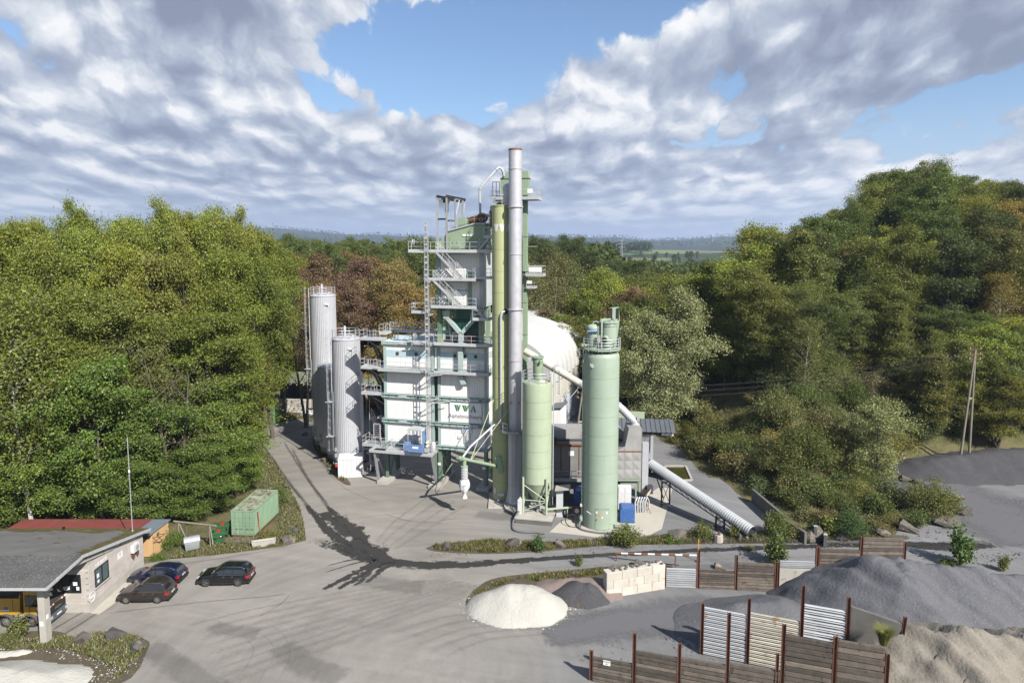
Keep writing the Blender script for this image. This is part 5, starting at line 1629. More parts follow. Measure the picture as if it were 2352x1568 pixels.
def chimney():
    c = Vector((.36, 76.9, 0)); R = .735
    T = thing('chimney', 'tall round silver steel chimney stack in front of the lettered silo', 'chimney', c)
    MB().box(-1.3, 1.3, -1.25, 1.2, 0, .42).build('plinth', CONC, T)
    MB().lathe([(1.15, .42), (.98, 1.0), (.86, 1.9), (.84, 7.9), (.80, 8.8)], 40).build('base_section', STEEL, T, 30)
    z = 8.8
    for i, z1 in enumerate((17.0, 22.8, 29.0, 34.25, 38.4, 40.55)):
        MB().lathe([(R + .003 * (i % 2), z + .002), (R + .003 * (i % 2), z1)], 48, cap=False).build('section', STEEL, T, 30)
        if i < 5:
            wide = i in (1, 3)
            MB().lathe([(R + .004, z1 - .05), (R + (.16 if wide else .055), z1 - .045), (R + (.16 if wide else .055), z1 + .045), (R + .004, z1 + .05)], 40, cap=False).build('flange', STEEL, T, 30)
        z = z1
    MB().lathe([(R + .012, 40.4), (R + .02, 40.5), (R + .02, 40.6), (R - .03, 40.6), (R - .03, 38)], 40, cap=False).build('rim', RUSTD, T, 30)
    sbar('probe', (R, .2, 37.6), (R + .12, .2, 37.6), .04, GREEN, T)
    # platform and caged ladder
    n = 9; pl = []
    for k in range(n + 1):
        a = RAD(150) + RAD(200) * k / n
        pl.append((1.75 * math.cos(a), 1.75 * math.sin(a)))
    m = MB(); inner = [(.82 * math.cos(RAD(150) + RAD(200) * k / n), .82 * math.sin(RAD(150) + RAD(200) * k / n)) for k in range(n + 1)]
    for k in range(n):
        m.prism([pl[k], pl[k + 1], inner[k + 1], inner[k]], 8.75, 8.86)
    p = m.build('platform', GALVD, T)
    railing(p, [(x, y, 8.86) for x, y in pl], GALVD, step=.9)
    ladder(T, (-.15, -1.05, .45), (-.15, -1.05, 8.8), (0, -1, 0), GALVD, .4)
    for xx in (-.5, .45): sbar('port', (xx, -.7, 12.2), (xx, -.86, 12.2), .08, RUST, T)


chimney()


def cone_silo():
    c = Vector((2.76, 73.75, 0)); R = 1.62
    T = thing('cone_silo', 'short pale green silo with cone outlet standing on pipe legs', 'silo', c, RAD(-12))
    MB().box(-1.9, 2.1, -2.7, 1.9, 0, .55).build('plinth', CONCD, T)
    MB().box(-1.95, 2.15, -2.75, 1.95, .5, .62).build('plinth_cap', CONC, T)
    MB().box(.9, 3.0, 0.2, 2.3, 0, .5).build('step', CONCD, T)
    MB().lathe([(R, 4.0)] + shell(R, 4.0, 15.0, 6, .0)[1:] + [(R * .985, 15.12), (R * .6, 15.32), (.02, 15.42)], 56).build('shell', GREENL, T, 30)
    MB().lathe([(.28, 1.55), (R - .03, 3.995)], 40).build('cone', GREENL, T, 30)
    seams(T, R, 4.0, 15.0, 6, GREEN)
    k = R * .80
    for sx, sy in ((-1, -1), (1, -1), (1, 1), (-1, 1)):
        MB().tube((sx * k, sy * k, .64), (sx * k, sy * k, 4.7), .13, 14).build('leg', GREENL, T, 40)
        sbox('foot_plate', sx * k - .25, sx * k + .25, sy * k - .2, sy * k + .2, .61, .65, GALVD, T)
    for a, b in (((-k, -k, 3.9), (k, -k, 2.2)), ((-k, -k, .9), (k, -k, 2.1)), ((-k, -k, 2.15), (k, -k, 2.15)), ((k, -k, 3.6), (k, k, 1.2)), ((k, -k, 1.0), (k, k, 3.6)), ((-k, k, 3.6), (k, k, 1.2)), ((-k, -k, 1.0), (-k, k, 3.6))):
        sbar('brace', a, b, .055, GREENL, T)
    m = MB(); m.box(-.4, .4, -.4, .4, .95, 1.5); m.tube((-.8, -.2, .95), (-.3, -.2, .95), .22, 12); m.tube((.3, -.3, .8), (.3, -.75, .8), .2, 12); m.build('rotary_valve', GALVD, T, 40)
    m = MB(); m.tube((.5, -.8, .95), (4.0, -.35, 1.35), .12, 12); m.tube((3.5, -.4, .3), (3.5, -.4, 1.25), .05, 8); m.build('blow_pipe', GREENL, T, 40)
    ring_rail(T, (0, 0), R - .05, 15.1, GALV, 1.15, 28, 10, 2)
    m = MB(); m.lathe([(.38, 15.3), (.55, 15.75), (.55, 17.3), (.60, 17.3), (.60, 17.42), (.55, 17.42), (.55, 17.75), (.68, 17.75), (.68, 17.85), (.02, 17.9)], 24, (.05, .2)); m.build('top_filter', GREEN, T, 30)
    for q in range(8):
        a = q * .785
        sbox('lid_clamp', .05 + .55 * math.cos(a) - .06, .05 + .55 * math.cos(a) + .06, .2 + .55 * math.sin(a) - .06, .2 + .55 * math.sin(a) + .06, 17.86, 17.98, GREEN, T)
    MB().box(-.95, -.45, -.1, .4, 17.45, 17.75).build('filter_box', GALV, T)
    m = MB(); m.tube((.4, -.2, 17.5), (.5, -.65, 17.4), .15, 12); m.build('filter_inlet', GREEN, T, 40)
    sbox('filter_door', -.52, -.46, -.25, .1, 16.2, 16.7, GALV, T)
    ladder(T, (R + .12, .5, 1.2), (R + .12, .5, 16.3), (1, 0, 0), GALV, .42, True, 12.5)
    for i, (x, y, mm) in enumerate(((-.7, -.9, GALV), (.5, -.8, SIGNW), (-.2, -.6, GREEN), (1.0, -.3, RUSTD))):
        sbox('top_gear', x, x + .45, y, y + .3, 15.25, 15.45, mm, T)
    sbar('level_probe', (-R - .1, -.4, 5.4), (-R + .05, -.4, 5.4), .04, RUSTD, T)


cone_silo()


def mint_silo():
    c = Vector((9.5, 71.35, 0)); R = 1.86
    T = thing('mint_silo', 'fat mint green round silo with door and railed filters on top', 'silo', c)
    MB().lathe(shell(R, .0, 18.3, 9, .0, .010) + [(R * .985, 18.55), (R * .92, 18.75), (R * .6, 18.95), (.02, 19.05)], 64).build('shell', GREENR, T, 32)
    MB().lathe([(R - .1, 19.12), (R + .03, 19.12), (R + .03, 19.22), (R - .1, 19.22)], 48, cap=True).build('top_deck', GREENR, T, 30)
    for q in range(10):
        a = q * .628 + .2; x, y = (R - .18) * math.cos(a), (R - .18) * math.sin(a)
        sbox('deck_bracket', x - .02, x + .02, y - .05, y + .05, 18.7, 19.12, GREENR, T)
    ring_rail(T, (0, 0), R + .06, 19.15, GALV, 1.2, 36, 10, 3, .035)
    m = MB(); m.lathe([(.45, 19.2), (.62, 19.6), (.62, 21.3), (.66, 21.3), (.66, 21.4), (.6, 21.55), (.35, 21.72), (.02, 21.78)], 24, (-.95, .1)); m.build('air_filter', GREENR, T, 30)
    sbar('air_bank', (-1.6, -.55, 21.05), (-.55, -.6, 21.05), .14, LBLUE, T)
    for q in range(4): sbar('air_valve', (-1.45 + q * .25, -.68, 21.05), (-1.45 + q * .25, -.76, 21.05), .06, BLACK, T)
    m = MB(); m.path([(-.95, .1, 21.75), (-.95, .1, 22.0), (-.6, .1, 22.05), (-.25, .1, 21.8), (-.2, .1, 20.9)], .06, 8); m.build('filter_pipe', GREENR, T, 50)
    m = MB(); m.lathe([(.72, 19.2), (.88, 19.6), (.88, 20.55), (.86, 20.56), (.86, 21.6), (.9, 21.6), (.95, 21.66), (.9, 21.72), (.86, 21.9), (1.02, 21.9), (1.02, 22.05), (.02, 22.12)], 30, (.72, .15)); m.build('big_filter', GREENR, T, 30)
    for q in range(9):
        a = q * .698
        x, y = .72 + .82 * math.cos(a), .15 + .82 * math.sin(a)
        sbox('lid_clamp', x - .09, x + .09, y - .05, y + .05, 22.05, 22.3, GREENR, T)
    m = MB(); m.tube((.3, -.62, 20.35), (.15, -.95, 20.25), .34, 16); m.build('inlet_stub', GREENR, T, 40)
    m = MB(); m.tube((.14, -.96, 20.246), (.135, -.975, 20.244), .27, 16); m.build('inlet_opening', BLACK, T, 40)
    # raised lid with two dampers
    MB().slab([(.95, 21.3), (.95, 23.45), (1.85, 23.5), (1.95, 22.2), (1.75, 20.3), (1.6, 20.3), (1.6, 21.2)], .75, .95).build('explosion_lid', GREENR, T)
    for x in (.92, 1.62): sbox('damper', x, x + .22, .6, .74, 22.15, 23.4, RUBBER, T)
    m = MB(); m.path([(-.15, -.75, 19.2), (-.15, -.75, 22.25), (-.1, -.7, 22.3), (.8, -.5, 22.35)], .085, 10); m.build('vent_pipe', GREENR, T, 50)
    sbox('junction_box', -.62, -.3, -1.0, -.75, 20.0, 20.7, GALVD, T)
    seams(T, R, 0, 18.3, 9, GREEN)
    # filling line up the side
    x, y = -R - .13, -.35
    m = MB(); m.path([(x, y, .9), (x, y, 19.3)], .085, 12); m.build('fill_pipe', GREENR, T, 50)
    m = MB(); m.lathe([(.01, -.28), (.2, -.22), (.3, 0), (.2, .22), (.01, .28)], 18); m.xf(Matrix.Translation((x - .02, y, 19.55))); m.build('fill_elbow', GREENR, T, 40)
    m = MB(); m.tube((x, y, 19.6), (x + .8, y + .1, 19.6), .1, 10); m.build('fill_pipe', GREENR, T, 40)
    for z in (3.5, 7.2, 10.4, 13.6, 17.8): sbox('pipe_clip', x - .05, x + .32, y - .1, y - .02, z, z + .09, GREENR, T)
    m = MB(); m.lathe([(.01, -.3), (.22, -.22), (.27, 0), (.2, .2), (.1, .35)], 16); m.xf(Matrix.Translation((x - .05, y - .1, .85))); m.build('hose_coupling', GREENR, T, 40)
    sbox('valve', x - .18, x + .14, y - .12, y + .12, 2.1, 2.4, CREAM, T)
    m = MB(); m.lathe([(.16, -.02), (.16, .1)], 16); m.xf(Matrix.Translation((-1.15, -1.5, 17.55)) @ Matrix.Rotation(RAD(90), 4, 'X')); m.box(-1.4, -.95, -1.48, -1.42, 17.3, 17.8); m.build('manhole', GREENR, T, 40)
    # door, bent to the shell
    def patch(a0, a1, z0, z1, rr, name, mat, n=8, dip=0):
        vs, fs = [], []
        for r_ in (rr, rr - .05):
            for i in range(n + 1):
                a = a0 + (a1 - a0) * i / n
                vs.append((r_ * math.cos(a), r_ * math.sin(a), z0)); vs.append((r_ * math.cos(a), r_ * math.sin(a), z1))
        for i in range(n): fs.append((2 * i, 2 * i + 2, 2 * i + 3, 2 * i + 1))
        m_ = 2 * (n + 1)
        fs += [(1 + 2 * i, 3 + 2 * i, m_ + 3 + 2 * i, m_ + 1 + 2 * i) for i in range(n)] + [(0, 1, m_ + 1, m_), (2 * n + 1, 2 * n, m_ + 2 * n, m_ + 2 * n + 1)]
        return MB().add(vs, fs).build(name, mat, T, 30)
    a0, a1 = RAD(-112), RAD(-66)
    patch(a0 - .012, a1 + .012, .1, 2.36, R + .016, 'door_gap', BLACK)
    patch(a0, a1, .13, 2.33, R + .03, 'door', GREENR)
    sbox('door_handle', -.62, -.57, -1.83, -1.78, 1.1, 1.3, BLACK, T)
    for a, z, s, mt in ((-108, 2.0, .11, SIGNW), (-75, 1.98, .11, SIGNW)):
        m = MB(); m.lathe([(s, -.01), (s, .012)], 18); m.xf(Matrix.Translation(((R + .035) * math.cos(RAD(a)), (R + .035) * math.sin(RAD(a)), z)) @ Matrix.Rotation(RAD(a + 90), 4, 'Z') @ Matrix.Rotation(RAD(90), 4, 'X')); m.build('round_sign', mt, T)
    for a, z in ((-97, 1.75), (-88, 1.72)):
        x_, y_ = (R + .035) * math.cos(RAD(a)), (R + .035) * math.sin(RAD(a))
        MB().slab([(x_ - .11, z - .1), (x_ + .11, z - .1), (x_, z + .12)], y_ - .012, y_ + .004).build('warning_sign', YEL, T)
    sbox('notice', -.62, -.45, -1.80, -1.78, 1.62, 1.85, REDW, T)
    sbox('notice', -.07, .05, -1.92, -1.9, 1.38, 1.58, SIGNW, T)
    m = MB(); m.path([(1.3, -1.35, .5), (1.6, -1.6, .55), (3.6, -1.4, .5)], .1, 10); m.build('drain_pipe', GREENR, T, 50)
    for z in (1.0,): sbar('white_hose', (-1.55, -1.2, 1.9), (-1.15, -1.62, 1.75), .05, WHITE, T)


mint_silo()


def tanks():
    for i, (x, y, h, lab) in enumerate(((-22.3, 90.8, 17.5, 'shorter lit silver ribbed tank behind the white box container'), (-24.3, 94.15, 12.6, 'shaded ribbed tank just behind the shorter silver tank'), (-26.2, 97.4, 12.6, 'shaded ribbed tank next to the tallest silver tank'), (-28.0, 100.7, 22.5, 'tallest silver ribbed tank at the far end of the tank row'))):
        R = 1.86
        T = thing('bitumen_tank', lab, 'tank', (x, y, 0), 0, 'row of silver bitumen tanks')
        n = 88; vs = []; fs = []
        for z in (1.0, h):
            for k in range(n):
                rr = R - (.035 if k % 2 else 0); a = 6.28319 * k / n
                vs.append((rr * math.cos(a), rr * math.sin(a), z))
        for k in range(n): fs.append((k, (k + 1) % n, n + (k + 1) % n, n + k))
        MB().add(vs, fs).build('cladding', TANK, T)
        MB().lathe([(R - .12, 0), (R - .12, 1.05)], 40).build('skirt', GALVD, T, 30)
        MB().lathe([(R + .03, h - .1), (R + .05, h), (R * .95, h + .14), (R * .5, h + .36), (.02, h + .42)], 44).build('roof', STEEL, T, 30)
        sbox('label_plate', .7, 1.35, -R - .0, -R + .12, h - 1.25, h - 1.05, SIGNW, T, rz=.0) if i in (0, 3) else None
        if i in (0, 3):
            ring_rail(T, (0, 0), R - .05, h + .05, GALV, 1.15, 30, 12, 2)
            m = MB(); m.tube((-.1, -.1, h + .3), (-.1, -.1, h + 1.0), .16, 12); m.tube((-.1, -.1, h + 1.0), (-.1, -.1, h + 1.7), .22, 12, .15); m.build('agitator', GALV, T, 40)
            m = MB(); m.tube((1.0, -.3, h + .1), (1.0, -.3, h + .55), .3, 14); m.build('manhole', GALV, T, 40)
            la = RAD(-158); o = Vector((math.cos(la), math.sin(la), 0))
            b = o * (R + .15)
            zb = h * .52
            ladder(T, (b.x, b.y, zb), (b.x, b.y, h + 1.1), o, GALV, .45, True, .2)
            la2 = RAD(-148); o2 = Vector((math.cos(la2), math.sin(la2), 0)); b2 = o2 * (R + .15)
            ladder(T, (b2.x, b2.y, h * .25), (b2.x, b2.y, zb + 1.4), o2, GALV, .45, True, .2)
            la3 = RAD(-165); o3 = Vector((math.cos(la3), math.sin(la3), 0)); b3 = o3 * (R + .15)
            ladder(T, (b3.x, b3.y, .1), (b3.x, b3.y, h * .25 + 2.2), o3, GALV, .45, True, 2.2)
            for zz in (zb, h * .25): 
                q = o * (R + .45); sbox('rest_platform', q.x - .5, q.x + .5, q.y - .5, q.y + .5, zz - .05, zz, GALV, T)
        if i == 0:
            m = MB(); m.path([(R + .25, -.6, .9), (R + .25, -.6, 12.6), (R + .2, -.55, 12.95), (R - .1, -.4, 13.1)], .17, 12); m.build('vent_pipe', STEEL, T, 50)
        for z in (1.6, 2.4): sbox('valve_box', -R * .72 - .15, -R * .72 + .15, -R * .72 - .2, -R * .72 + .05, z, z + .5, GALVD, T)
    T = thing('pump_set', 'pipes and pump between the front tank and the tower stairs', 'pump', (-19.3, 88.4, 0))
    m = MB(); m.path([(0, 0, 2.6), (.5, -.3, 2.4), (.6, -.4, 1.0), (.9, -.4, .7)], .18, 10); m.path([(-.3, .2, 3.0), (.8, -.2, 3.0), (1.0, -.2, 2.0)], .14, 10); m.build('pipework', GALVD, T, 50)
    MB().box(.1, 1.0, -.6, .1, .1, .8).build('pump', DARKST, T)


tanks()


def corr(b, p0, p1, z0, z1, pitch=.30, depth=.05, th=.02):
    """vertical trapezoid sheet between two plan points"""
    p0, p1 = Vector((*p0, 0)), Vector((*p1, 0)); d = (p1 - p0); L = d.length; d.normalize(); nrm = Vector((d.y, -d.x, 0))
    n = max(2, int(L / pitch)); prof = []
    for k in range(n):
        for f, o in ((0, 0), (.35, 0), (.5, 1), (.85, 1)):
            prof.append((L * (k + f) / n, o * depth))
    prof.append((L, 0))
    vs = []
    for s, o in prof:
        q = p0 + d * s - nrm * o
        vs += [(q.x, q.y, z0), (q.x, q.y, z1)]
    b.add(vs, [(2 * i, 2 * i + 2, 2 * i + 3, 2 * i + 1) for i in range(len(prof) - 1)])
    return b


def container(name, label, loc, rz, w, l, h, mat, roofmat, rust=False, z0=0.0, doors=True, group=None):
    T = thing(name, label, 'container', loc, rz, group)
    b = MB(); corr(b, (.06, 0.02), (w - .06, .02), z0 + .12, z0 + h - .1) if not doors else None
    if doors: b.box(.06, w - .06, .03, .07, z0 + .14, z0 + h - .1)
    corr(b, (w - .02, .05), (w - .02, l - .05), z0 + .12, z0 + h - .1); corr(b, (w - .05, l - .02), (.05, l - .02), z0 + .12, z0 + h - .1); corr(b, (.02, l - .05), (.02, .05), z0 + .12, z0 + h - .1)
    b.build('wall', mat, T)
    b = MB()
    for x in (0, w - .1):
        for y in (0, l - .1): b.box(x - .002, x + .102, y - .002, y + .102, z0, z0 + h)
    for z in (z0, z0 + h - .11):
        b.box(.1, w - .1, 0, .1, z, z + .12); b.box(.1, w - .1, l - .1, l, z, z + .12); b.box(0, .1, .1, l - .1, z, z + .12); b.box(w - .1, w, .1, l - .1, z, z + .12)
    b.build('frame', mat, T)
    b = MB(); n = int(l / .22); vs = []
    for k in range(n + 1):
        for f in ((0, .35, .5, .85) if k < n else (0,)):
            y = .05 + (l - .1) * (k + f) / n; z = z0 + h - (.045 if f in (.5, .85) else 0.01)
            vs += [(.05, y, z), (w - .05, y, z)]
    b.add(vs, [(2 * i, 2 * i + 1, 2 * i + 3, 2 * i + 2) for i in range(len(vs) // 2 - 1)])
    b.build('roof', roofmat, T)
    if doors:
        for s in (0, 1):
            x0 = .1 + s * (w / 2 - .1); x1 = x0 + w / 2 - .12
            d = MB().box(x0 + .01, x1, -.005, .03, z0 + .16, z0 + h - .14).build('door', mat, T)
            for zz in (.55, .95, 1.35, 1.8):
                sbox('door_rib', x0 + .08, x1 - .08, -.014, -.006, z0 + zz, z0 + zz + .035, CONTD, d)
            for f in (.3, .72):
                sbar('lock_bar', (x0 + (x1 - x0) * f, -.035, z0 + .15), (x0 + (x1 - x0) * f, -.035, z0 + h - .15), .022, mat, d)
                sbox('lock_handle', x0 + (x1 - x0) * f - .02, x0 + (x1 - x0) * f + .3, -.07, -.05, z0 + .68, z0 + .71, RUST, d)
    for x in (.02, w - .14):
        for z in (z0 + .005, z0 + h - .11): sbox('corner_casting', x - .03, x + .15, -.02, .12, z, z + .11, mat, T)
    return T


wc = container('box_container', 'small white ribbed box container at the foot of the front silver tank', G(777, 1098), RAD(10), 3.1, 2.5, 2.5, WHITE, WHITE, doors=False)
sbox('warning_flag', -.35, .0, .02, .05, 1.5, 1.95, REDW, wc); sbox('flag_lid', -.4, .02, -.05, .25, 1.95, 2.0, GALVD, wc)


def bucket_elevator():
    T = thing('bucket_elevator', 'green bucket elevator with railed head platform behind the chimney', 'elevator', (.15, 84.3, 0), PRZ)
    for x, w in ((-1.35, .5), (1.25, .52)):
        MB().box(x, x + w, -.3, .4, 0, 36.6).build('casing', GREEN, T)
        for z in range(3, 36, 4):
            sbox('flange', x - .06, x + w + .06, -.36, .46, z, z + .06, GREEN, T)
    MB().slab([(-1.5, 36.0), (-1.5, 38.0), (-.55, 38.9), (1.9, 38.9), (2.0, 38.0), (2.0, 36.0)], -.45, .6).build('head', GREEN, T)
    sbox('head_joint', -1.55, 2.05, -.5, .65, 37.95, 38.03, DARKST, T)
    m = MB(); m.lathe([(.3, -.15), (.3, .1), (.2, .15)], 18); m.xf(Matrix.Translation((.1, -.55, 37.3)) @ Matrix.Rotation(RAD(90), 4, 'X')); m.build('head_bearing', GALVD, T, 40)
    MB().slab([(-1.4, 36.4), (-1.4, 35.6), (-3.0, 34.1), (-3.0, 33.2), (-2.1, 33.2), (-2.1, 34.0), (-.6, 35.6)], -.3, .5).build('outlet_chute', GREEN, T)
    MB().box(-3.0, -2.1, -.25, .45, 32.0, 33.18).build('chute_boot', RUST, T)
    p = platform(T, -2.4, 3.3, -1.4, 1.4, 35.6, GALV, 'FBLR', mids=1)
    sbox('sign_board', 2.1, 2.75, -1.46, -1.44, 36.15, 36.65, SIGNW, p); sbox('sign_board', -.4, .4, -1.46, -1.44, 36.1, 36.6, SIGNW, p)
    for x in (-2.35, -1.9, -1.5): sbeam('hoist_post', (x, -.9, 35.6), (x, -.9, 37.6), .05, .07, DARKST, T)
    sbeam('hoist_post', (-2.4, -.9, 37.6), (-1.45, -.9, 37.6), .05, .07, DARKST, T)
    p = platform(T, 1.8, 3.9, -1.0, .8, 26.4, GALV, 'FBR', mids=1); sbox('sign_board', 2.2, 3.8, -1.06, -1.04, 26.75, 27.35, SIGNW, p)
    p = platform(T, 1.8, 2.8, -.6, .8, 24.9, GALV, 'FR', mids=1); sbox('sign_board', 1.9, 2.5, -.66, -.64, 25.3, 25.7, SIGNW, p)
    sbar('stub_pipe', (1.7, -.2, 29.8), (3.0, -.2, 29.8), .05, GREEN, T)
    sbox('gear_box', 1.3, 1.9, -.5, .5, 26.8, 27.6, GREEN, T)
    a = GY(1102.7, 570, 84) - Vector((.15, 84.3, 0))
    def w(px, py, Y):
        p_ = GY(px, py, Y); q = Matrix.Rotation(-PRZ, 3, 'Z') @ (p_ - Vector((.15, 84.3, 0))); return q
    pts = [w(1103, 494, 83), w(1102, 436, 83), w(1106, 428, 83), w(1139, 391, 83.6), w(1146, 385, 83.7), w(1153, 388, 83.8), w(1156, 397, 83.9), w(1157, 405, 84)]
    MB().path(pts, .15, 12).build('vent_pipe', GALV, T, 50)
    for k in (1, 3): MB().path([pts[k], pts[k] + (pts[k + 1] - pts[k]).normalized() * .12], .2, 12).build('pipe_collar', GALVD, T, 40)


bucket_elevator()


def filter_house():
    T = thing('filter_house', 'long dusty grey bag filter housing behind the green silos', 'filter', (3.6, 77.9, 0))
    MB().box(0, 9.6, 0, 3.2, 3.0, 7.2).build('housing', FILT, T)
    for k in range(9):
        sbox('wall_plate', .06 + k * 1.06, 1.02 + k * 1.06, -.05, -.002, 3.1, 6.6, FILT, T)
        sbox('rib', 1.02 + k * 1.06, 1.10 + k * 1.06, -.09, -.002, 3.0, 6.75, RUST, T)
    MB().slab([(-.05, 7.2), (-.05, 7.9), (.4, 8.45), (9.2, 8.45), (9.65, 7.9), (9.65, 7.2)], .5, 3.2).build('roof_hood', DUCT, T)
    MB().box(0, 9.6, -.25, .5, 6.75, 6.9).build('gutter', RUSTD, T)
    m = MB(); m.tube((1.2, .1, 7.35), (9.4, .1, 7.35), .13, 10); m.tube((1.5, .1, 6.9), (1.5, .1, 7.6), .2, 12); m.build('air_header', DARKST, T, 40)
    p = platform(T, -.5, 9.6, -1.0, -.1, 2.9, GALVD, 'F')
    MB().box(.3, 9.3, .2, 3.0, .0, 2.85).build('hopper', FILT, T)
    for k in range(7): sbox('leg', .1 + k * 1.5, .25 + k * 1.5, -.05, .1, 0, 2.85, FILT, T)
    sbox('notice', 3.05, 3.65, -.08, -.055, 5.5, 6.05, SIGNW, T)
    text_mesh('BENNINGHOVEN', .075, SIGNBLUE, T, (3.35, -.084, 5.9), FRONT); text_mesh('Entstaubung', .06, SIGNBLUE, T, (3.35, -.084, 5.7), FRONT)
    m = MB(); m.lathe([(.8, 0), (.8, .5)], 26); m.xf(Matrix.Translation((.9, -.6, 1.6)) @ Matrix.Rotation(RAD(90), 4, 'X')); m.build('fan_volute', CREAM, T, 40)


filter_house()


def exhaust_box():
    T = thing('dryer_exhaust_box', 'pale dusty sheet metal hood with cross broken panels behind the mint green silo', 'hood', (12.4, 76.2, 0), 0)
    MB().slab([(-.6, 3.4), (-.6, 6.6), (.5, 7.2), (.9, 9.3), (2.0, 9.5), (2.35, 9.3), (2.35, 3.4)], -.3, 2.2).build('hood', DUCT, T)
    MB().slab([(-.2, 3.38), (2.3, 3.38), (1.7, 2.2), (.3, 2.2)], 0, 2.0).build('hopper', DUCT, T)
    m = MB().box(-.65, 2.4, -.36, -.3, 6.55, 6.68); m.build('joint', RUSTD, T)
    for ix in range(3):
        for iz in range(3):
            x0, z0 = -.55 + ix * .97, 3.5 + iz * 1.02
            b = MB(); cx, cz = x0 + .47, z0 + .49
            b.add([(x0, -.305, z0), (x0 + .94, -.305, z0), (x0 + .94, -.305, z0 + .98), (x0, -.305, z0 + .98), (cx, -.37, cz)], [(0, 1, 4), (1, 2, 4), (2, 3, 4), (3, 0, 4)])
            b.build('panel', DUCT, T)
    for k in range(6):
        sbox('side_rib', 2.352, 2.42, -.2, 2.1, 3.6 + k * .95, 3.68 + k * .95, CREAM, T)
    for y in (-.28, .6, 1.4, 2.1): sbox('side_rib', 2.352, 2.40, y - .04, y + .04, 3.4, 9.2, DUCT, T)
    for x in (-.5, 2.25):
        for y in (-.2, 2.1): MB().ibeam((x, y, 0), (x, y, 3.4), .18, .18, .03, (0, 1, 0)).build('leg', GREEN, T)
    MB().box(-.6, 2.35, -.35, -.2, 3.15, 3.35).build('beam', GREEN, T)
    MB().box(2.5, 3.2, -.2, .3, 1.0, 7.6).build('side_frame', TANK, T)
    MB().slab([(2.42, 6.6), (3.3, 7.4), (3.3, 4.0), (2.8, 3.0)], .2, 1.6).build('side_duct', TANK, T)


exhaust_box()


def exhaust_pipe():
    T = thing('exhaust_pipe', 'fat cream pipe sloping down from the tower to the dryer hood', 'pipe', (13.9, 77.2, 9.4))
    b = Vector((13.9, 77.2, 9.4))
    p0 = GY(1206, 806, 82.5) - b; p1 = GY(1420, 932, 77.6) - b
    segs = [p0.lerp(p1, t) for t in (0, .33, .62, 1)]
    for k in range(3):
        MB().tube(segs[k], segs[k + 1], .43, 24).build('section', CREAM, T, 40)
    for k in (1, 2, 3):
        d = (p1 - p0).normalized()
        MB().tube(segs[k] - d * .18, segs[k] + d * .18, .49, 24).build('flange', GALVD, T, 40)
    e = Vector((0, 0, 0))
    MB().path([p1, p1.lerp(e, .35) + Vector((0, 0, .25)), p1.lerp(e, .72) + Vector((.1, 0, .3)), e + Vector((.25, 0, .35)), e + Vector((.3, 0, -.4))], .46, 20).build('elbow', GALV, T, 60)
    MB().tube((.3, 0, -.38), (.3, 0, .1), .52, 20).build('collar', CREAM, T, 40)
    MB().box(.45, .75, -.4, -.1, .4, 1.0).build('damper_drive', GALVD, T)
    q = segs[2]
    sbar('stay', q, q + Vector((-1.6, 0, -1.9)), .05, GALV, T)


exhaust_pipe()


def dome_hall():
    T = thing('dome_hall', 'white fabric storage hall with arched ribbed roof behind the chimney', 'hall', (5.9, 102.2, 0), RAD(-17.5))
    W, zs, zt, L, n = 26.0, 8.6, 16.8, 32.0, 11
    for k in range(n):
        y0, y1 = L * k / n, L * (k + 1) / n
        vs, fs = [], []; na, ny = 26, 5
        for j in range(ny + 1):
            t = j / ny; y = y0 + (y1 - y0) * t; bulge = .34 * math.sin(math.pi * t)
            for i in range(na + 1):
                a = math.pi * i / na
                vs.append((-W / 2 + (W / 2 + bulge) * math.cos(a), y, zs + (zt - zs + bulge) * math.sin(a) ** .72 if i not in (0, na) else zs))
        for j in range(ny):
            for i in range(na):
                fs.append((j * (na + 1) + i, (j + 1) * (na + 1) + i, (j + 1) * (na + 1) + i + 1, j * (na + 1) + i + 1))
        MB().add(vs, fs).build('roof_panel', HALLW, T, 60)
        MB().box(-.02, .03, y0 + .04, y1 - .04, 5.0, zs).build('side_panel', HALLD, T)
        MB().box(-.01, .04, y0 + .02, y1 - .02, 0, 4.97).build('skirt_panel', HALLB, T)
        sbox('clamp', .04, .12, y0 - .06, y0 + .06, 4.9, 5.2, RUST, T)
        MB().path([(-W / 2 + (W / 2 + .03) * math.cos(math.pi * i / 30), y0, zs + (zt - zs + .03) * math.sin(math.pi * i / 30) ** .72) for i in range(31)], .05, 6).build('rib', HALLD, T, 50)
    for y in (0.0, L):
        poly = [(0, 0), (0, zs)] + [(-W / 2 + W / 2 * math.cos(math.pi * i / 20), zs + (zt - zs) * math.sin(math.pi * i / 20) ** .72) for i in range(1, 20)] + [(-W, zs), (-W, 0)]
        MB().slab(poly, y - .05, y + .05).build('gable', HALLW, T)
    MB().box(-.05, .08, .1, L, 4.96, 5.02).build('hem', HALLW, T)
    m = MB(); m.box(.3, 1.9, -1.2, 2.4, 0, 5.2); m.build('annex', CLAD, T)
    MB().slab([(.1, 5.25), (2.1, 5.6), (2.1, 5.75), (.1, 5.4)], -1.4, 2.6).build('annex_roof', ROOFG, T)


dome_hall()


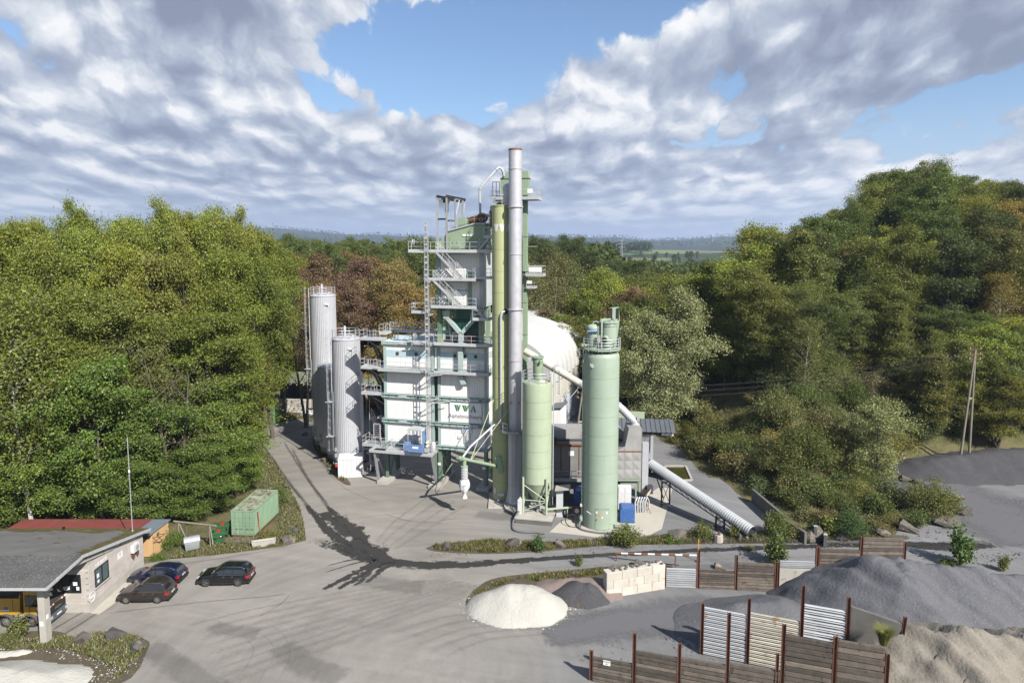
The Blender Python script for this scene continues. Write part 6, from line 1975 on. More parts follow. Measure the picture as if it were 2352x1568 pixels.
def canopy():
    T = thing('steel_canopy', 'open steel shelter with dark grey sheet roof beyond the dryer', 'shelter', (18.3, 87.5, 0), RAD(-8))
    for k in range(18):
        x = -8.2 + k * .62
        MB().slab([(x + .02, 0), (x + .02, .03), (x + .08, .09), (x + .14, .03), (x + .60, .03), (x + .60, 0)], -1.6, 2.6).xf(Matrix.Translation((0, 0, 6.25)) @ Matrix.Rotation(RAD(9), 4, 'X')).build('roof_sheet', ROOFG, T)
    MB().ibeam((-8, -.9, 5.72), (2.6, -.9, 5.72), .2, .34, .03).build('purlin', DARKST, T)
    MB().box(1.2, 2.7, -1.0, -.8, 5.45, 5.75).build('beam_end', SIGNW, T)
    for x in (0.0, -7.6):
        MB().ibeam((x, -.9, 0), (x, -.9, 5.6), .34, .34, .04, (0, 1, 0)).build('column', TANK, T)
        MB().ibeam((x, 2.0, 0), (x, 2.0, 6.1), .3, .3, .04, (0, 1, 0)).build('column', TANK, T)
    sbar('tie_rod', (-.2, -.9, 5.2), (-2.2, -.9, 3.3), .03, GALV, T); sbar('tie_rod', (-.2, -.9, .6), (-2.4, -.9, 2.6), .03, GALV, T)
    sbox('rail', -3.0, -.2, -1.0, -.9, 2.0, 2.12, TANK, T)
    MB().box(-2.3, -1.4, -.8, .6, 0, 2.0).build('machine', GREEN, T); sbox('machine_top', -2.2, -1.7, -.7, -.3, 2.02, 2.4, REDW, T)
    MB().box(-6.5, -.8, 2.6, 2.7, 6.3, 7.6).build('gable_panel', GREENL, T)


canopy()


def tube_conveyor():
    a = Vector((17.75, 76.3, 3.75)); b = Vector((22.1, 69.85, 2.05))
    d = (b - a).normalized(); top = a - d * 2.6; low = G(1752, 1219, .75)
    low = b + d * ((low - b).dot(d))
    T = thing('tube_conveyor', 'long sloping conveyor under a pale corrugated round cover', 'conveyor', (a.x, a.y, 0))
    o = Vector((a.x, a.y, 0)); p0 = top - o; p1 = low - o
    L = (p1 - p0).length; ax = (p1 - p0).normalized(); rt = ax.cross(Vector((0, 0, 1))).normalized(); up = rt.cross(ax)
    n = int(L / .27); R = .60; vs, fs = [], []; na = 14; rows = []
    for i in range(n * 2 + 1):
        rows.append((L * i / (2 * n), R + (.03 if i % 2 else -.015)))
    for s, r in rows:
        for k in range(na + 1):
            t = -.28 + (math.pi + .56) * k / na
            vs.append(p0 + ax * s + rt * (r * math.cos(t)) + up * (r * math.sin(t)))
    for i in range(len(rows) - 1):
        for k in range(na): fs.append((i * (na + 1) + k, i * (na + 1) + k + 1, (i + 1) * (na + 1) + k + 1, (i + 1) * (na + 1) + k))
    MB().add(vs, fs).build('cover', TUBE, T)
    m = MB()
    for sd in (-1, 1):
        for h in (-.30, -.72): m.beam(p0 + rt * (.5 * sd) + up * h, p1 + rt * (.5 * sd) + up * h, .07, .09)
        q = int(L / .85)
        for i in range(q):
            s0, s1 = p0 + ax * (L * i / q), p0 + ax * (L * (i + 1) / q)
            m.beam(s0 + rt * (.5 * sd) + up * -.30, s1 + rt * (.5 * sd) + up * -.72, .04, .04)
    m.build('truss', DARKST, T)
    MB().beam(p0 + up * -.2, p1 + up * -.2, .9, .12).build('belt', RUBBER, T)
    q = int(L / 1.1)
    for i in range(1, q):
        s0 = p0 + ax * (L * i / q) + up * -.8
        sbeam('walkway_bracket', s0 - rt * .55, s0 - rt * 1.0, .05, .05, DARKST, T)
    sbeam('walkway', p0 + up * -.78 - rt * .8, p1 + up * -.78 - rt * .8, .4, .04, DARKST, T)
    for pa, pb, z in ((G(1519, 1164), G(1537.6, 1159.7), 3.0), (G(1644, 1215), G(1663, 1216.7), 1.45)):
        A, B = pa - o, pb - o; A.z = B.z = 0
        for q_ in (A, B): MB().ibeam(q_, q_ + Vector((0, 0, z)), .16, .16, .03, (0, 1, 0)).build('leg', DARKST, T)
        sbeam('brace', A + Vector((0, 0, .3)), B + Vector((0, 0, z - .3)), .05, .05, DARKST, T); sbeam('brace', B + Vector((0, 0, .3)), A + Vector((0, 0, z - .3)), .05, .05, DARKST, T)
        sbeam('tie', A + Vector((0, 0, z - .15)), B + Vector((0, 0, z - .15)), .08, .1, DARKST, T); sbeam('tie', A + Vector((0, 0, .3)), B + Vector((0, 0, .3)), .06, .08, DARKST, T)
        sbox('foot_pad', B.x - .3, B.x + .3, B.y - .3, B.y + .3, 0, .08, CONC, T)
    sbeam('head_stay', A + Vector((-4.2, 6.3, 1.0)), p0 + ax * 1.0 + up * -.7, .1, .1, DARKST, T)
    MB().box(p0.x - .8, p0.x + .1, p0.y - .3, p0.y + .7, p0.z - .9, p0.z + .35).build('head_box', DARKST, T)
    sbeam('transfer_belt', p0 + Vector((-2.2, 1.2, -1.1)), p0 + Vector((1.5, -1.0, -1.3)), .8, .35, DARKST, T)


tube_conveyor()


def belt_conveyor():
    lo = G(1476, 1136, 1.9); hi = GY(1508, 1108, 76.2)
    T = thing('belt_conveyor', 'short rusty belt conveyor on thin red legs beside the blue cabinet', 'conveyor', (lo.x, lo.y, 0))
    o = Vector((lo.x, lo.y, 0)); a = lo - o; b = Vector((15.6, 75.8, 2.35)) - o
    ax = (b - a).normalized(); rt = ax.cross(Vector((0, 0, 1))).normalized()
    MB().beam(a, b, .62, .07).build('belt', RUBBER, T)
    for s in (-1, 1):
        MB().beam(a + rt * (.38 * s) + Vector((0, 0, -.05)), b + rt * (.38 * s) + Vector((0, 0, -.05)), .05, .24).build('side_beam', RUST, T)
    for k in range(6):
        p = a.lerp(b, .1 + .12 * k) + rt * .42
        sbeam('lattice', p + Vector((0, 0, -.25)), p + ax * .3 + Vector((0, 0, .05)), .03, .05, CREAM, T)
    m = MB(); m.tube(a - rt * .33, a + rt * .33, .2, 16); m.build('end_drum', RUBBER, T, 40)
    MB().box(b.x - .2, b.x + .5, b.y - .3, b.y + .4, b.z - .6, b.z + .3).build('feed_box', DARKST, T)
    for s in (-1, 1):
        f = Vector((a.x, a.y, 0)) + rt * (.36 * s) + ax * .25
        sbeam('leg', f, Vector((f.x, f.y, a.z)), .06, .06, RUSTD, T)
        sbeam('stay', Vector((f.x, f.y, .95)), f + rt * (.8 * s) - ax * .3, .05, .05, RUSTD, T)
    f0 = Vector((a.x, a.y, .95)) + ax * .25
    sbeam('tie', f0 - rt * .36, f0 + rt * .36, .05, .05, RUSTD, T)


belt_conveyor()


def cabinets():
    T = thing('blue_cabinet', 'dark blue steel cabinet between the cone silo and the mint green silo', 'cabinet', (7.0, 75.0, 0), RAD(-4))
    MB().slab([(0, .1), (0, 2.1), (.25, 2.3), (1.95, 2.3), (2.0, 2.1), (2.0, .1)], 0, 1.8).build('body', BLUE, T); sbox('base', .05, 1.95, .1, 1.7, 0, .1, DARKST, T)
    T = thing('blue_cabinet', 'bright blue steel cabinet beside the belt conveyor legs', 'cabinet', (11.75, 71.5, 0), RAD(-4))
    MB().slab([(0, .1), (0, 1.5), (.2, 1.62), (1.4, 1.62), (1.55, 1.5), (1.55, .1)], 0, 1.8).build('body', BLUE, T); sbox('base', .05, 1.6, .1, 1.9, 0, .1, DARKST, T)
    sbox('vent', .3, 1.3, -.02, -.005, .5, 1.2, BLUE, T)
    T = thing('switch_cabinet', 'white double door switch cabinet behind the mint green silo', 'cabinet', (12.15, 74.4, 0), RAD(-6))
    MB().box(-.2, 1.25, 0, .8, .35, 3.0).build('body', WHITE, T)
    for x0, x1 in ((-.18, .52), (.54, 1.23)):
        d = MB().box(x0, x1, -.03, -.002, .4, 2.95).build('door', WHITE, T); sbox('vent', x0 + .15, x1 - .15, -.045, -.031, 2.45, 2.8, CLAD, d); sbox('vent', x0 + .15, x1 - .15, -.045, -.031, .55, .9, CLAD, d)
    sbox('plinth', -.1, 1.15, .1, .7, 0, .34, DARKST, T)
    m = MB(); [m.lathe([(.52, 0), (.52, .1)], 20, (0, 0)) for _ in (0,)]
    T = thing('ribbed_pipes', 'row of standing grey pipe hoops beside the white switch cabinet', 'pipe', (13.9, 74.6, 0))
    for k in range(5):
        MB().path([(k * .28, -.3 + .05 * k, .0), (k * .28 - .05, -.3, 1.2), (k * .28 + .2, 0, 1.75), (k * .28 + .5, .3, 1.2), (k * .28 + .5, .35, 0)], .09, 8).build('hoop', GALV, T, 60)
    T = thing('control_post', 'tall pale cabinet with a slab roof beside the cone silo legs', 'cabinet', (4.9, 73.2, 0), RAD(-8))
    MB().box(0, .75, 0, .75, 0, 3.1).build('body', CLADG, T)
    MB().slab([(-.1, 3.12), (1.55, 3.35), (1.5, 3.5), (-.1, 3.3)], -.5, .9).build('roof', CONC, T)
    m = MB(); m.tube((.9, .3, .7), (1.25, .3, .7), .55, 18); m.build('fan', FILT, T, 40)
    T = thing('white_post_box', 'narrow white box with gabled lid at the cone silo base', 'box', (.62, 72.6, 0), RAD(-10))
    MB().slab([(0, .55), (0, 2.2), (.23, 2.45), (.46, 2.2), (.46, .55)], 0, .4).build('body', WHITE, T); sbar('pole', (.23, .2, 0), (.23, .2, .6), .05, GALV, T); sbox('label_plate', .1, .3, -.012, -.002, 1.85, 2.0, CREAM, T)
    T = thing('belt_pump', 'rusty belt driven pump beside the mint green silo', 'pump', (6.7, 72.1, 0))
    for p in ((0, 0), (.8, 0), (0, .6), (.8, .6)): sbeam('leg', (*p, 0), (*p, 1.5), .07, .07, RUST, T)
    MB().box(0, .8, 0, .6, .9, 1.5).build('pump', RUST, T); m = MB(); m.lathe([(.25, 0), (.25, .12)], 16); m.xf(Matrix.Translation((.4, -.05, 1.2)) @ Matrix.Rotation(RAD(90), 4, 'X')); m.build('pulley', CREAM, T, 40)
    def hose(lab, pts, r, mat, cat='hose'):
        o = MB().path(smooth_poly([Vector(p) for p in pts], 6, False), r, 10).build('hose', mat, None, 60); tag(o, lab, cat); return o
    hose('thick grey hose curling on the ground round the cone silo plinth', [(1.05, 73.2, 1.0), (.55, 72.2, .75), (.1, 71.2, .2), (.15, 69.6, .13), (1.0, 69.0, .13), (2.2, 68.9, .13), (3.4, 68.6, .13)], .11, HOSE)
    hose('black delivery hose lying along the foot of the mint green silo', [(7.5, 70.9, .7), (7.15, 70.3, .35), (7.3, 69.7, .12), (8.2, 69.1, .11), (9.6, 68.7, .11), (11.2, 68.6, .11), (13.2, 68.6, .11)], .11, HOSE)
    hose('looped black cable hose beside the rusty belt driven pump', [(6.9, 71.6, .9), (6.2, 71.3, 1.0), (5.75, 70.9, .5), (6.2, 70.5, .08), (7.2, 70.3, .07), (7.5, 70.7, .5)], .05, RUBBER)
    T = thing('settling_basin', 'sunken concrete basin with murky green water beyond the tube conveyor', 'basin', (0, 0, 0))
    c = [G(1527, 1072), G(1575, 1072), G(1589, 1104), G(1536, 1106)]
    c = [Vector((v.x, v.y, 0)) for v in c]
    MB().prism([(v.x, v.y) for v in c], .03, .06).build('water', WATERG, T)
    for k in range(4):
        sbeam('rim', c[k] + Vector((0, 0, .12)), c[(k + 1) % 4] + Vector((0, 0, .12)), .25, .2, CONC, T)


cabinets()

# ------------------------------------------------------------------ vehicles
def wheel(T, x, y, r, w, rimmat, spokes=10, side=1):
    W = MB(); W.lathe([(r * .62, -w / 2), (r * .93, -w / 2), (r, -w * .35), (r, w * .35), (r * .93, w / 2), (r * .62, w / 2)], 26, cap=False)
    M = Matrix.Translation((x, y, r)) @ Matrix.Rotation(RAD(-90 * side), 4, 'X')
    W.xf(M); t = W.build('wheel', TYRE, T, 40)
    m = MB(); m.lathe([(r * .63, w * .30), (r * .66, w * .44), (r * .60, w * .46), (r * .58, w * .25)], 24, cap=False)
    m.lathe([(r * .02, w * .36), (r * .16, w * .38), (r * .16, w * .2)], 12, cap=False)
    for k in range(spokes):
        a = 6.2832 * k / spokes
        m.beam((r * .12 * math.cos(a), r * .12 * math.sin(a), w * .35), (r * .6 * math.cos(a), r * .6 * math.sin(a), w * .40), r * .11, .02, (0, 0, 1))
    m.xf(M); m.build('rim', rimmat, t, 40)
    m = MB(); m.lathe([(r * .60, w * .12), (.01, w * .12)], 20, cap=False); m.xf(M); m.build('brake', DARKST, t)
    return t


def car(label, loc, rz, paint, L=4.43, Wd=1.81, Hh=1.68, wb=2.604, fo=.88, hood=1.02, belt=1.02, roof=((1.32, 1.05), (2.02, 1.60), (2.6, 1.68), (3.55, 1.63), (4.0, 1.52)), tail=(4.36, 1.02), wr=.35, rails=True, spokes=10, rearbar=False, name='parked_car'):
    """local x runs backwards from the front bumper, y to the car's left"""
    T = thing(name, label, 'car', loc, rz, 'cars parked beside the office')
    hw = Wd / 2
    top = [(0.0, .52), (.10, .72), (.32, hood - .14), (.75, hood - .05), (1.2, hood)] + list(roof[1:]) + [(tail[0] - .12, tail[1] + .04), (L - .03, tail[1] - .14), (L, .62)]
    top[4] = (roof[0][0] - .05, hood)
    def ztop(x):
        for (a, b), (c, d) in zip(top[:-1], top[1:]):
            if x <= c: return b + (d - b) * (x - a) / (c - a)
        return top[-1][1]
    xs = sorted(set([0, .04, .12, .25, .45, .7, 1.0] + [p[0] for p in top] + [1.5, 1.75, 2.3, 3.0, 3.3, 3.8, L - .25, L - .1, L - .04]))
    def half(x):
        f = min(1, (x / .5)) ** .45 if x < .5 else (min(1, (L - x) / .45) ** .35 if x > L - .45 else 1)
        return hw * (.80 + .20 * f)
    def sec(x):
        w = half(x); zt = ztop(x); zb = .30 if x < .35 or x > L - .35 else .22
        cab = zt > belt + .12
        b = min(belt, zt - .03)
        pts = [(0, zb), (w * .86, zb), (w * .985, zb + .16), (w, (zb + b) / 2 + .04), (w * .985, b - .06), (w * .955, b)]
        if cab:
            k = (zt - belt) / (Hh - belt)
            pts += [(w * (.955 - .17 * k), zt - .11 * k - .01), (w * (.90 - .19 * k), zt - .03), (w * .55, zt), (0, zt + .015)]
        else: pts += [(w * .93, zt - .022), (w * .86, zt - .008), (w * .5, zt), (0, zt + .01)]
        return pts
    R = [[(x, s * y, z) for s in (1,) for y, z in sec(x)] + [(x, -y, z) for y, z in reversed(sec(x)[:-1])] for x in xs]
    n = len(R[0]); vs = [v for r_ in R for v in r_]; fs = []
    for i in range(len(R) - 1):
        for k in range(n - 1): fs.append((i * n + k, i * n + k + 1, (i + 1) * n + k + 1, (i + 1) * n + k))
    fs.append(tuple(range(n - 1, -1, -1))); fs.append(tuple((len(R) - 1) * n + k for k in range(n)))
    body = MB().add(vs, fs).build('body', paint, T, 32)
    def side_patch(name, x0, x1, t0, t1, s, mat, nx=5, off=.008):
        vs, fs = [], []
        for i in range(nx + 1):
            x = x0 + (x1 - x0) * i / nx; p = sec(x); a, b = p[5], p[6]
            for t in (t0, t1): vs.append((x, s * (a[0] + (b[0] - a[0]) * t + off), a[1] + (b[1] - a[1]) * t))
        fs = [(2 * i, 2 * i + 2, 2 * i + 3, 2 * i + 1) if s < 0 else (2 * i + 1, 2 * i + 3, 2 * i + 2, 2 * i) for i in range(nx)]
        return MB().add(vs, fs).build(name, mat, T)
    xa, xr = roof[1][0], roof[-1][0]
    cuts = (xa - .42, xa + .42, xa + 1.18, xr + .02)
    for s in (1, -1):
        for c0, c1 in zip(cuts[:-1], cuts[1:]): side_patch('side_window', c0 + .035, c1 - .035, .14, .88, s, GLASS)
        if rails:
            z = ztop(2.9)
            m = MB(); m.path([(xa + .15, s * hw * .70, ztop(xa + .15) - .03), (xa + .4, s * hw * .72, z + .045), (xr - .4, s * hw * .72, z + .02), (xr - .05, s * hw * .70, ztop(xr - .05) - .03)], .022, 6); m.build('roof_rail', CHROME, T, 60)
        m = MB(); m.box(xa - .35, xa - .17, s * (hw * .97), s * (hw * .97 + .2), belt + .0, belt + .14) if s > 0 else m.box(xa - .35, xa - .17, s * (hw * .97 + .2), s * (hw * .97), belt, belt + .14); m.build('mirror', paint, T)
        for x in (xa + .28, xa + 1.05): sbox('door_handle', x, x + .2, s * hw - .015 if s > 0 else s * hw - .02, s * hw + .02 if s > 0 else s * hw + .015, belt - .17, belt - .13, CHROME, T)
        for x in (xa - .5, xa + .42, xa + 1.25): sbox('door_gap', x - .006, x + .006, s * hw - .012, s * hw + .004 if s > 0 else s * hw + .012, .42, belt - .08, BLACK, T)
        sbox('sill_trim', fo + .45, fo + wb - .45, s * hw - .03, s * hw + .015 if s > 0 else s * hw + .03, .24, .36, PLAST, T)
        sbox('chrome_line', xa - .4, xr - .1, s * hw * .96 - .01, s * hw * .96 + .012, belt + .005, belt + .022, CHROME, T)
        for x in (fo, fo + wb):
            arch = MB(); arch.lathe([(wr * 1.22, -.05), (wr * 1.22, .035), (wr * .98, .035), (wr * .98, -.05)], 24, a0=-.12, a1=math.pi + .12, cap=False); arch.xf(Matrix.Translation((x, s * (hw - .012), wr * .98)) @ Matrix.Rotation(RAD(90), 4, 'X')); arch.build('wheel_arch', PLAST, T, 40)
            d_ = MB(); d_.lathe([(wr * 1.0, -.005), (.01, -.005)], 22, cap=False); d_.xf(Matrix.Translation((x, s * (hw + .004), wr)) @ Matrix.Rotation(RAD(90), 4, 'X')); d_.build('wheel_well', BLACK, T)
            wheel(T, x, s * (hw - .09), wr, .23, ALLOY, spokes, s)
        m = MB(); m.box(.10, .42, s * hw * .52, s * hw * .88, hood - .34, hood - .19) if s > 0 else m.box(.10, .42, s * hw * .88, s * hw * .52, hood - .34, hood - .19); m.build('headlight', LAMPW, T)
        z = tail[1] - .12
        m = MB(); m.box(L - .34, L - .03, min(s * hw * .62, s * (hw * .97)), max(s * hw * .62, s * (hw * .97)), z - .18, z + .03); m.build('tail_light', REDL, T)
    def cross(name, p, q, w0, w1, mat, off):
        (x0, z0), (x1, z1) = p, q
        d = Vector((z1 - z0, 0, -(x1 - x0))).normalized() * off
        if d.z < 0: d = -d
        vs = [(x0 + d.x, -w0, z0 + d.z), (x0 + d.x, w0, z0 + d.z), (x1 + d.x, w1, z1 + d.z), (x1 + d.x, -w1, z1 + d.z)]
        return MB().add(vs, [(0, 1, 2, 3)]).build(name, mat, T)
    cross('windscreen', (roof[0][0] + .02, ztop(roof[0][0] + .02)), (xa - .06, ztop(xa - .06)), hw * .84, hw * .68, GLASS, .022)
    cross('rear_window', (xr + .03, ztop(xr + .03)), (tail[0] - .16, ztop(tail[0] - .16)), hw * .62, hw * .74, GLASS, .022)
    cross('sunroof', (xa + .25, ztop(xa + .25)), (xa + 1.25, ztop(xa + 1.25)), hw * .48, hw * .48, GLASS, .02)
    if rearbar: sbox('light_bar', L - .06, L + .008, -hw * .6, hw * .6, tail[1] - .16, tail[1] - .11, REDL, T)
    sbox('number_plate', L - .01, L + .02, -.26, .26, .66, .77, PLATEW, T); sbox('plate_edge', L - .01, L + .022, .22, .26, .66, .77, BLUE, T)
    sbox('rear_bumper', L - .22, L + .03, -hw * .88, hw * .88, .30, .50, PLAST, T); sbox('front_bumper', -.02, .2, -hw * .86, hw * .86, .28, .48, PLAST, T)
    sbox('grille', -.01, .12, -hw * .5, hw * .5, hood - .42, hood - .28, PLAST, T)
    m = MB(); m.lathe([(.07, 0), (.07, .02)], 14); m.xf(Matrix.Translation((L - .02, 0, tail[1] - .08)) @ Matrix.Rotation(RAD(90), 4, 'Y')); m.build('badge', CHROME, T)
    for q in range(7): sbox('plate_mark', L + .02, L + .024, -.2 + q * .055, -.165 + q * .055, .685, .745, BLACK, T)
    return T


car('metallic brown compact off-roader parked closest to the office wall', (-33.44, 55.72, 0.02), RAD(1.5), CARBR)
car('black off-roader with chrome window line parked apart from the other two cars', (-28.0, 58.6, 0.02), RAD(1.8), CARBK, L=4.68, Wd=1.84, Hh=1.67, wb=2.83, fo=.86, hood=1.04, belt=1.05, roof=((1.32, 1.06), (2.05, 1.58), (2.6, 1.67), (3.9, 1.63), (4.28, 1.52)), tail=(4.6, 1.04), wr=.36, spokes=5, rearbar=True)
car('dark blue estate car parked behind the brown one', (-34.3, 59.0, 0.02), RAD(-2), CARBL, L=4.77, Wd=1.82, Hh=1.50, wb=2.71, fo=.95, hood=.92, belt=.93, roof=((1.45, .95), (2.2, 1.42), (2.9, 1.50), (4.0, 1.44), (4.35, 1.34)), tail=(4.68, .93), wr=.32)


def truck():
    T = thing('tipper_truck', 'ochre yellow tipper truck waiting under the office canopy roof', 'truck', (-36.75, 52.55, .02), RAD(180))
    hw = 1.25          # local x runs backwards
    MB().slab([(0, .55), (-.02, 1.2), (.03, 1.55), (.30, 2.95), (.5, 3.05), (1.75, 3.05), (1.8, .95), (1.3, .9), (1.1, .55)], -hw, hw).build('cab', TRUCKY, T)
    MB().slab([(.005, 1.63), (.245, 2.78), (.215, 2.80), (-.025, 1.65)], -hw + .12, hw - .12).build('windscreen', GLASS, T)
    MB().slab([(-.055, .85), (-.06, 1.48), (.02, 1.5), (.02, .85)], -hw + .25, hw - .25).build('grille', PLAST, T)
    text_mesh('MAN', .22, CHROME, T, (-.075, 0, 1.12), (RAD(90), 0, RAD(-90)), sx=1.5)
    MB().slab([(-.12, .28), (-.12, .8), (.4, .8), (.45, .28)], -hw - .02, hw + .02).build('bumper', TRUCKG, T)
    sbox('number_plate', -.145, -.122, -.26, .26, .50, .62, PLATEW, T)
    for s in (-1, 1):
        for q in range(4):
            y0 = s * hw * .36 + s * q * .17 if s > 0 else s * hw * .36 - q * .17
            sbox('warning_stripe', -.075, -.045, min(y0, y0 + s * .17), max(y0, y0 + s * .17), 1.5, 1.62, REDW if q % 2 else SIGNW, T)
        sbox('headlight', -.15, -.118, s * .95 - .2, s * .95 + .2, .5, .7, LAMPW, T)
        MB().slab([(.42, 1.72), (.62, 2.72), (1.3, 2.72), (1.3, 1.72)], s * hw - .012, s * hw + .012).build('side_window', GLASS, T)
        MB().slab([(1.36, 1.75), (1.36, 2.7), (1.66, 2.7), (1.66, 1.75)], s * hw - .012, s * hw + .012).build('side_window', GLASS, T)
        sbox('door_gap', 1.315, 1.335, s * hw - .01, s * hw + .01, .95, 2.85, BLACK, T)
        sbox('mirror', .05, .2, s * (hw + .2) - .08, s * (hw + .2) + .08, 2.1, 2.75, PLAST, T)
        for x0 in (.72, 2.62):
            m = MB(); m.lathe([(.66, -.28), (.66, .02), (.60, .02), (.60, -.28)], 20, a0=0, a1=math.pi, cap=False); m.xf(Matrix.Translation((x0 + .55, s * (hw + .0), .52)) @ Matrix.Rotation(RAD(90 * s), 4, 'X')); m.build('mudguard', TRUCKG, T, 40)
        for x in (1.3, 3.25, 6.3, 7.65): 
            wheel(T, x, s * (hw - .2), .52, .34, ALLOY, 10, s)
        sbox('fuel_tank', 1.95, 2.55, s * hw - (.45 if s > 0 else 0), s * hw + (0 if s > 0 else .45), .5, 1.05, CONC, T)
    text_mesh('5129', .2, BLACK, T, (1.5, -hw - .006, 1.15), (RAD(90), 0, 0), sx=-1 * -1) if False else text_mesh('5129', .22, BLACK, T, (1.52, hw + .006, 1.18), (RAD(90), 0, RAD(180)))
    sbox('logo_panel', .35, .75, hw + .002, hw + .014, .95, 1.7, SIGNW, T)
    text_mesh('W', .45, BLACK, T, (.55, hw + .018, 1.3), (RAD(90), 0, RAD(180)))
    MB().box(.2, 8.8, -.45, .45, .55, .95).build('chassis', DARKST, T)
    b = MB(); b.slab([(2.15, 1.05), (2.0, 2.7), (2.1, 2.7), (2.25, 1.12), (8.6, 1.12), (8.75, 1.05)], -hw, hw)
    for s in (-1, 1): b.slab([(2.12, 1.1), (2.0, 2.4), (8.8, 2.4), (8.7, 1.1)], s * hw - .04, s * hw + .04)
    b.box(8.68, 8.76, -hw + .04, hw - .04, 1.12, 2.3)
    b.build('tipper_body', TRUCKY, T)
    for s in (-1, 1):
        sbox('top_rail', 2.0, 8.8, s * hw - .07, s * hw + .07, 2.36, 2.46, TRUCKY, T); sbox('white_line', 2.9, 8.6, s * (hw + .045) - .004, s * (hw + .045) + .004, 1.42, 1.50, SIGNW, T)
        for x in (2.6, 4.1, 5.6, 7.1, 8.4): sbox('body_rib', x, x + .12, s * (hw + .05) - .03, s * (hw + .05) + .03, 1.1, 2.36, TRUCKY, T)
    sbox('blue_sticker', 3.0, 3.3, hw + .05, hw + .056, 1.55, 1.75, SIGNBLUE, T)
    text_mesh('MEILLER KIPPER', .2, BLACK, T, (4.6, hw + .056, 2.2), (RAD(90), 0, RAD(180)))


truck()


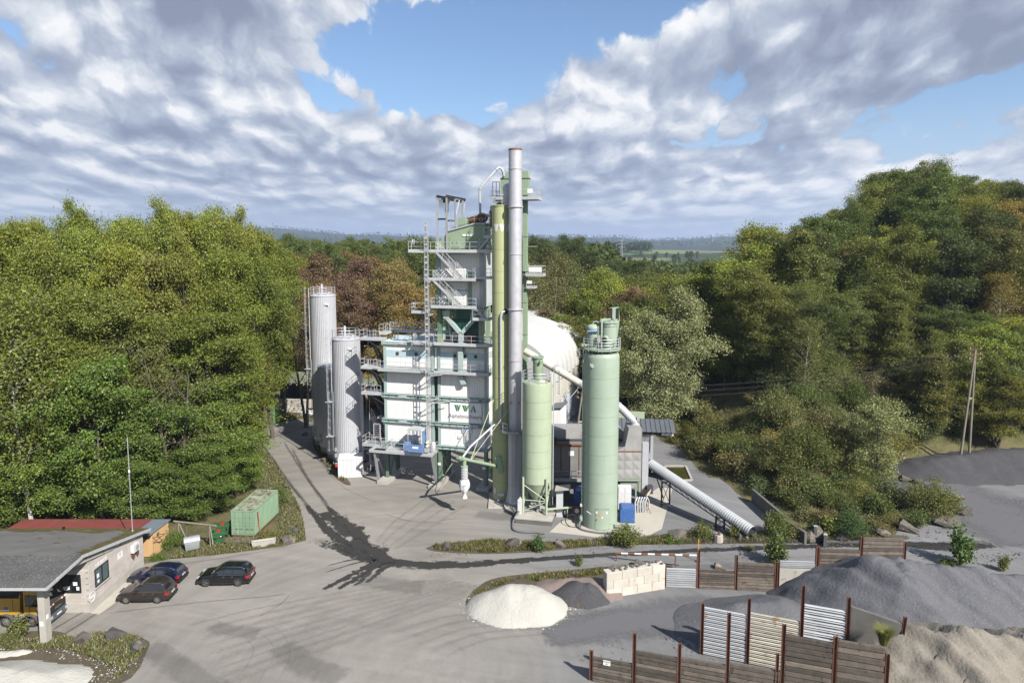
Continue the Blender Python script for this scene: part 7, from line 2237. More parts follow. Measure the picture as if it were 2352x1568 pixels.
# ------------------------------------------------------------------ office hut, shed and the small things round them
def office():
    T = thing('office_hut', 'single storey rose block office with wide dark bitumen roof over the weighbridge', 'building', (-34.75, 53.55, 0))
    D, Wl = 8.2, 9.5
    zf, zk, zb = 4.84, 5.27, 3.15            # roof at the front edge, the fold and the back edge
    MB().add([(-Wl, .04, 0), (0, .04, 0), (0, D, 0), (-Wl, D, 0), (-Wl, .04, 4.5), (0, .04, 4.5), (0, D, 3.22), (-Wl, D, 3.22)], [(0, 3, 2, 1), (4, 5, 6, 7), (0, 1, 5, 4), (1, 2, 6, 5), (2, 3, 7, 6), (3, 0, 4, 7)]).build('wall_core', CONC, T)
    MB().box(-Wl, .03, -.03, .035, 0, .78).build('plinth', CONC, T); MB().box(-.06, .03, .04, D, 0, .72).build('plinth', CONC, T)
    def roofz(y): return zk + (zb - zk) * max(0, (y + 1.15)) / (D + .7 + 1.15)
    r = random.Random(2)
    n = 0
    for row in range(13):                    # right wall
        z0 = .74 + row * .25
        for k in range(-1, 17):
            y0 = k * .5 + (.25 if row % 2 else 0); y1 = y0 + .5
            y0, y1 = max(y0, .05), min(y1, D)
            if y1 - y0 < .1 or z0 + .25 > roofz((y0 + y1) / 2) - .05: continue
            for ya, yb in (((y0, min(y1, .76)), (max(y0, 2.74), y1)) if 1.62 < z0 + .12 < 3.3 else ((y0, y1),)):
                if yb - ya > .06: sbox('block', -.02, .045 + r.uniform(0, .006), ya + .006, yb - .006, z0 + .006, z0 + .244, CMUR, T)
        for k in range(-1, 10):              # front wall beside the window
            x0 = -5.2 + k * .5 + (.25 if row % 2 else 0); x1 = min(x0 + .5, .03)
            if x1 - x0 < .1 or z0 > 3.6: continue
            for xa_, xb_ in (((x0, min(x1, -3.22)), (max(x0, -.60), x1)) if 1.62 < z0 + .12 < 3.3 else ((x0, x1),)):
                if xb_ - xa_ > .06: sbox('block', xa_ + .006, xb_ - .006, -.035, .03, z0 + .006, z0 + .244, CMUR, T)
    # right hand window, two lights
    y0, y1 = .78, 2.72
    w = MB(); w.box(.0, .07, y0, y1, 3.18, 3.28); w.box(.0, .07, y0, y1, 1.72, 1.84); w.box(.0, .07, y0, y0 + .1, 1.84, 3.18); w.box(.0, .07, y1 - .1, y1, 1.84, 3.18); w.box(.0, .07, 1.7, 1.84, 1.84, 3.18)
    w = w.build('window', PLAST, T)
    for a, b in ((y0 + .1, 1.7), (1.84, y1 - .1)):
        sbox('pane', .02, .035, a, b, 1.84, 3.18, WINGL, w)
        sbox('curtain', .012, .018, a, a + .45, 1.84, 3.18, CLAD, w)
    sbox('paper_note', .036, .04, y0 + .3, y0 + .6, 2.4, 2.75, SIGNW, w); sbox('paper_note', .036, .04, y0 + .35, y0 + .6, 1.95, 2.2, SIGNW, w)
    sbox('sill', .0, .16, y0 - .1, y1 + .1, 1.62, 1.71, CONC, w)
    # counter window on the front
    w = MB(); w.box(-3.2, -.62, -.07, .0, 3.18, 3.3); w.box(-3.2, -.62, -.07, .0, 1.72, 1.84); w.box(-3.2, -3.08, -.07, 0, 1.84, 3.18); w.box(-.74, -.62, -.07, 0, 1.84, 3.18); w.box(-1.5, -1.38, -.07, 0, 1.84, 3.18); w.box(-2.3, -2.18, -.07, 0, 1.84, 3.18)
    w = w.build('window', PLAST, T)
    for a, b in ((-3.08, -2.3), (-2.18, -1.5), (-1.38, -.74)): sbox('pane', a, b, -.035, -.02, 1.84, 3.18, GLASS, w)
    for a, z in ((-1.25, 2.35), (-2.1, 1.95), (-1.9, 2.0), (-1.0, 1.95)): sbox('paper_note', a, a + .35, -.042, -.037, z, z + .3, SIGNW, w)
    text_mesh('HUBER', .48, SIGNW, T, (.058, 1.75, 3.52), (RAD(90), 0, RAD(90)), sx=1.1)
    sbox('notice', .05, .065, 4.1, 4.85, 2.55, 3.1, SIGNW, T)
    text_mesh('Einfahrt', .12, BLACK, T, (.07, 4.48, 2.95), (RAD(90), 0, RAD(90))); text_mesh('frei', .12, BLACK, T, (.07, 4.48, 2.75), (RAD(90), 0, RAD(90)))
    m = MB(); m.lathe([(.42, -.01), (.42, .012), (.37, .012), (.37, -.01)], 26, cap=False); m.box(-.27, .27, -.07, .07, -.005, .01); m.xf(Matrix.Translation((.062, .25, 1.25)) @ Matrix.Rotation(RAD(90), 4, 'Z') @ Matrix.Rotation(RAD(90), 4, 'X')); m.build('round_sign', SIGNW, T)
    m = MB(); m.box(.1, .42, 6.0, 6.95, 2.25, 2.95); a = m.build('air_conditioner', WHITE, T); m = MB(); m.lathe([(.26, 0), (.26, .02)], 18); m.xf(Matrix.Translation((.425, 6.55, 2.6)) @ Matrix.Rotation(RAD(90), 4, 'Y')); m.build('fan_grille', GALVD, a)
    for y in (6.15, 6.8): sbox('bracket', .05, .4, y, y + .04, 1.75, 2.24, RUST, T)
    # roof: bitumen sheets in two pitches, a few centimetres apart in height
    X0, X1, YF, YK, YB = -16, .45, -5.55, -1.15, D + .7
    def sheetrow(ya, yb, za, zb_, rows, mat, wlen, seed):
        rr = random.Random(seed)
        for i in range(rows):
            a, b = i / rows, (i + 1) / rows
            x = X0 - rr.uniform(0, wlen)
            while x < X1:
                xe = min(x + wlen, X1); xs = max(x, X0)
                if xe > xs + .05:
                    ya_, yb_ = ya + (yb - ya) * a, ya + (yb - ya) * b; z0, z1 = za + (zb_ - za) * a, za + (zb_ - za) * b
                    lift = rr.uniform(.0, .012)
                    MB().add([(xs, ya_, z0 + lift), (xe - .01, ya_, z0 + lift), (xe - .01, yb_ - .01, z1 + lift + .004), (xs, yb_ - .01, z1 + lift + .004), (xs, ya_, z0 - .02), (xe - .01, ya_, z0 - .02), (xe - .01, yb_ - .01, z1 - .02), (xs, yb_ - .01, z1 - .02)],
                             [(0, 1, 2, 3), (4, 7, 6, 5), (0, 4, 5, 1), (1, 5, 6, 2), (2, 6, 7, 3), (3, 7, 4, 0)]).build('roof_sheet', mat, T)
                x += wlen
    sheetrow(YF, YK, zf + .18, zk + .18, 5, BITUM, 4.2, 1)
    sheetrow(YK, YB, zk + .18, zb + .18, 9, BITUM2, 5.0, 2)
    def slabroof(ya, yb, za, zb_):
        MB().add([(X0, ya, za), (X1 - .02, ya, za), (X1 - .02, yb, zb_), (X0, yb, zb_), (X0, ya, za + .155), (X1 - .02, ya, za + .155), (X1 - .02, yb, zb_ + .155), (X0, yb, zb_ + .155)], [(0, 3, 2, 1), (4, 5, 6, 7), (0, 1, 5, 4), (1, 2, 6, 5), (2, 3, 7, 6), (3, 0, 4, 7)]).build('roof_deck', CONCD, T)
    slabroof(YF + .05, YK, zf, zk); slabroof(YK, YB - .05, zk, zb)
    sbeam('roof_edge', (X1 + .02, YF, zf + .12), (X1 + .02, YK, zk + .12), .05, .26, GALV, T); sbeam('roof_edge', (X1 + .02, YK, zk + .12), (X1 + .02, YB, zb + .12), .05, .26, GALV, T); sbeam('roof_edge', (X0, YF - .02, zf + .12), (X1, YF - .02, zf + .12), .05, .2, GALV, T)
    MB().slab([(-.3, 0), (-.3, .01)], 0, 1) if False else None
    sbeam('soffit_beam', (.1, YK - .6, zk - .3), (.1, 3.4, 4.0), .12, .28, CONC, T)
    # moss along the old edges
    r = random.Random(8)
    for k in range(260):
        t = r.random()
        if k < 140: x, y = r.uniform(X0, X1 - .1), YB - abs(r.gauss(0, .55)) - .05
        elif k < 230: x, y = X1 - abs(r.gauss(0, .28)) - .05, YK + (YB - YK) * (r.random() ** .7)
        else: x, y = r.uniform(X0, X1), r.uniform(YK, YB)
        z = zk + (zb - zk) * (y - YK) / (YB - YK) + .195; s = r.uniform(.15, .75) * (1 if k < 230 else .35)
        vs = [(x + s * r.uniform(.6, 1.2) * math.cos(a * .785) * 1.5, y + s * r.uniform(.4, .8) * math.sin(a * .785), 0) for a in range(8)]
        vs = [(min(a, X1 - .03), min(b, YB - .03), zk + (zb - zk) * (b - YK) / (YB - YK) + .20) for a, b, _ in vs] + [(x, y, z + .05)]
        MB().add(vs, [(q, (q + 1) % 8, 8) for q in range(8)]).build('moss_patch', MOSS, T)
    m = MB().box(-.95, -.45, -4.6, -4.0, 0, zf + .02); m.build('pillar', CONC, T)
    for a, z in ((-.85, 2.0), ): sbox('paper_note', -.88, -.62, -4.612, -4.602, 1.55, 1.9, SIGNW, T)
    sbox('paper_note', -.448, -.438, -4.5, -4.25, 2.0, 2.35, SIGNW, T)
    sbar('vent_stub', (-7.4, D + .1, 3.3), (-7.4, D + .1, 3.75), .12, BLACK, T)


office()
fm = thing('flag_mast', 'slim pale mast rising through the office roof', 'mast', (-35.2, 61.0, 3.4))
sbar('pole', (0, 0, 0), (0, 0, 9.2), .04, GALVD, fm); sbar('pole_foot', (0, 0, 0), (0, 0, .45), .09, GALVD, fm); sbar('clamp', (0, 0, 5.9), (0, 0, 6.15), .08, SIGNW, fm)


def shed():
    T = thing('lean_to_shed', 'low ochre board shed with red sheet roof behind the office', 'shed', (-34.7, 63.5, 0))
    MB().box(-14.5, -.04, .04, 3.0, 0, 2.3).build('wall_core', CONCD, T)
    for k in range(20): sbox('board', -.03, .0, .05 + k * .147, .185 + k * .147, .05, 2.28, YELLOWW, T)
    for k in range(20): sbox('board', -.05 - (k + 1) * .15, -.05 - k * .15 - .012, .0, .035, .05, 2.5, YELLOWW, T)
    n = 96
    for k in range(n):
        x1 = .12 - k * .155
        mat = GREYROOF if k < 12 else REDROOF
        if k % 1 == 0:
            b = MB(); b.slab([(x1 - .155, 0), (x1 - .12, .035), (x1 - .07, .035), (x1 - .035, 0), (x1, 0), (x1, -.012), (x1 - .155, -.012)], -.65, 3.35); b.xf(Matrix.Translation((0, 0, 2.48)) @ Matrix.Rotation(RAD(-1.5), 4, 'X')); b.build('roof_sheet', mat, T)
    for a, b in (((.05, -.05, 2.0), (.85, -.05, 2.1)), ((.05, .6, 2.0), (.85, .6, 2.1)), ((.85, -.05, 2.1), (.85, .6, 2.1)), ((.05, -.05, 1.5), (.85, .3, 2.1)), ((.05, 2.8, 1.9), (.9, 3.1, 2.1))): sbeam('bracket', a, b, .05, .05, RUST, T)
    sbox('window', -1.2, -.5, -.02, -.002, 1.8, 2.2, WINGL, T); sbox('window', .002, .02, .7, 1.1, 1.75, 2.1, WINGL, T)


shed()
gc = container('green_container', 'green shipping container with moss on its roof beside the bins', (-28.95, 67.9, 0), RAD(-4), 2.44, 6.06, 2.59, CONTG, CONTR, z0=.3)
MB().box(.05, 2.4, .05, 6.0, 0, .3).build('base_frame', RUST, gc)
sbar('red_pole', (2.5, 1.0, .5), (2.5, .8, 2.5), .04, REDW, gc)
ga_, gb_ = G(648, 964), G(590, 990)
gf = container('green_container', 'old dark green container half hidden by trees at the bend of the road', ga_, math.atan2(gb_.y - ga_.y, gb_.x - ga_.x) - math.pi / 2, 2.44, 6.06, 2.6, CONTD, CONTR, doors=False)
o = MB().box(0, 2.3, -1.2, 0, 0, .16).build('step_planks', WOODG, None); o.location = (-28.95, 67.6, 0.02); tag(o, 'low grey timber step in front of the green container', 'step')


def wheelie(label, loc, rz):
    T = thing('waste_bin', label, 'bin', loc, rz, 'green wheeled bins beside the container')
    b = MB(); b.add([(0.1, .1, .25), (1.1, .1, .25), (1.1, .75, .25), (.1, .75, .25), (0, 0, 1.15), (1.2, 0, 1.15), (1.2, .85, 1.15), (0, .85, 1.15)], [(0, 3, 2, 1), (0, 1, 5, 4), (1, 2, 6, 5), (2, 3, 7, 6), (3, 0, 4, 7), (4, 5, 6, 7)]); b.build('body', BING, T)
    MB().slab([(-.05, 1.15), (-.05, 1.25), (.2, 1.33), (1.0, 1.33), (1.25, 1.25), (1.25, 1.15)], -.05, .9).build('lid', BING, T)
    for k in range(4): sbox('rib', .1 + k * .3, .16 + k * .3, -.0, .03, .5, 1.1, BING, T)
    for x in (.2, 1.0):
        for y in (.15, .7): 
            m = MB(); m.lathe([(.1, -.03), (.1, .03)], 12); m.xf(Matrix.Translation((x, y, .1)) @ Matrix.Rotation(RAD(90), 4, 'X')); m.build('castor', RUBBER, T, 40)
    sbox('sticker', .7, 1.05, -.02, -.006 + .0, .75, 1.0, BLACK, T); sbox('sticker_print', .75, .9, -.024, -.021, .86, .94, SIGNW, T)
    sbox('handle', .1, .45, -.06, -.02, .72, .78, BLACK, T); sbox('lid_band', .45, .75, .0, .8, 1.331, 1.336, REDW, T)


wheelie('green wheeled bin standing in front of the other green one', (-30.1, 65.9, 0), RAD(20))
wheelie('green wheeled bin tucked behind the other green one', (-30.4, 67.6, 0), RAD(20))


def zinc_bin():
    T = thing('zinc_bin', 'grey zinc bin with rounded lid on castors', 'bin', (-32.0, 64.1, 0), RAD(28))
    b = MB(); b.add([(.12, .12, .28), (1.25, .12, .28), (1.25, .85, .28), (.12, .85, .28), (0, 0, 1.1), (1.38, 0, 1.1), (1.38, .97, 1.1), (0, .97, 1.1)], [(0, 3, 2, 1), (0, 1, 5, 4), (1, 2, 6, 5), (2, 3, 7, 6), (3, 0, 4, 7), (4, 5, 6, 7)]); b.build('body', BINGR, T)
    m = MB(); m.lathe([(.5, 0), (.5, 1.42)], 22, a0=0, a1=math.pi); m.xf(Matrix.Translation((-.02, .485, 1.1)) @ Matrix.Rotation(RAD(90), 4, 'Y') @ Matrix.Rotation(RAD(90), 4, 'Z') @ Matrix.Scale(.8, 4, (0, 1, 0))); m.build('lid', BINGR, T, 40)
    for s in (.0, 1.38): MB().slab([(-.48, 0), (-.35, .28), (0, .4), (.35, .28), (.48, 0)], -.012, .012).xf(Matrix.Translation((s, .485, 1.1)) @ Matrix.Rotation(RAD(90), 4, 'Z')).build('lid_end', BINGR, T)
    for k in range(9): sbox('rib', .08 + k * .15, .12 + k * .15, .0, .03, .45, 1.05, BINGR, T)
    for x in (.2, 1.15):
        for y in (.2, .8):
            m = MB(); m.lathe([(.1, -.03), (.1, .03)], 12); m.xf(Matrix.Translation((x, y, .1)) @ Matrix.Rotation(RAD(90), 4, 'X')); m.build('castor', GALVD, T, 40); sbar('castor_fork', (x, y, .1), (x, y, .3), .03, BINGR, T)
    sbox('handle', .3, .6, -.05, -.01, .85, .9, GALVD, T)


zinc_bin()
T = thing('carpet_rack', 'weathered pole rack standing behind the bins', 'rack', (-33.7, 66.5, 0))
for a, b, r in (((0, 0, 0), (0, 0, 2.35), .07), ((3.55, -.9, 0), (3.55, -.9, 2.4), .08), ((-.5, .1, 2.3), (4.3, -1.05, 2.3), .09), ((.05, 0, 2.2), (.9, -.2, .4), .06), ((3.5, -.8, 2.2), (2.6, -.4, 1.4), .05), ((.9, -.1, 2.2), (.5, .5, .3), .05), ((3.6, -.9, 2.2), (4.0, -1.3, .5), .06)): sbar('post', a, b, r, WOODP, T)
T = thing('lamp_pole', 'short wooden pole with a lamp at the wood edge behind the office', 'pole', (*G(377, 1192).to_2d(), 0))
sbar('pole', (0, 0, 0), (0, 0, 4.6), .11, WOODP, T); sbar('lamp_arm', (0, 0, 4.4), (-.7, -.3, 4.6), .04, GALVD, T); sbox('lamp', -.95, -.55, -.4, -.2, 4.52, 4.66, GALV, T)
T = thing('stone_trough', 'long mossy stone trough lying at the yard edge', 'trough', (-25.8, 65.4, 0), RAD(20))
b = MB(); b.add([(0, .05, 0), (2.0, .05, 0), (2.0, .6, 0), (0, .6, 0), (-.15, 0, .55), (2.15, 0, .55), (2.15, .7, .55), (-.15, .7, .55), (0, .12, .55), (2.0, .12, .55), (2.0, .58, .55), (0, .58, .55), (.1, .2, .25), (1.9, .2, .25), (1.9, .5, .25), (.1, .5, .25)],
     [(0, 3, 2, 1), (0, 1, 5, 4), (1, 2, 6, 5), (2, 3, 7, 6), (3, 0, 4, 7), (4, 5, 9, 8), (5, 6, 10, 9), (6, 7, 11, 10), (7, 4, 8, 11), (8, 9, 13, 12), (9, 10, 14, 13), (10, 11, 15, 14), (11, 8, 12, 15), (12, 13, 14, 15)]); b.build('basin', CONC, T); MB().box(.12, 1.88, .22, .48, .3, .42).build('soil_fill', SOIL, T)


# ------------------------------------------------------------------ boulders
def rock_mesh(seed, mat):
    rng = np.random.default_rng(seed); import bmesh
    bm = bmesh.new()
    for _ in range(15):
        p = rng.normal(size=3); p /= np.linalg.norm(p); p = p * (1.15 + .15 * rng.normal()); p = np.clip(p, -.74, .74); bm.verts.new(p)
    bmesh.ops.convex_hull(bm, input=bm.verts)
    bmesh.ops.triangulate(bm, faces=bm.faces[:]); bmesh.ops.subdivide_edges(bm, edges=bm.edges[:], cuts=2, use_grid_fill=True)
    for v in bm.verts: v.co *= 1 + .035 * rng.normal()
    me = bpy.data.meshes.new('boulder'); bm.to_mesh(me); bm.free(); me.materials.append(mat)
    return me


RK = [rock_mesh(i, ROCKM if i % 3 else ROCKD) for i in range(6)]
ROCKS = [(185, 1478, .80, 1, 'dark boulder half sunk in weeds near the office pillar'), (262, 1472, .85, 0, 'tall dark boulder with white flowers on the weedy kerb island'), (308, 1497, .9, 3, 'leaning dark boulder at the tip of the weedy kerb island'),
         (662, 1248, .8, 0, 'blocky boulder standing at the road corner by the trough'), (674, 1226, .65, 3, 'slanting grey boulder on the bank above the road corner'),
         (1022, 1262, .8, 3, 'lone boulder at the start of the weed strip under the plant'), (1180, 1258, 1.0, 1, 'brown boulder in the weed strip beside the cone silo'), (1290, 1255, .8, 4, 'mossy boulder in the weed strip between the two silos'),
         (1560, 1244, 1.3, 1, 'long flat boulder in the weed strip under the tube conveyor'), (1705, 1240, 1.05, 4, 'square brown boulder in front of the tube conveyor foot'), (1790, 1238, .9, 2, 'boulder beside the low end of the tube conveyor'),
         (1870, 1243, 1.5, 5, 'long low boulder at the road edge below the retaining wall'), (1940, 1244, 1.0, 1, 'small brown boulder at the road edge beside a long one'), (2030, 1235, .95, 2, 'brown boulder behind the sleeper fence'), (2093, 1222, 1.35, 4, 'large square brown boulder guarding the road edge'),
         (2180, 1210, 1.5, 5, 'broad flat brown boulder at the bend of the gravel track'), (2222, 1186, 1.1, 1, 'upright rounded boulder at the gravel track corner'), (2205, 1150, .8, 2, 'pale boulder behind the upright rounded one'), (2080, 1105, .9, 4, 'boulder at the top of the dark chippings bank'), (2110, 1112, .8, 2, 'boulder beside another at the top of the chippings bank'),
         (1410, 1312, .6, 1, 'boulder behind the concrete block wall'), (1470, 1304, .75, 2, 'rounded boulder near the barrier foot'), (1655, 1307, .7, 4, 'boulder behind the first sleeper fence'),
         (745, 1060, .6, 2, 'stone kerb lump in the grass by the dark tanks'), (762, 1082, .6, 4, 'rough stone at the foot of the white box container'), (700, 1000, .6, 1, 'stone at the road bend near the old container'), (655, 1120, .55, 3, 'mossy stone on the left verge of the access road')]
for px, py, s, v, lab in ROCKS:
    p = G(px, py); 
    o = bpy.data.objects.new('boulder', RK[v]); COL.objects.link(o)
    q = random.Random(px)
    o.location = (p.x, p.y + s * .3, max(0, hz(p.x, p.y)) + s * .34); o.scale = (s * (1.3 if v == 5 else .95), s * .8, s * (.55 if v == 5 else .75)); o.rotation_euler = (q.uniform(-.15, .15), q.uniform(-.15, .15), q.uniform(-.5, .5))
    tag(o, lab, 'boulder')
T = thing('old_footing', 'cut concrete footing with rusty bracket in the weed strip', 'footing', (*G(1650, 1243).to_2d(), 0)); MB().lathe([(.5, 0), (.45, .75), (.4, .8)], 9).build('block', CONC, T); sbox('bracket', -.15, .05, -.35, -.15, .5, 1.15, RUST, T)

# ------------------------------------------------------------------ storage bays
def on_line(px, p0, ang, z=1.0):
    """point on a ground line whose picture column is px"""
    d = Vector((math.cos(ang), math.sin(ang), 0)); lo, hi = -5.0, 40.0
    def col(s):
        p = p0 + d * s; q = Vector((p.x, p.y, z)) - Vector((0, 0, CAMH)); return PW / 2 + FPX * q.x / q.dot(_F)
    for _ in range(50):
        m = (lo + hi) / 2
        if col(m) < px: lo = m
        else: hi = m
    return p0 + d * lo


def bay_wall(label, p0, ang, posts, fills, name='bay_wall'):
    """posts: (px, py_top); fills: per gap (kind, py of the left top, courses, base z)"""
    p0 = Vector((p0[0], p0[1], 0)); T = thing(name, label, 'wall', p0, ang)
    base = [on_line(px, p0, ang) for px, _ in posts]
    us = [(b - p0).length * (1 if (b - p0).dot(Vector((math.cos(ang), math.sin(ang), 0))) >= 0 else -1) for b in base]
    for (px, py), b, u in zip(posts, base, us):
        h = GY(px, py, b.y).z
        MB().ibeam((u, 0, -.2), (u, 0, h), .22, .24, .03, (1, 0, 0)).build('post', RUST, T)
    r = random.Random(int(p0.x * 10))
    for i, f in enumerate(fills):
        if f is None: continue
        kind, py, n, zb = f
        a, b = us[i] + .13, us[i + 1] - .13
        zt = GY(posts[i][0] + 6, py, base[i].y).z
        hh = (zt - zb) / n
        for k in range(n):
            z0 = zb + k * hh
            if kind == 'sleeper':
                dz = r.uniform(-.02, .02); L = b - a
                for (x0, x1) in (((a, b),) if L < 4.4 else ((a, a + L * (.45 + .2 * (k % 2))), (a + L * (.45 + .2 * (k % 2)), b))):
                    o = sbox('sleeper', x0 + .01, x1 - .01, -.10 + r.uniform(-.03, .03), .10, z0 + .018, z0 + hh - .018 - r.uniform(0, .03), WOODG, T, 'bbox')
                    o.rotation_euler = (0, r.uniform(-.012, .012), r.uniform(-.01, .01))
            elif kind in ('rail', 'cream'):
                key = ('wrail', kind)
                if key not in _unit:
                    m = MB(); pr = [(.5, -.5), (-.25, -.36), (-.5, -.22), (-.1, -.08), (.5, 0), (-.1, .08), (-.5, .22), (-.25, .36), (.5, .5)]
                    vs = [(x, y * .9, z) for x in (-.5, .5) for y, z in pr]; nn = len(pr)
                    m.add(vs, [(j, nn + j, nn + j + 1, j + 1) for j in range(nn - 1)]); _unit[key] = m.mesh('guard_rail', RAILG if kind == 'rail' else RAILC, 40)
                o = bpy.data.objects.new('guard_rail', _unit[key]); COL.objects.link(o); o.parent = T
                o.location = ((a + b) / 2, -.02 + r.uniform(-.012, .012), z0 + hh / 2); o.scale = (b - a, .14, hh * .80); o.rotation_euler = (0, r.uniform(-.006, .006), 0)
    return T, us, base


T, us, _ = bay_wall('long timber sleeper bay wall with tall rusty posts and a small white notice', (5.46, 44.85), RAD(-18), [(1358, 1492), (1456, 1453), (1559, 1476), (1669, 1406), (1794, 1432), (1911, 1460), (2030, 1500)],
                    [('sleeper', 1505, 8, 0), ('sleeper', 1491, 10, 0), ('sleeper', 1506, 10, 0), ('sleeper', 1519, 10, 0), ('sleeper', 1456, 17, 0), ('sleeper', 1466, 8, 2.7)], 'sleeper_wall')
MB().ibeam((us[4] - .32, -.05, -.2), (us[4] - .32, -.05, 4.4), .2, .2, .03, (1, 0, 0)).build('post', RUST, T)
MB().box(us[5] + .2, us[6], -.15, .15, 0, 2.68).build('lower_slab', CONC, T)
zt = GY(1384, 1514, 44.5).z
sbox('notice', us[0] + .85, us[0] + 1.35, -.135, -.125, zt - .34, zt + .02, SIGNW, T)
text_mesh('N-SAND', .12, BLACK, T, (us[0] + 1.1, -.138, zt - .09), FRONT); text_mesh('0/2', .12, BLACK, T, (us[0] + 1.1, -.138, zt - .24), FRONT)
T, us, base = bay_wall('bay wall of stacked steel guard rails between tall rusty posts', (14.06, 47.83), RAD(-21), [(1612, 1384), (1717, 1373), (1838, 1343), (1942, 1370)],
                       [('rail', 1391, 13, .05), ('cream', 1404, 14, .05), ('rail', 1384, 14, .05)], 'guard_rail_wall')
MB().ibeam((us[0] + .18, .1, -.2), (us[0] + .18, .1, 2.7), .14, .14, .03, (1, 0, 0)).build('post', RUST, T)
hs = GY(1948, 1390, base[3].y).z
MB().slab([(us[3] + .15, .0), (us[3] + .15, hs), (us[3] + 3.2, hs - .6), (us[3] + 3.2, hs - 1.0), (us[3] + .9, 0)], -.12, .12).build('end_slab', CONCD, T)
MB().ibeam((us[3] + 3.3, 0, hs - 1.4), (us[3] + 3.4, 0, hs - .1), .2, .2, .03, (1, 0, 0)).build('bent_post', RUST, T)
bay_wall('low back bay wall of rails and sleepers beside the concrete blocks', (13.75, 57.75), RAD(-5), [(1527, 1300), (1603, 1261), (1690, 1274), (1781, 1290)],
         [('rail', 1303, 9, 0), ('sleeper', 1307, 9, 0), ('sleeper', 1290, 10, 0)], 'back_bay_wall')
T, us, base = bay_wall('back bay wall of guard rails over a pale slab behind the grey heap', (22.9, 57.0), RAD(-4), [(1786, 1290), (1874, 1255)], [('rail', 1286, 4, 2.2)], 'back_bay_wall')
MB().box(us[0] + .1, us[1] - .1, -.1, .12, 0, 2.15).build('lower_slab', CONC, T)
bay_wall('tall sleeper wall between rusty posts behind the crest of the grey heap', (26.5, 57.2), RAD(-3), [(1876, 1256), (1974, 1231), (2073, 1244)], [('sleeper', 1259, 14, 0), ('sleeper', 1233, 16, 0)], 'back_bay_wall')

T = thing('block_wall', 'wall of big pale concrete blocks at the end of the back bays', 'wall', (8.1, 55.75, 0), RAD(17))
for row in range(3):
    for k in range(5):
        x0 = -.8 * (row % 2) + k * 1.45; x1 = min(x0 + 1.43, 5.6); x0 = max(x0, 0)
        if x1 - x0 > .2: sbox('block', x0, x1, 0, .78, row * .76, row * .76 + .745, CONCW, T, 'bbox')
for k in range(30):
    r = random.Random(k); x, y = r.uniform(.1, 5.5), r.uniform(.1, .7); sbox('rubble', x - .1, x + .1, y - .08, y + .08, 2.27, 2.34 + r.uniform(0, .1), CONCD, T, 'bbox', r.random())


# ------------------------------------------------------------------ heaps
def heap(name, label, ridge, bounds, mat, slopes=(.62, .62, .62, .62), step=.28, rough=.06, cat='gravel heap', top=.0, seed=0, gullies=.0):
    """height field falling away from a ridge line at the angle of repose; slopes: left, right, near, far"""
    x0, x1, y0, y1 = bounds
    xs = np.arange(x0, x1, step); ys = np.arange(y0, y1, step); X, Y = np.meshgrid(xs, ys)
    Z = np.full(X.shape, -9.0)
    R = np.array(ridge, float); pts = []
    for a, b in zip(R[:-1], R[1:]):
        for t in np.linspace(0, 1, max(2, int(np.hypot(*(b - a)[:2]) / .5))): pts.append(a + (b - a) * t)
    if len(R) == 1: pts = [R[0]]
    wx = vnoise(X + seed, Y, 1.7) * .35; wy = vnoise(X, Y + seed * 2, 1.9) * .35
    for p in pts:
        dx, dy = X - p[0] + wx, Y - p[1] + wy
        sx = np.where(dx < 0, slopes[0], slopes[1]); sy = np.where(dy < 0, slopes[2], slopes[3])
        Z = np.maximum(Z, p[2] + top - np.sqrt((dx * sx) ** 2 + (dy * sy) ** 2 + top * top * 1.0))
    Z = Z + rough * (vnoise(X, Y, .9) + .6 * vnoise(X + 9, Y + 4, .37)) * np.clip(Z, 0, 1) + gullies * np.abs(vnoise(X * .8 + Y * .3, Y * .25, .8)) * np.clip(Z / 2, 0, 1)
    Z = np.where(Z < .05, -.12, Z)
    i = np.arange(X.size).reshape(X.shape)
    f = np.stack([i[:-1, :-1].ravel(), i[:-1, 1:].ravel(), i[1:, 1:].ravel(), i[1:, :-1].ravel()], 1)
    f = f[(Z.ravel()[f] > -.1).any(1)]
    used, inv = np.unique(f, return_inverse=True)
    V = np.stack([X.ravel(), Y.ravel(), Z.ravel()], 1)[used]
    me = bpy.data.meshes.new(name); me.from_pydata(V.tolist(), [], inv.reshape(-1, 4).tolist()); me.polygons.foreach_set('use_smooth', [True] * len(me.polygons)); me.materials.append(mat)
    o = bpy.data.objects.new(name, me); COL.objects.link(o); tag(o, label, cat)
    return o


heap('gravel_heap', 'great blue grey gravel heap filling the back bay', [(29.4, 52.6, 5.4), (29.9, 50.0, 4.9), (30.4, 47.8, 3.8), (30.4, 49.8, 4.9), (31.0, 52.0, 5.35), (34, 51.2, 5.1), (38, 50.6, 4.7), (46, 50.4, 4.7), (54, 51, 4.6)], (12, 58, 43.5, 57.0), GRAVEL, (.66, .5, .62, .60), .22, .07, gullies=.4)
heap('gravel_heap', 'low dark grey gravel heap behind the guard rail wall', [(18.0, 51.3, 1.9), (21.5, 51.5, 2.2)], (12, 26, 46, 56), GRAVEL, (.34, .4, .5, .42), .25, .05, seed=3)
heap('sand_heap', 'beige gravel and sand heap with wavy crests', [(26.9, 43.6, 4.7), (29.2, 42.4, 4.9), (32, 42.6, 4.4), (36, 42.4, 4.8), (44, 42, 4.6)], (20.5, 48, 33, 47.5), GRAVELB, (.55, .6, .42, .6), .25, .16, seed=7, gullies=.75)
heap('white_heap', 'round white gravel heap in the middle of the yard', [(-.2, 54.5, 1.75), (1.4, 54.2, 1.7)], (-5, 7, 50, 59), GRAVELW, (.72, .72, .85, .85), .16, .05, seed=2, top=1.1)
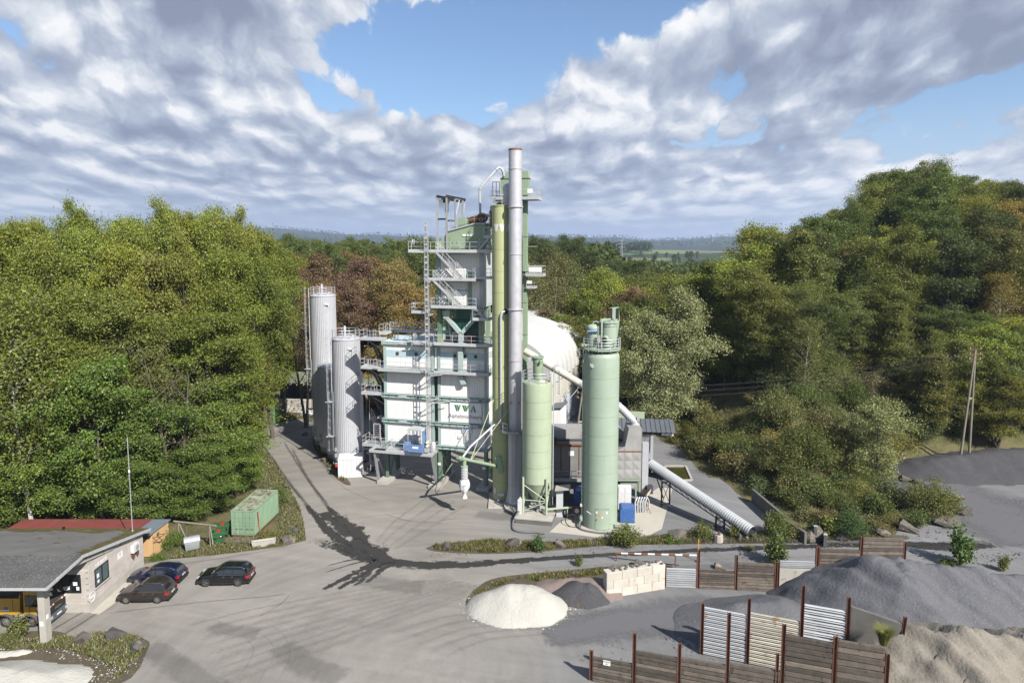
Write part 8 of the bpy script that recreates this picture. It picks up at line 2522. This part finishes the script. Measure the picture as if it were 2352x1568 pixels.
heap('white_heap', 'spread of white gravel beside the weedy kerb island', [(-42, 43.5, 1.2), (-36, 44.2, 1.35), (-32.6, 44.6, .9)], (-48, -28, 38, 48.5), GRAVELW, (.25, .26, .2, .42), .25, .07, seed=4)
heap('white_heap', 'small white gravel ridge in front of the office pillar', [(-40, 47.9, .35), (-36.5, 47.9, .3)], (-44, -33, 46.8, 49), GRAVELW, (.3, .3, .5, .5), .2, .08, seed=6)
heap('spoil_heap', 'reddish spoil heap behind the round white heap', [(4.2, 57.7, .9), (7.4, 57.0, 1.2)], (0, 9.6, 54.5, 60), REDSAND, (.35, .4, .55, .5), .25, .12, seed=8)
heap('spoil_heap', 'dark chippings mound beside the concrete block wall', [(5.6, 56.5, 1.3), (6.6, 56.2, 1.35)], (3, 9, 54, 59), GRAVELD, (.6, .6, .62, .6), .25, .08, seed=1)
heap('chippings_bank', 'dark chippings bank between the aspen and the road boulders', [(43.5, 79.5, 2.0), (41.5, 77.0, 1.4), (45.0, 83.5, 2.6)], (36, 52, 72, 90), GRAVELD, (.5, .6, .6, .5), .35, .1, seed=5)
heap('chippings_bank', 'dark spoil terrace in tree shade under the double pole', [(56, 88, 1.8), (66, 90, 2.4), (80, 90, 2.6)], (47, 90, 80, 96), GRAVELD, (.3, .3, .35, .3), .5, .15, seed=11)

def stones(label, pts, n, s0, s1, mat, seed):
    """loose stones rolled to the foot of a heap"""
    rng = np.random.default_rng(seed); m = MB(); P = [Vector((*p, 0)) for p in pts]
    for _ in range(n):
        k = rng.integers(0, len(P) - 1); c = P[k].lerp(P[k + 1], rng.random()) + Vector((rng.normal() * .45, rng.normal() * .45, .03)); s = s0 + (s1 - s0) * rng.random() ** 3
        v = [c + Vector(q) * s * (.6 + .6 * rng.random()) for q in ((1, 0, .2), (-1, 0, .1), (0, 1, .15), (0, -1, .2), (.1, .1, .9), (0, 0, -.4))]
        m.add(v, [(0, 2, 4), (2, 1, 4), (1, 3, 4), (3, 0, 4), (2, 0, 5), (1, 2, 5), (3, 1, 5), (0, 3, 5)])
    o = m.build('loose_stones', mat, None); o['kind'] = 'stuff'; o['label'] = label


stones('loose grey stones at the foot of the gravel heaps', [(12, 50), (14, 48.6), (18, 47.4), (21, 50), (22, 54.5), (16, 55), (12.5, 53), (12, 50)], 420, .05, .16, GRAVEL, 1)
stones('loose white stones round the white heap', [(-3.6, 54.3), (-2.8, 52.4), (.5, 51.3), (3.8, 52.2), (5, 54.2), (3.5, 56.4), (0, 57), (-3, 56.3), (-3.6, 54.3)], 420, .04, .13, GRAVELW, 2)
stones('loose stones along the road verge', [(-8, 64), (0, 65), (8, 65.5), (16, 66.5), (24, 66.4), (34, 66), (40, 68)], 500, .04, .15, ROCKM, 3)
stones('gravel scattered before the bays', [(3, 50), (8, 49), (12, 51.5), (14, 46), (9, 46.2), (5, 47.5)], 420, .03, .10, GRAVEL, 4)
stones('pebbles spilled on the gravel track', [(38, 66), (46, 70), (52, 74), (60, 78), (50, 64), (42, 62)], 450, .04, .14, GRAVELD, 5)
stones('pebbles at the kerb island', [(-39, 48.5), (-34, 48.4), (-30, 47), (-27.5, 46.6), (-29, 44.5)], 300, .03, .10, GRAVELW, 6)

# ------------------------------------------------------------------ retaining walls by the conveyor
for pa, pb, h, lab in (((1728, 1152), (1800, 1216), 1.5, 'stained, shade-toned concrete retaining wall below the cut slope'), ((1800, 1218), (1850, 1250), 1.2, 'short stained, shade-toned concrete wall piece beside the longer retaining wall')):
    a, b = G(*pa), G(*pb); d = b - a; L = d.length
    T = thing('retaining_wall', lab, 'wall', a, math.atan2(d.y, d.x)); n = max(1, round(L / 1.6))
    for k in range(n): sbox('wall_slab', L * k / n + .01, L * (k + 1) / n - .01, -.13, .13, 0, h, CONCD, T); sbox('coping', L * k / n + .012, L * (k + 1) / n - .012, -.16, .16, h, h + .08, CONCD, T)
for i, (px, py) in enumerate(((1872, 1245), (1895, 1256))):
    a = G(px, py); T = thing('wall_stub', ('sloping concrete wall stub with a steel cap above the road', 'smaller sloping concrete wall stub beside the capped one')[i], 'wall', a, RAD(65)); MB().slab([(0, 0), (0, 1.5 - .4 * i), (.3, 1.6 - .4 * i), (2.8, .6), (2.8, 0)], -.15, .15).build('slab', CONCD, T); sbox('cap', 0, .3, -.18, .18, 1.61 - .4 * i, 1.7 - .4 * i, GALV, T)

# ------------------------------------------------------------------ poles, wires, barrier
def double_pole(label, ca, cb, zb, zt, wire=True):
    T = thing('double_pole', label, 'pole', (ca[0], ca[1], zb))
    a, b = Vector((0, 0, 0)), Vector((cb[0] - ca[0], cb[1] - ca[1], 0)); top = b * .92 + Vector((0, 0, zt - zb))
    for q in (a, b): MB().path([q + Vector((0, 0, -.3)), q.lerp(top, .99)], [.17, .12], 10).build('pole', WOODP, T, 40)
    sbeam('cross_piece', a.lerp(top, .52), b.lerp(top, .52), .1, .16, WOODL, T)
    for z in (.25, .95, 1.65):
        c = top - Vector((0, 0, z)); sbeam('cross_arm', c - Vector((.8, .1, 0)), c + Vector((.8, -.1, 0)), .08, .1, RUST, T)
        for x in (-.7, .7): sbar('insulator', c + Vector((x, 0, .05)), c + Vector((x, 0, .25)), .05, CREAM, T)
    return top + Vector((ca[0], ca[1], zb))


pr = GY(2207, 1040, 90.5); t1 = double_pole('double wooden power pole on the dark spoil terrace', (pr.x, pr.y), (pr.x + 1.35, pr.y + .3), pr.z, GY(2228, 797, 91).z)
pl_ = GY(1316, 990, 93); t2 = double_pole('double wooden pole standing beside the dome hall', (pl_.x, pl_.y), (pl_.x + 1.5, pl_.y + .4), 0, GY(1330, 888, 93).z)
for i, z in enumerate((.05, .75, 1.45)):
    for x in (-.7, .7):
        a, b = t1 + Vector((x, 0, -z)), t2 + Vector((x, 0, -z)); pts = [a.lerp(b, k / 16) - Vector((0, 0, 7.0 * (k / 16) * (1 - k / 16))) for k in range(17)]
        o = MB().path(pts, .009, 4).build('power_line', DARKST, None); tag(o, 'sagging power line between the two double wooden poles', 'wire', 'power lines between the double poles')
T = thing('road_barrier', 'red and white barrier arm lying across its rusty rest', 'barrier', G(1412, 1287)); a, b = Vector((0, 0, .75)), GY(1600, 1275, 60.2) - G(1412, 1287)
n = 12
for k in range(n): MB().tube(a.lerp(b, k / n), a.lerp(b, (k + 1) / n), .09, 10).build('stripe', SIGNW if k % 2 else RUSTD, T, 40)
for q in (a.lerp(b, .75), a.lerp(b, .02)): sbeam('rest', (q.x, q.y, 0), q, .09, .09, RUST, T)
T = thing('yellow_stake', 'thin yellow marker stake at the road edge', 'stake', G(1603, 1290)); sbar('rod', (0, 0, 0), (0, 0, 2.3), .05, YEL, T); sbox('foot', -.2, .2, -.15, .15, 0, .12, RUST, T)

# ------------------------------------------------------------------ open store and excavator behind the tanks
def open_store():
    p = G(640, 958); T = thing('open_store', 'open timber store with mossy roof behind the tanks', 'shed', (p.x - 3, p.y + 4, 0), RAD(-6))
    for x in (0, 9, 18, 27): sbeam('post', (x, 0, 0), (x, 0, 5.4), .3, .3, WOODL, T)
    for k in range(26): sbox('roof_plank', -2 + k * 1.25, -2 + k * 1.25 + 1.22, -1.2, 9, 5.5 + .02 * (k % 2), 5.6 + .02 * (k % 2), CONTR, T); sbox('rafter_end', -1.6 + k * 1.25, -1.4 + k * 1.25, -1.7, -.9, 5.3, 5.48, WOODL, T)
    MB().box(-2, 30, 8.8, 9.1, 0, 5.4).build('back_wall', DARKST, T)
    for row in range(3):
        for k in range(6):
            x0 = .3 + k * 1.5 - .75 * (row % 2); sbox('block', max(x0, .2), min(x0 + 1.47, 8.2), -.3, .4, row * .8, row * .8 + .78, CONCW, T, 'bbox')
    sbox('end_block', 8.5, 9.6, -.5, .6, 0, 1.9, CONCW, T, 'bbox')
    q = thing('sand_bags', 'pile of white sand bags beside the pale block wall', 'sandbag', (p.x + 4.2, p.y + 1.8, 0)); r = random.Random(4)
    for k in range(16):
        o = sbox('bag', 0, .75, 0, .45, 0, .22, TARP, q, 'bbox'); o.location = (r.uniform(-1.0, 1.0) * (1 - k / 22), r.uniform(-.4, .4), .12 + .2 * (k // 5)); o.rotation_euler = (r.uniform(-.2, .2), r.uniform(-.2, .2), r.uniform(-.7, .7))
    T = thing('stored_drum', 'orange mixing drum stored beneath the far timber roof', 'drum', (p.x + 15.5, p.y + 7, 0)); m = MB(); m.lathe([(.7, -1.0), (1.1, -.4), (1.1, .5), (.6, 1.1)], 22); m.xf(Matrix.Translation((0, 0, 1.4)) @ Matrix.Rotation(RAD(80), 4, 'Y')); m.build('drum', ORAX, T, 40); sbox('cradle', -.8, .8, -.5, .5, 0, .5, DARKST, T)
    T = thing('excavator_boom', 'orange excavator boom resting on the ground behind the stair tower', 'excavator', GY(848, 958, 100)); T.location.z = 0; T.rotation_euler = (0, 0, RAD(-10))
    MB().slab([(-2.6, .7), (-.6, 1.7), (1.2, 1.75), (2.6, .9), (2.5, .6), (1.0, 1.2), (-.6, 1.1), (-2.6, .3)], -.25, .25).build('boom', ORAX, T); sbar('cylinder', (-1.4, -.0, 1.75), (.8, 0, 2.0), .09, DARKST, T); MB().slab([(2.3, .4), (2.9, 1.5), (3.3, 1.4), (3.2, .3), (2.7, 0)], -.4, .4).build('bucket', DARKST, T); text_mesh('LIEBHERR', .45, BLACK, T, (.15, -.262, 1.4), FRONT); sbox('skid', -2.6, 1.0, -.5, .5, 0, .35, RUST, T)
    for k in range(5): o = sbox('timber_stack', 0, 3.2, 0, .5, 0, .3, RUST if k % 2 else WOODG, None, 'bbox'); c = GY(862 - k * 3, 985 + k * 5, 97 - k * .9); o.location = (c.x, c.y, .15 + .0 * k); o.rotation_euler = (0, 0, .3 * k); tag(o, 'rough beam stacked on the ground behind the stair tower', 'beam', 'beams behind the stair tower')


open_store()

# ------------------------------------------------------------------ things on the horizon
def pylon(px, top, Y, lab):
    X = (px - PW / 2) / FPX * Y; b = hz(X, Y); h = GY(px, top, Y).z - b
    T = thing('pylon', lab, 'pylon', (X, Y, b)); m = MB()
    for sx, sy in ((-1, -1), (1, -1), (1, 1), (-1, 1)): m.beam((sx * h * .06, sy * h * .06, 0), (sx * h * .01, sy * h * .01, h), h * .008, h * .008)
    for k in range(7):
        f = 1 - k / 8; g_ = 1 - (k + 1) / 8; w, w2 = h * (.01 + .05 * f), h * (.01 + .05 * g_)
        m.beam((-w, -w, h * k / 8), (w2, -w2, h * (k + 1) / 8), h * .005, h * .005); m.beam((w, -w, h * k / 8), (-w2, -w2, h * (k + 1) / 8), h * .005, h * .005)
    m.build('lattice', GALVD, T)
    for z, w in ((.98, .10), (.85, .16), (.72, .12)): sbeam('cross_arm', (-w * h, 0, z * h), (w * h, 0, z * h), h * .01, h * .014, GALVD, T)


pylon(1427, 555 - 4, 900, 'grey lattice power pylon in the far fields')
for px, top, Y in ((1635, 533, 4200), (1682, 537, 4600), (1706, 530, 5000), (940, 522, 5200)):
    X = (px - PW / 2) / FPX * Y; b = hz(X, Y); h = GY(px, top, Y).z - b
    T = thing('wind_turbine', 'white wind turbine on the hazy skyline', 'turbine', (X, Y, b), 0, 'wind turbines on the skyline')
    MB().path([(0, 0, 0), (0, 0, h * .72)], [h * .014, h * .009], 8).build('tower', SIGNW, T); sbox('nacelle', -h * .01, h * .01, -h * .03, h * .03, h * .71, h * .735, SIGNW, T)
    for k in range(3):
        a = .4 + k * 2.094; MB().beam((0, -h * .035, h * .72), (h * .27 * math.sin(a), -h * .035, h * .72 + h * .27 * math.cos(a)), h * .011, h * .006, (0, 1, 0)).build('blade', SIGNW, T)
T = thing('far_house', 'small white house with grey roof beyond the wood', 'house', (*GY(652, 590, 620).to_2d(), GY(652, 590, 620).z - 6)); MB().slab([(-5, 0), (-5, 6), (0, 10), (5, 6), (5, 0)], -4, 4).build('wall', WHITE, T); MB().slab([(-5.4, 5.8), (0, 10.2), (5.4, 5.8), (5.4, 6.2), (0, 10.7), (-5.4, 6.2)], -4.3, 4.3).build('roof', ROOFG, T)


# ------------------------------------------------------------------ weeds, grass, litter: nobody could count them
def weeds(name, label, px_poly, n, h, cols, seed, lean=.4, width=.019, terr=False):
    rng = np.random.default_rng(seed); P = np.array([[*(GT(*p) if terr else G(*p))[:2]] for p in px_poly])
    lo, hi = P.min(0), P.max(0); out = []
    while len(out) < n:
        q = lo + (hi - lo) * rng.random((n * 2, 2)); ins = np.zeros(len(q), bool); j = len(P) - 1
        for i in range(len(P)):
            c = ((P[i, 1] > q[:, 1]) != (P[j, 1] > q[:, 1])) & (q[:, 0] < (P[j, 0] - P[i, 0]) * (q[:, 1] - P[i, 1]) / (P[j, 1] - P[i, 1] + 1e-9) + P[i, 0]); ins ^= c; j = i
        cl = vnoise(q[:, 0] * 1.0, q[:, 1], .9) + .5 * vnoise(q[:, 0], q[:, 1] + 5, .35) + rng.normal(size=len(q)) * .35
        out += q[ins & (cl > -.25)].tolist()
    q = np.array(out[:n]); z = np.maximum(HT(q[:, 0], q[:, 1]), 0) if terr else np.full(n, .03)
    b = np.stack([q[:, 0], q[:, 1], z], 1); hh = (h * (.35 + .9 * rng.random(n)))[:, None]
    d = np.stack([rng.normal(size=n) * lean, rng.normal(size=n) * lean, np.ones(n)], 1) * hh; s = rng.normal(size=(n, 3)); s[:, 2] = 0; s = s / (np.linalg.norm(s, axis=1)[:, None] + .01) * width * (.6 + .8 * rng.random(n))[:, None]
    V = np.stack([b - s, b + s, b + d * .7 + s * 1.6, b + d], 1); V[:, 3] -= s * .4
    k = np.minimum(rng.integers(0, len(cols) * 3 - 2, n) // 3, len(cols) - 1)
    T = thing(name, label, None); del T['label']
    bpy.data.objects.remove(T)
    for i, c in enumerate(cols):
        me = quads_mesh(name, V[k == i].reshape(-1, 3), LEAF); o = bpy.data.objects.new(name, me); COL.objects.link(o); o.color = (*c, 1); tag(o, label + (', ' + ('green', 'dry', 'dark', 'flowering')[i % 4]), None, kind='stuff')


GCOL = ((.115, .135, .035), (.21, .165, .08), (.065, .085, .026))
FLW = GCOL + ((.33, .33, .24),)
for i, (pl, nn, h, cc, lab) in enumerate((([(0, 1475), (120, 1468), (250, 1452), (325, 1466), (338, 1490), (270, 1560), (240, 1520), (150, 1490), (0, 1492)], 12000, .26, FLW, 'weeds on the kerb island by the office'), ([(995, 1253), (1120, 1240), (1250, 1246), (1420, 1236), (1560, 1232), (1560, 1250), (1400, 1252), (1250, 1264), (1120, 1270), (1000, 1264)], 10000, .32, GCOL, 'weed strip between plant and road'),
                                     ([(1560, 1230), (1800, 1222), (2050, 1228), (2050, 1240), (1800, 1246), (1560, 1246)], 4000, .4, GCOL, 'weeds among the road edge boulders'), ([(590, 1262), (700, 1240), (698, 1205), (688, 1165), (650, 1092), (612, 1035), (590, 1060), (600, 1120), (640, 1170), (640, 1230), (560, 1235), (420, 1255), (390, 1284), (480, 1276)], 22000, .26, FLW, 'rough grass round the container and bins'),
                                     ([(728, 1000), (748, 1030), (776, 1075), (800, 1112), (778, 1100), (745, 1062), (722, 1020)], 2600, .35, GCOL, 'grass at the foot of the tanks'), ([(590, 982), (650, 966), (718, 958), (718, 972), (650, 940), (600, 950), (560, 985)], 3500, .35, GCOL, 'grass at the road bend by the old container'), ([(1080, 1385), (1090, 1360), (1150, 1335), (1250, 1318), (1400, 1305), (1520, 1298), (1520, 1308), (1400, 1318), (1300, 1330), (1290, 1350), (1200, 1328), (1110, 1360), (1095, 1400)], 3200, .34, GCOL, 'weeds round the white heap and spoil'))):
    weeds('weeds', lab, pl, nn, h, cc, 40 + i)
weeds('weeds', 'dry grass on the cut slope', [(1505, 985), (1600, 940), (1800, 960), (1960, 1040), (1960, 1140), (1850, 1180), (1740, 1140), (1620, 1060)], 16000, .5, GCOL + ((.28, .23, .15),), 60, terr=True)
soilp = (([(-20, 1478), (120, 1468), (250, 1452), (328, 1466), (340, 1490), (265, 1575), (-20, 1580)], .028), ([(990, 1254), (1120, 1239), (1250, 1245), (1420, 1235), (1600, 1228), (1820, 1222), (2060, 1228), (2060, 1242), (1800, 1248), (1560, 1250), (1400, 1253), (1250, 1266), (1120, 1272), (1000, 1266)], .029), ([(722, 1000), (748, 1030), (776, 1072), (806, 1112), (778, 1104), (740, 1062), (716, 1015)], .03), ([(1070, 1390), (1095, 1350), (1150, 1325), (1300, 1310), (1400, 1300), (1530, 1294), (1530, 1312), (1400, 1322), (1320, 1380), (1250, 1420), (1140, 1425)], .031), ([(-20, 1460), (95, 1448), (150, 1455), (130, 1475), (-20, 1482)], .0315))
for pl, z in soilp: sheet('verge', [p for p in smooth_poly([G(*q) for q in pl], 4)], z, SOIL)
for i, (px, py, k, s, c, lab) in enumerate(((1436, 1252, 'bush', 1.0, (.115, .125, .028), 'round yellow green bush at the foot of the mint green silo'), (1237, 1266, 'sapling', .95, (.06, .10, .025), 'leafy sapling in the weed strip beside the cone silo plinth'), (1546, 1243, 'low', .9, (.10, .15, .02), 'small bright bush in the weed strip'), (1612, 1236, 'bush', .7, BC[1], 'thin bush in front of the conveyor leg'), (1690, 1236, 'sapling', .9, BC[1], 'sapling between footing and square boulder'), (1790, 1232, 'bush', .9, BC[0], 'bush over the low end of the tube conveyor'),
                                          (1768, 1230, 'sapling', 1.0, BC[1], 'sapling beside the conveyor foot'), (1832, 1238, 'bush', .7, BC[4], 'yellowish bush before the short wall piece'), (1784, 1296, 'sapling', 1.5, BC[0], 'tall sapling growing behind the sleeper wall'), (1898, 1230, 'sapling', 1.4, (.14, .15, .03), 'slim yellow green birch sapling below the slope'), (1950, 1235, 'big', .62, (.06, .10, .03), 'broad leaved bush behind the road boulders'), (2140, 1180, 'big', .85, BC[1], 'thick bush on the chippings bank'), (2105, 1208, 'bush', .9, BC[0], 'bush in front of the thick chippings bank bush'), (2160, 1200, 'bush', .8, BC[4], 'yellowish bush beside the broad flat boulder'), (2205, 1298, 'sapling', 1.6, (.075, .12, .028), 'upright bush between heap and road'), (2180, 1300, 'low', .9, BC[0], 'low growth at the heap edge'), (2305, 1312, 'sapling', .7, BC[1], 'small sapling behind the grey heap'),
                                          (45, 1462, 'sapling', 1.0, BC[1], 'young bush beside the office pillar'), (20, 1470, 'low', .7, BC[1], 'low bush by the weighbridge edge'), (1330, 1300, 'sapling', .6, BC[0], 'weedy sapling on the spoil heap'), (640, 1160, 'bush', .9, BC[0], 'bush leaning on the green container side'), (615, 1235, 'low', 1.0, BC[4], 'low weeds before the stone trough'), (395, 1255, 'bush', .7, MAP, 'bush against the ochre shed corner'), (362, 1284, 'low', .7, MAP, 'low green growth at the shed foot'), (2040, 1536, 'low', 1.2, (.06, .10, .02), 'ground creeper at the beige heap foot'), (1720, 1262, 'low', .5, BC[1], 'small weed clump at the road edge'))):
    p = G(px, py) if py > 1180 or px < 1500 else GT(px, py)
    put_bush(k, i, (p.x, p.y, max(0.02, hz(p.x, p.y)) if p.z < 5 else p.z), s, jit(c, .1), lab)
for px, py, s in ((2030, 1480, 1.0), (2005, 1540, 1.15)):
    p = GY(px, py, 41.0 if py > 1500 else 42.2); rng = np.random.default_rng(px); n = 1100
    a = rng.random(n) * 6.28; r = rng.random(n) * .25; b = np.stack([np.cos(a) * r, np.sin(a) * r, np.zeros(n)], 1); o_ = np.stack([np.cos(a), np.sin(a), np.zeros(n)], 1); L = (.6 + .7 * rng.random(n))[:, None] * s; w = np.stack([-np.sin(a), np.cos(a), 0 * a], 1) * .009
    m1 = b + o_ * .18 * L + np.array([0, 0, .75]) * L; e = b + o_ * .5 * L + np.array([0, 0, .95]) * L
    V = np.concatenate([np.stack([b - w, b + w, m1 + w, m1 - w], 1), np.stack([m1 - w, m1 + w, e + w * .2, e - w * .2], 1)]).reshape(-1, 3)
    T = thing('grass_tussock', 'tall grass tussock at the end of the sleeper wall' if s == 1 else 'larger pale grass tussock below the first tussock', 'grass', p); o = bpy.data.objects.new('blades', quads_mesh('blades', V, LEAF)); COL.objects.link(o); o.parent = T; o.color = (.19, .20, .06, 1)

# ------------------------------------------------------------------ air
def haze():
    o = MB().box(-12500, 12500, -420, 16500, -60, 330).build('haze', None, None); m = bpy.data.materials.new('haze'); m.use_nodes = True; t = m.node_tree; t.nodes.clear()
    v = t.nodes.new('ShaderNodeVolumePrincipled'); v.inputs['Color'].default_value = (.60, .74, 1.0, 1); v.inputs['Density'].default_value = .00012; v.inputs['Anisotropy'].default_value = .2
    q = t.nodes.new('ShaderNodeOutputMaterial'); t.links.new(v.outputs[0], q.inputs['Volume']); o.data.materials.append(m); o['kind'] = 'stuff'; o['label'] = 'thin pale haze over the whole valley'


haze()
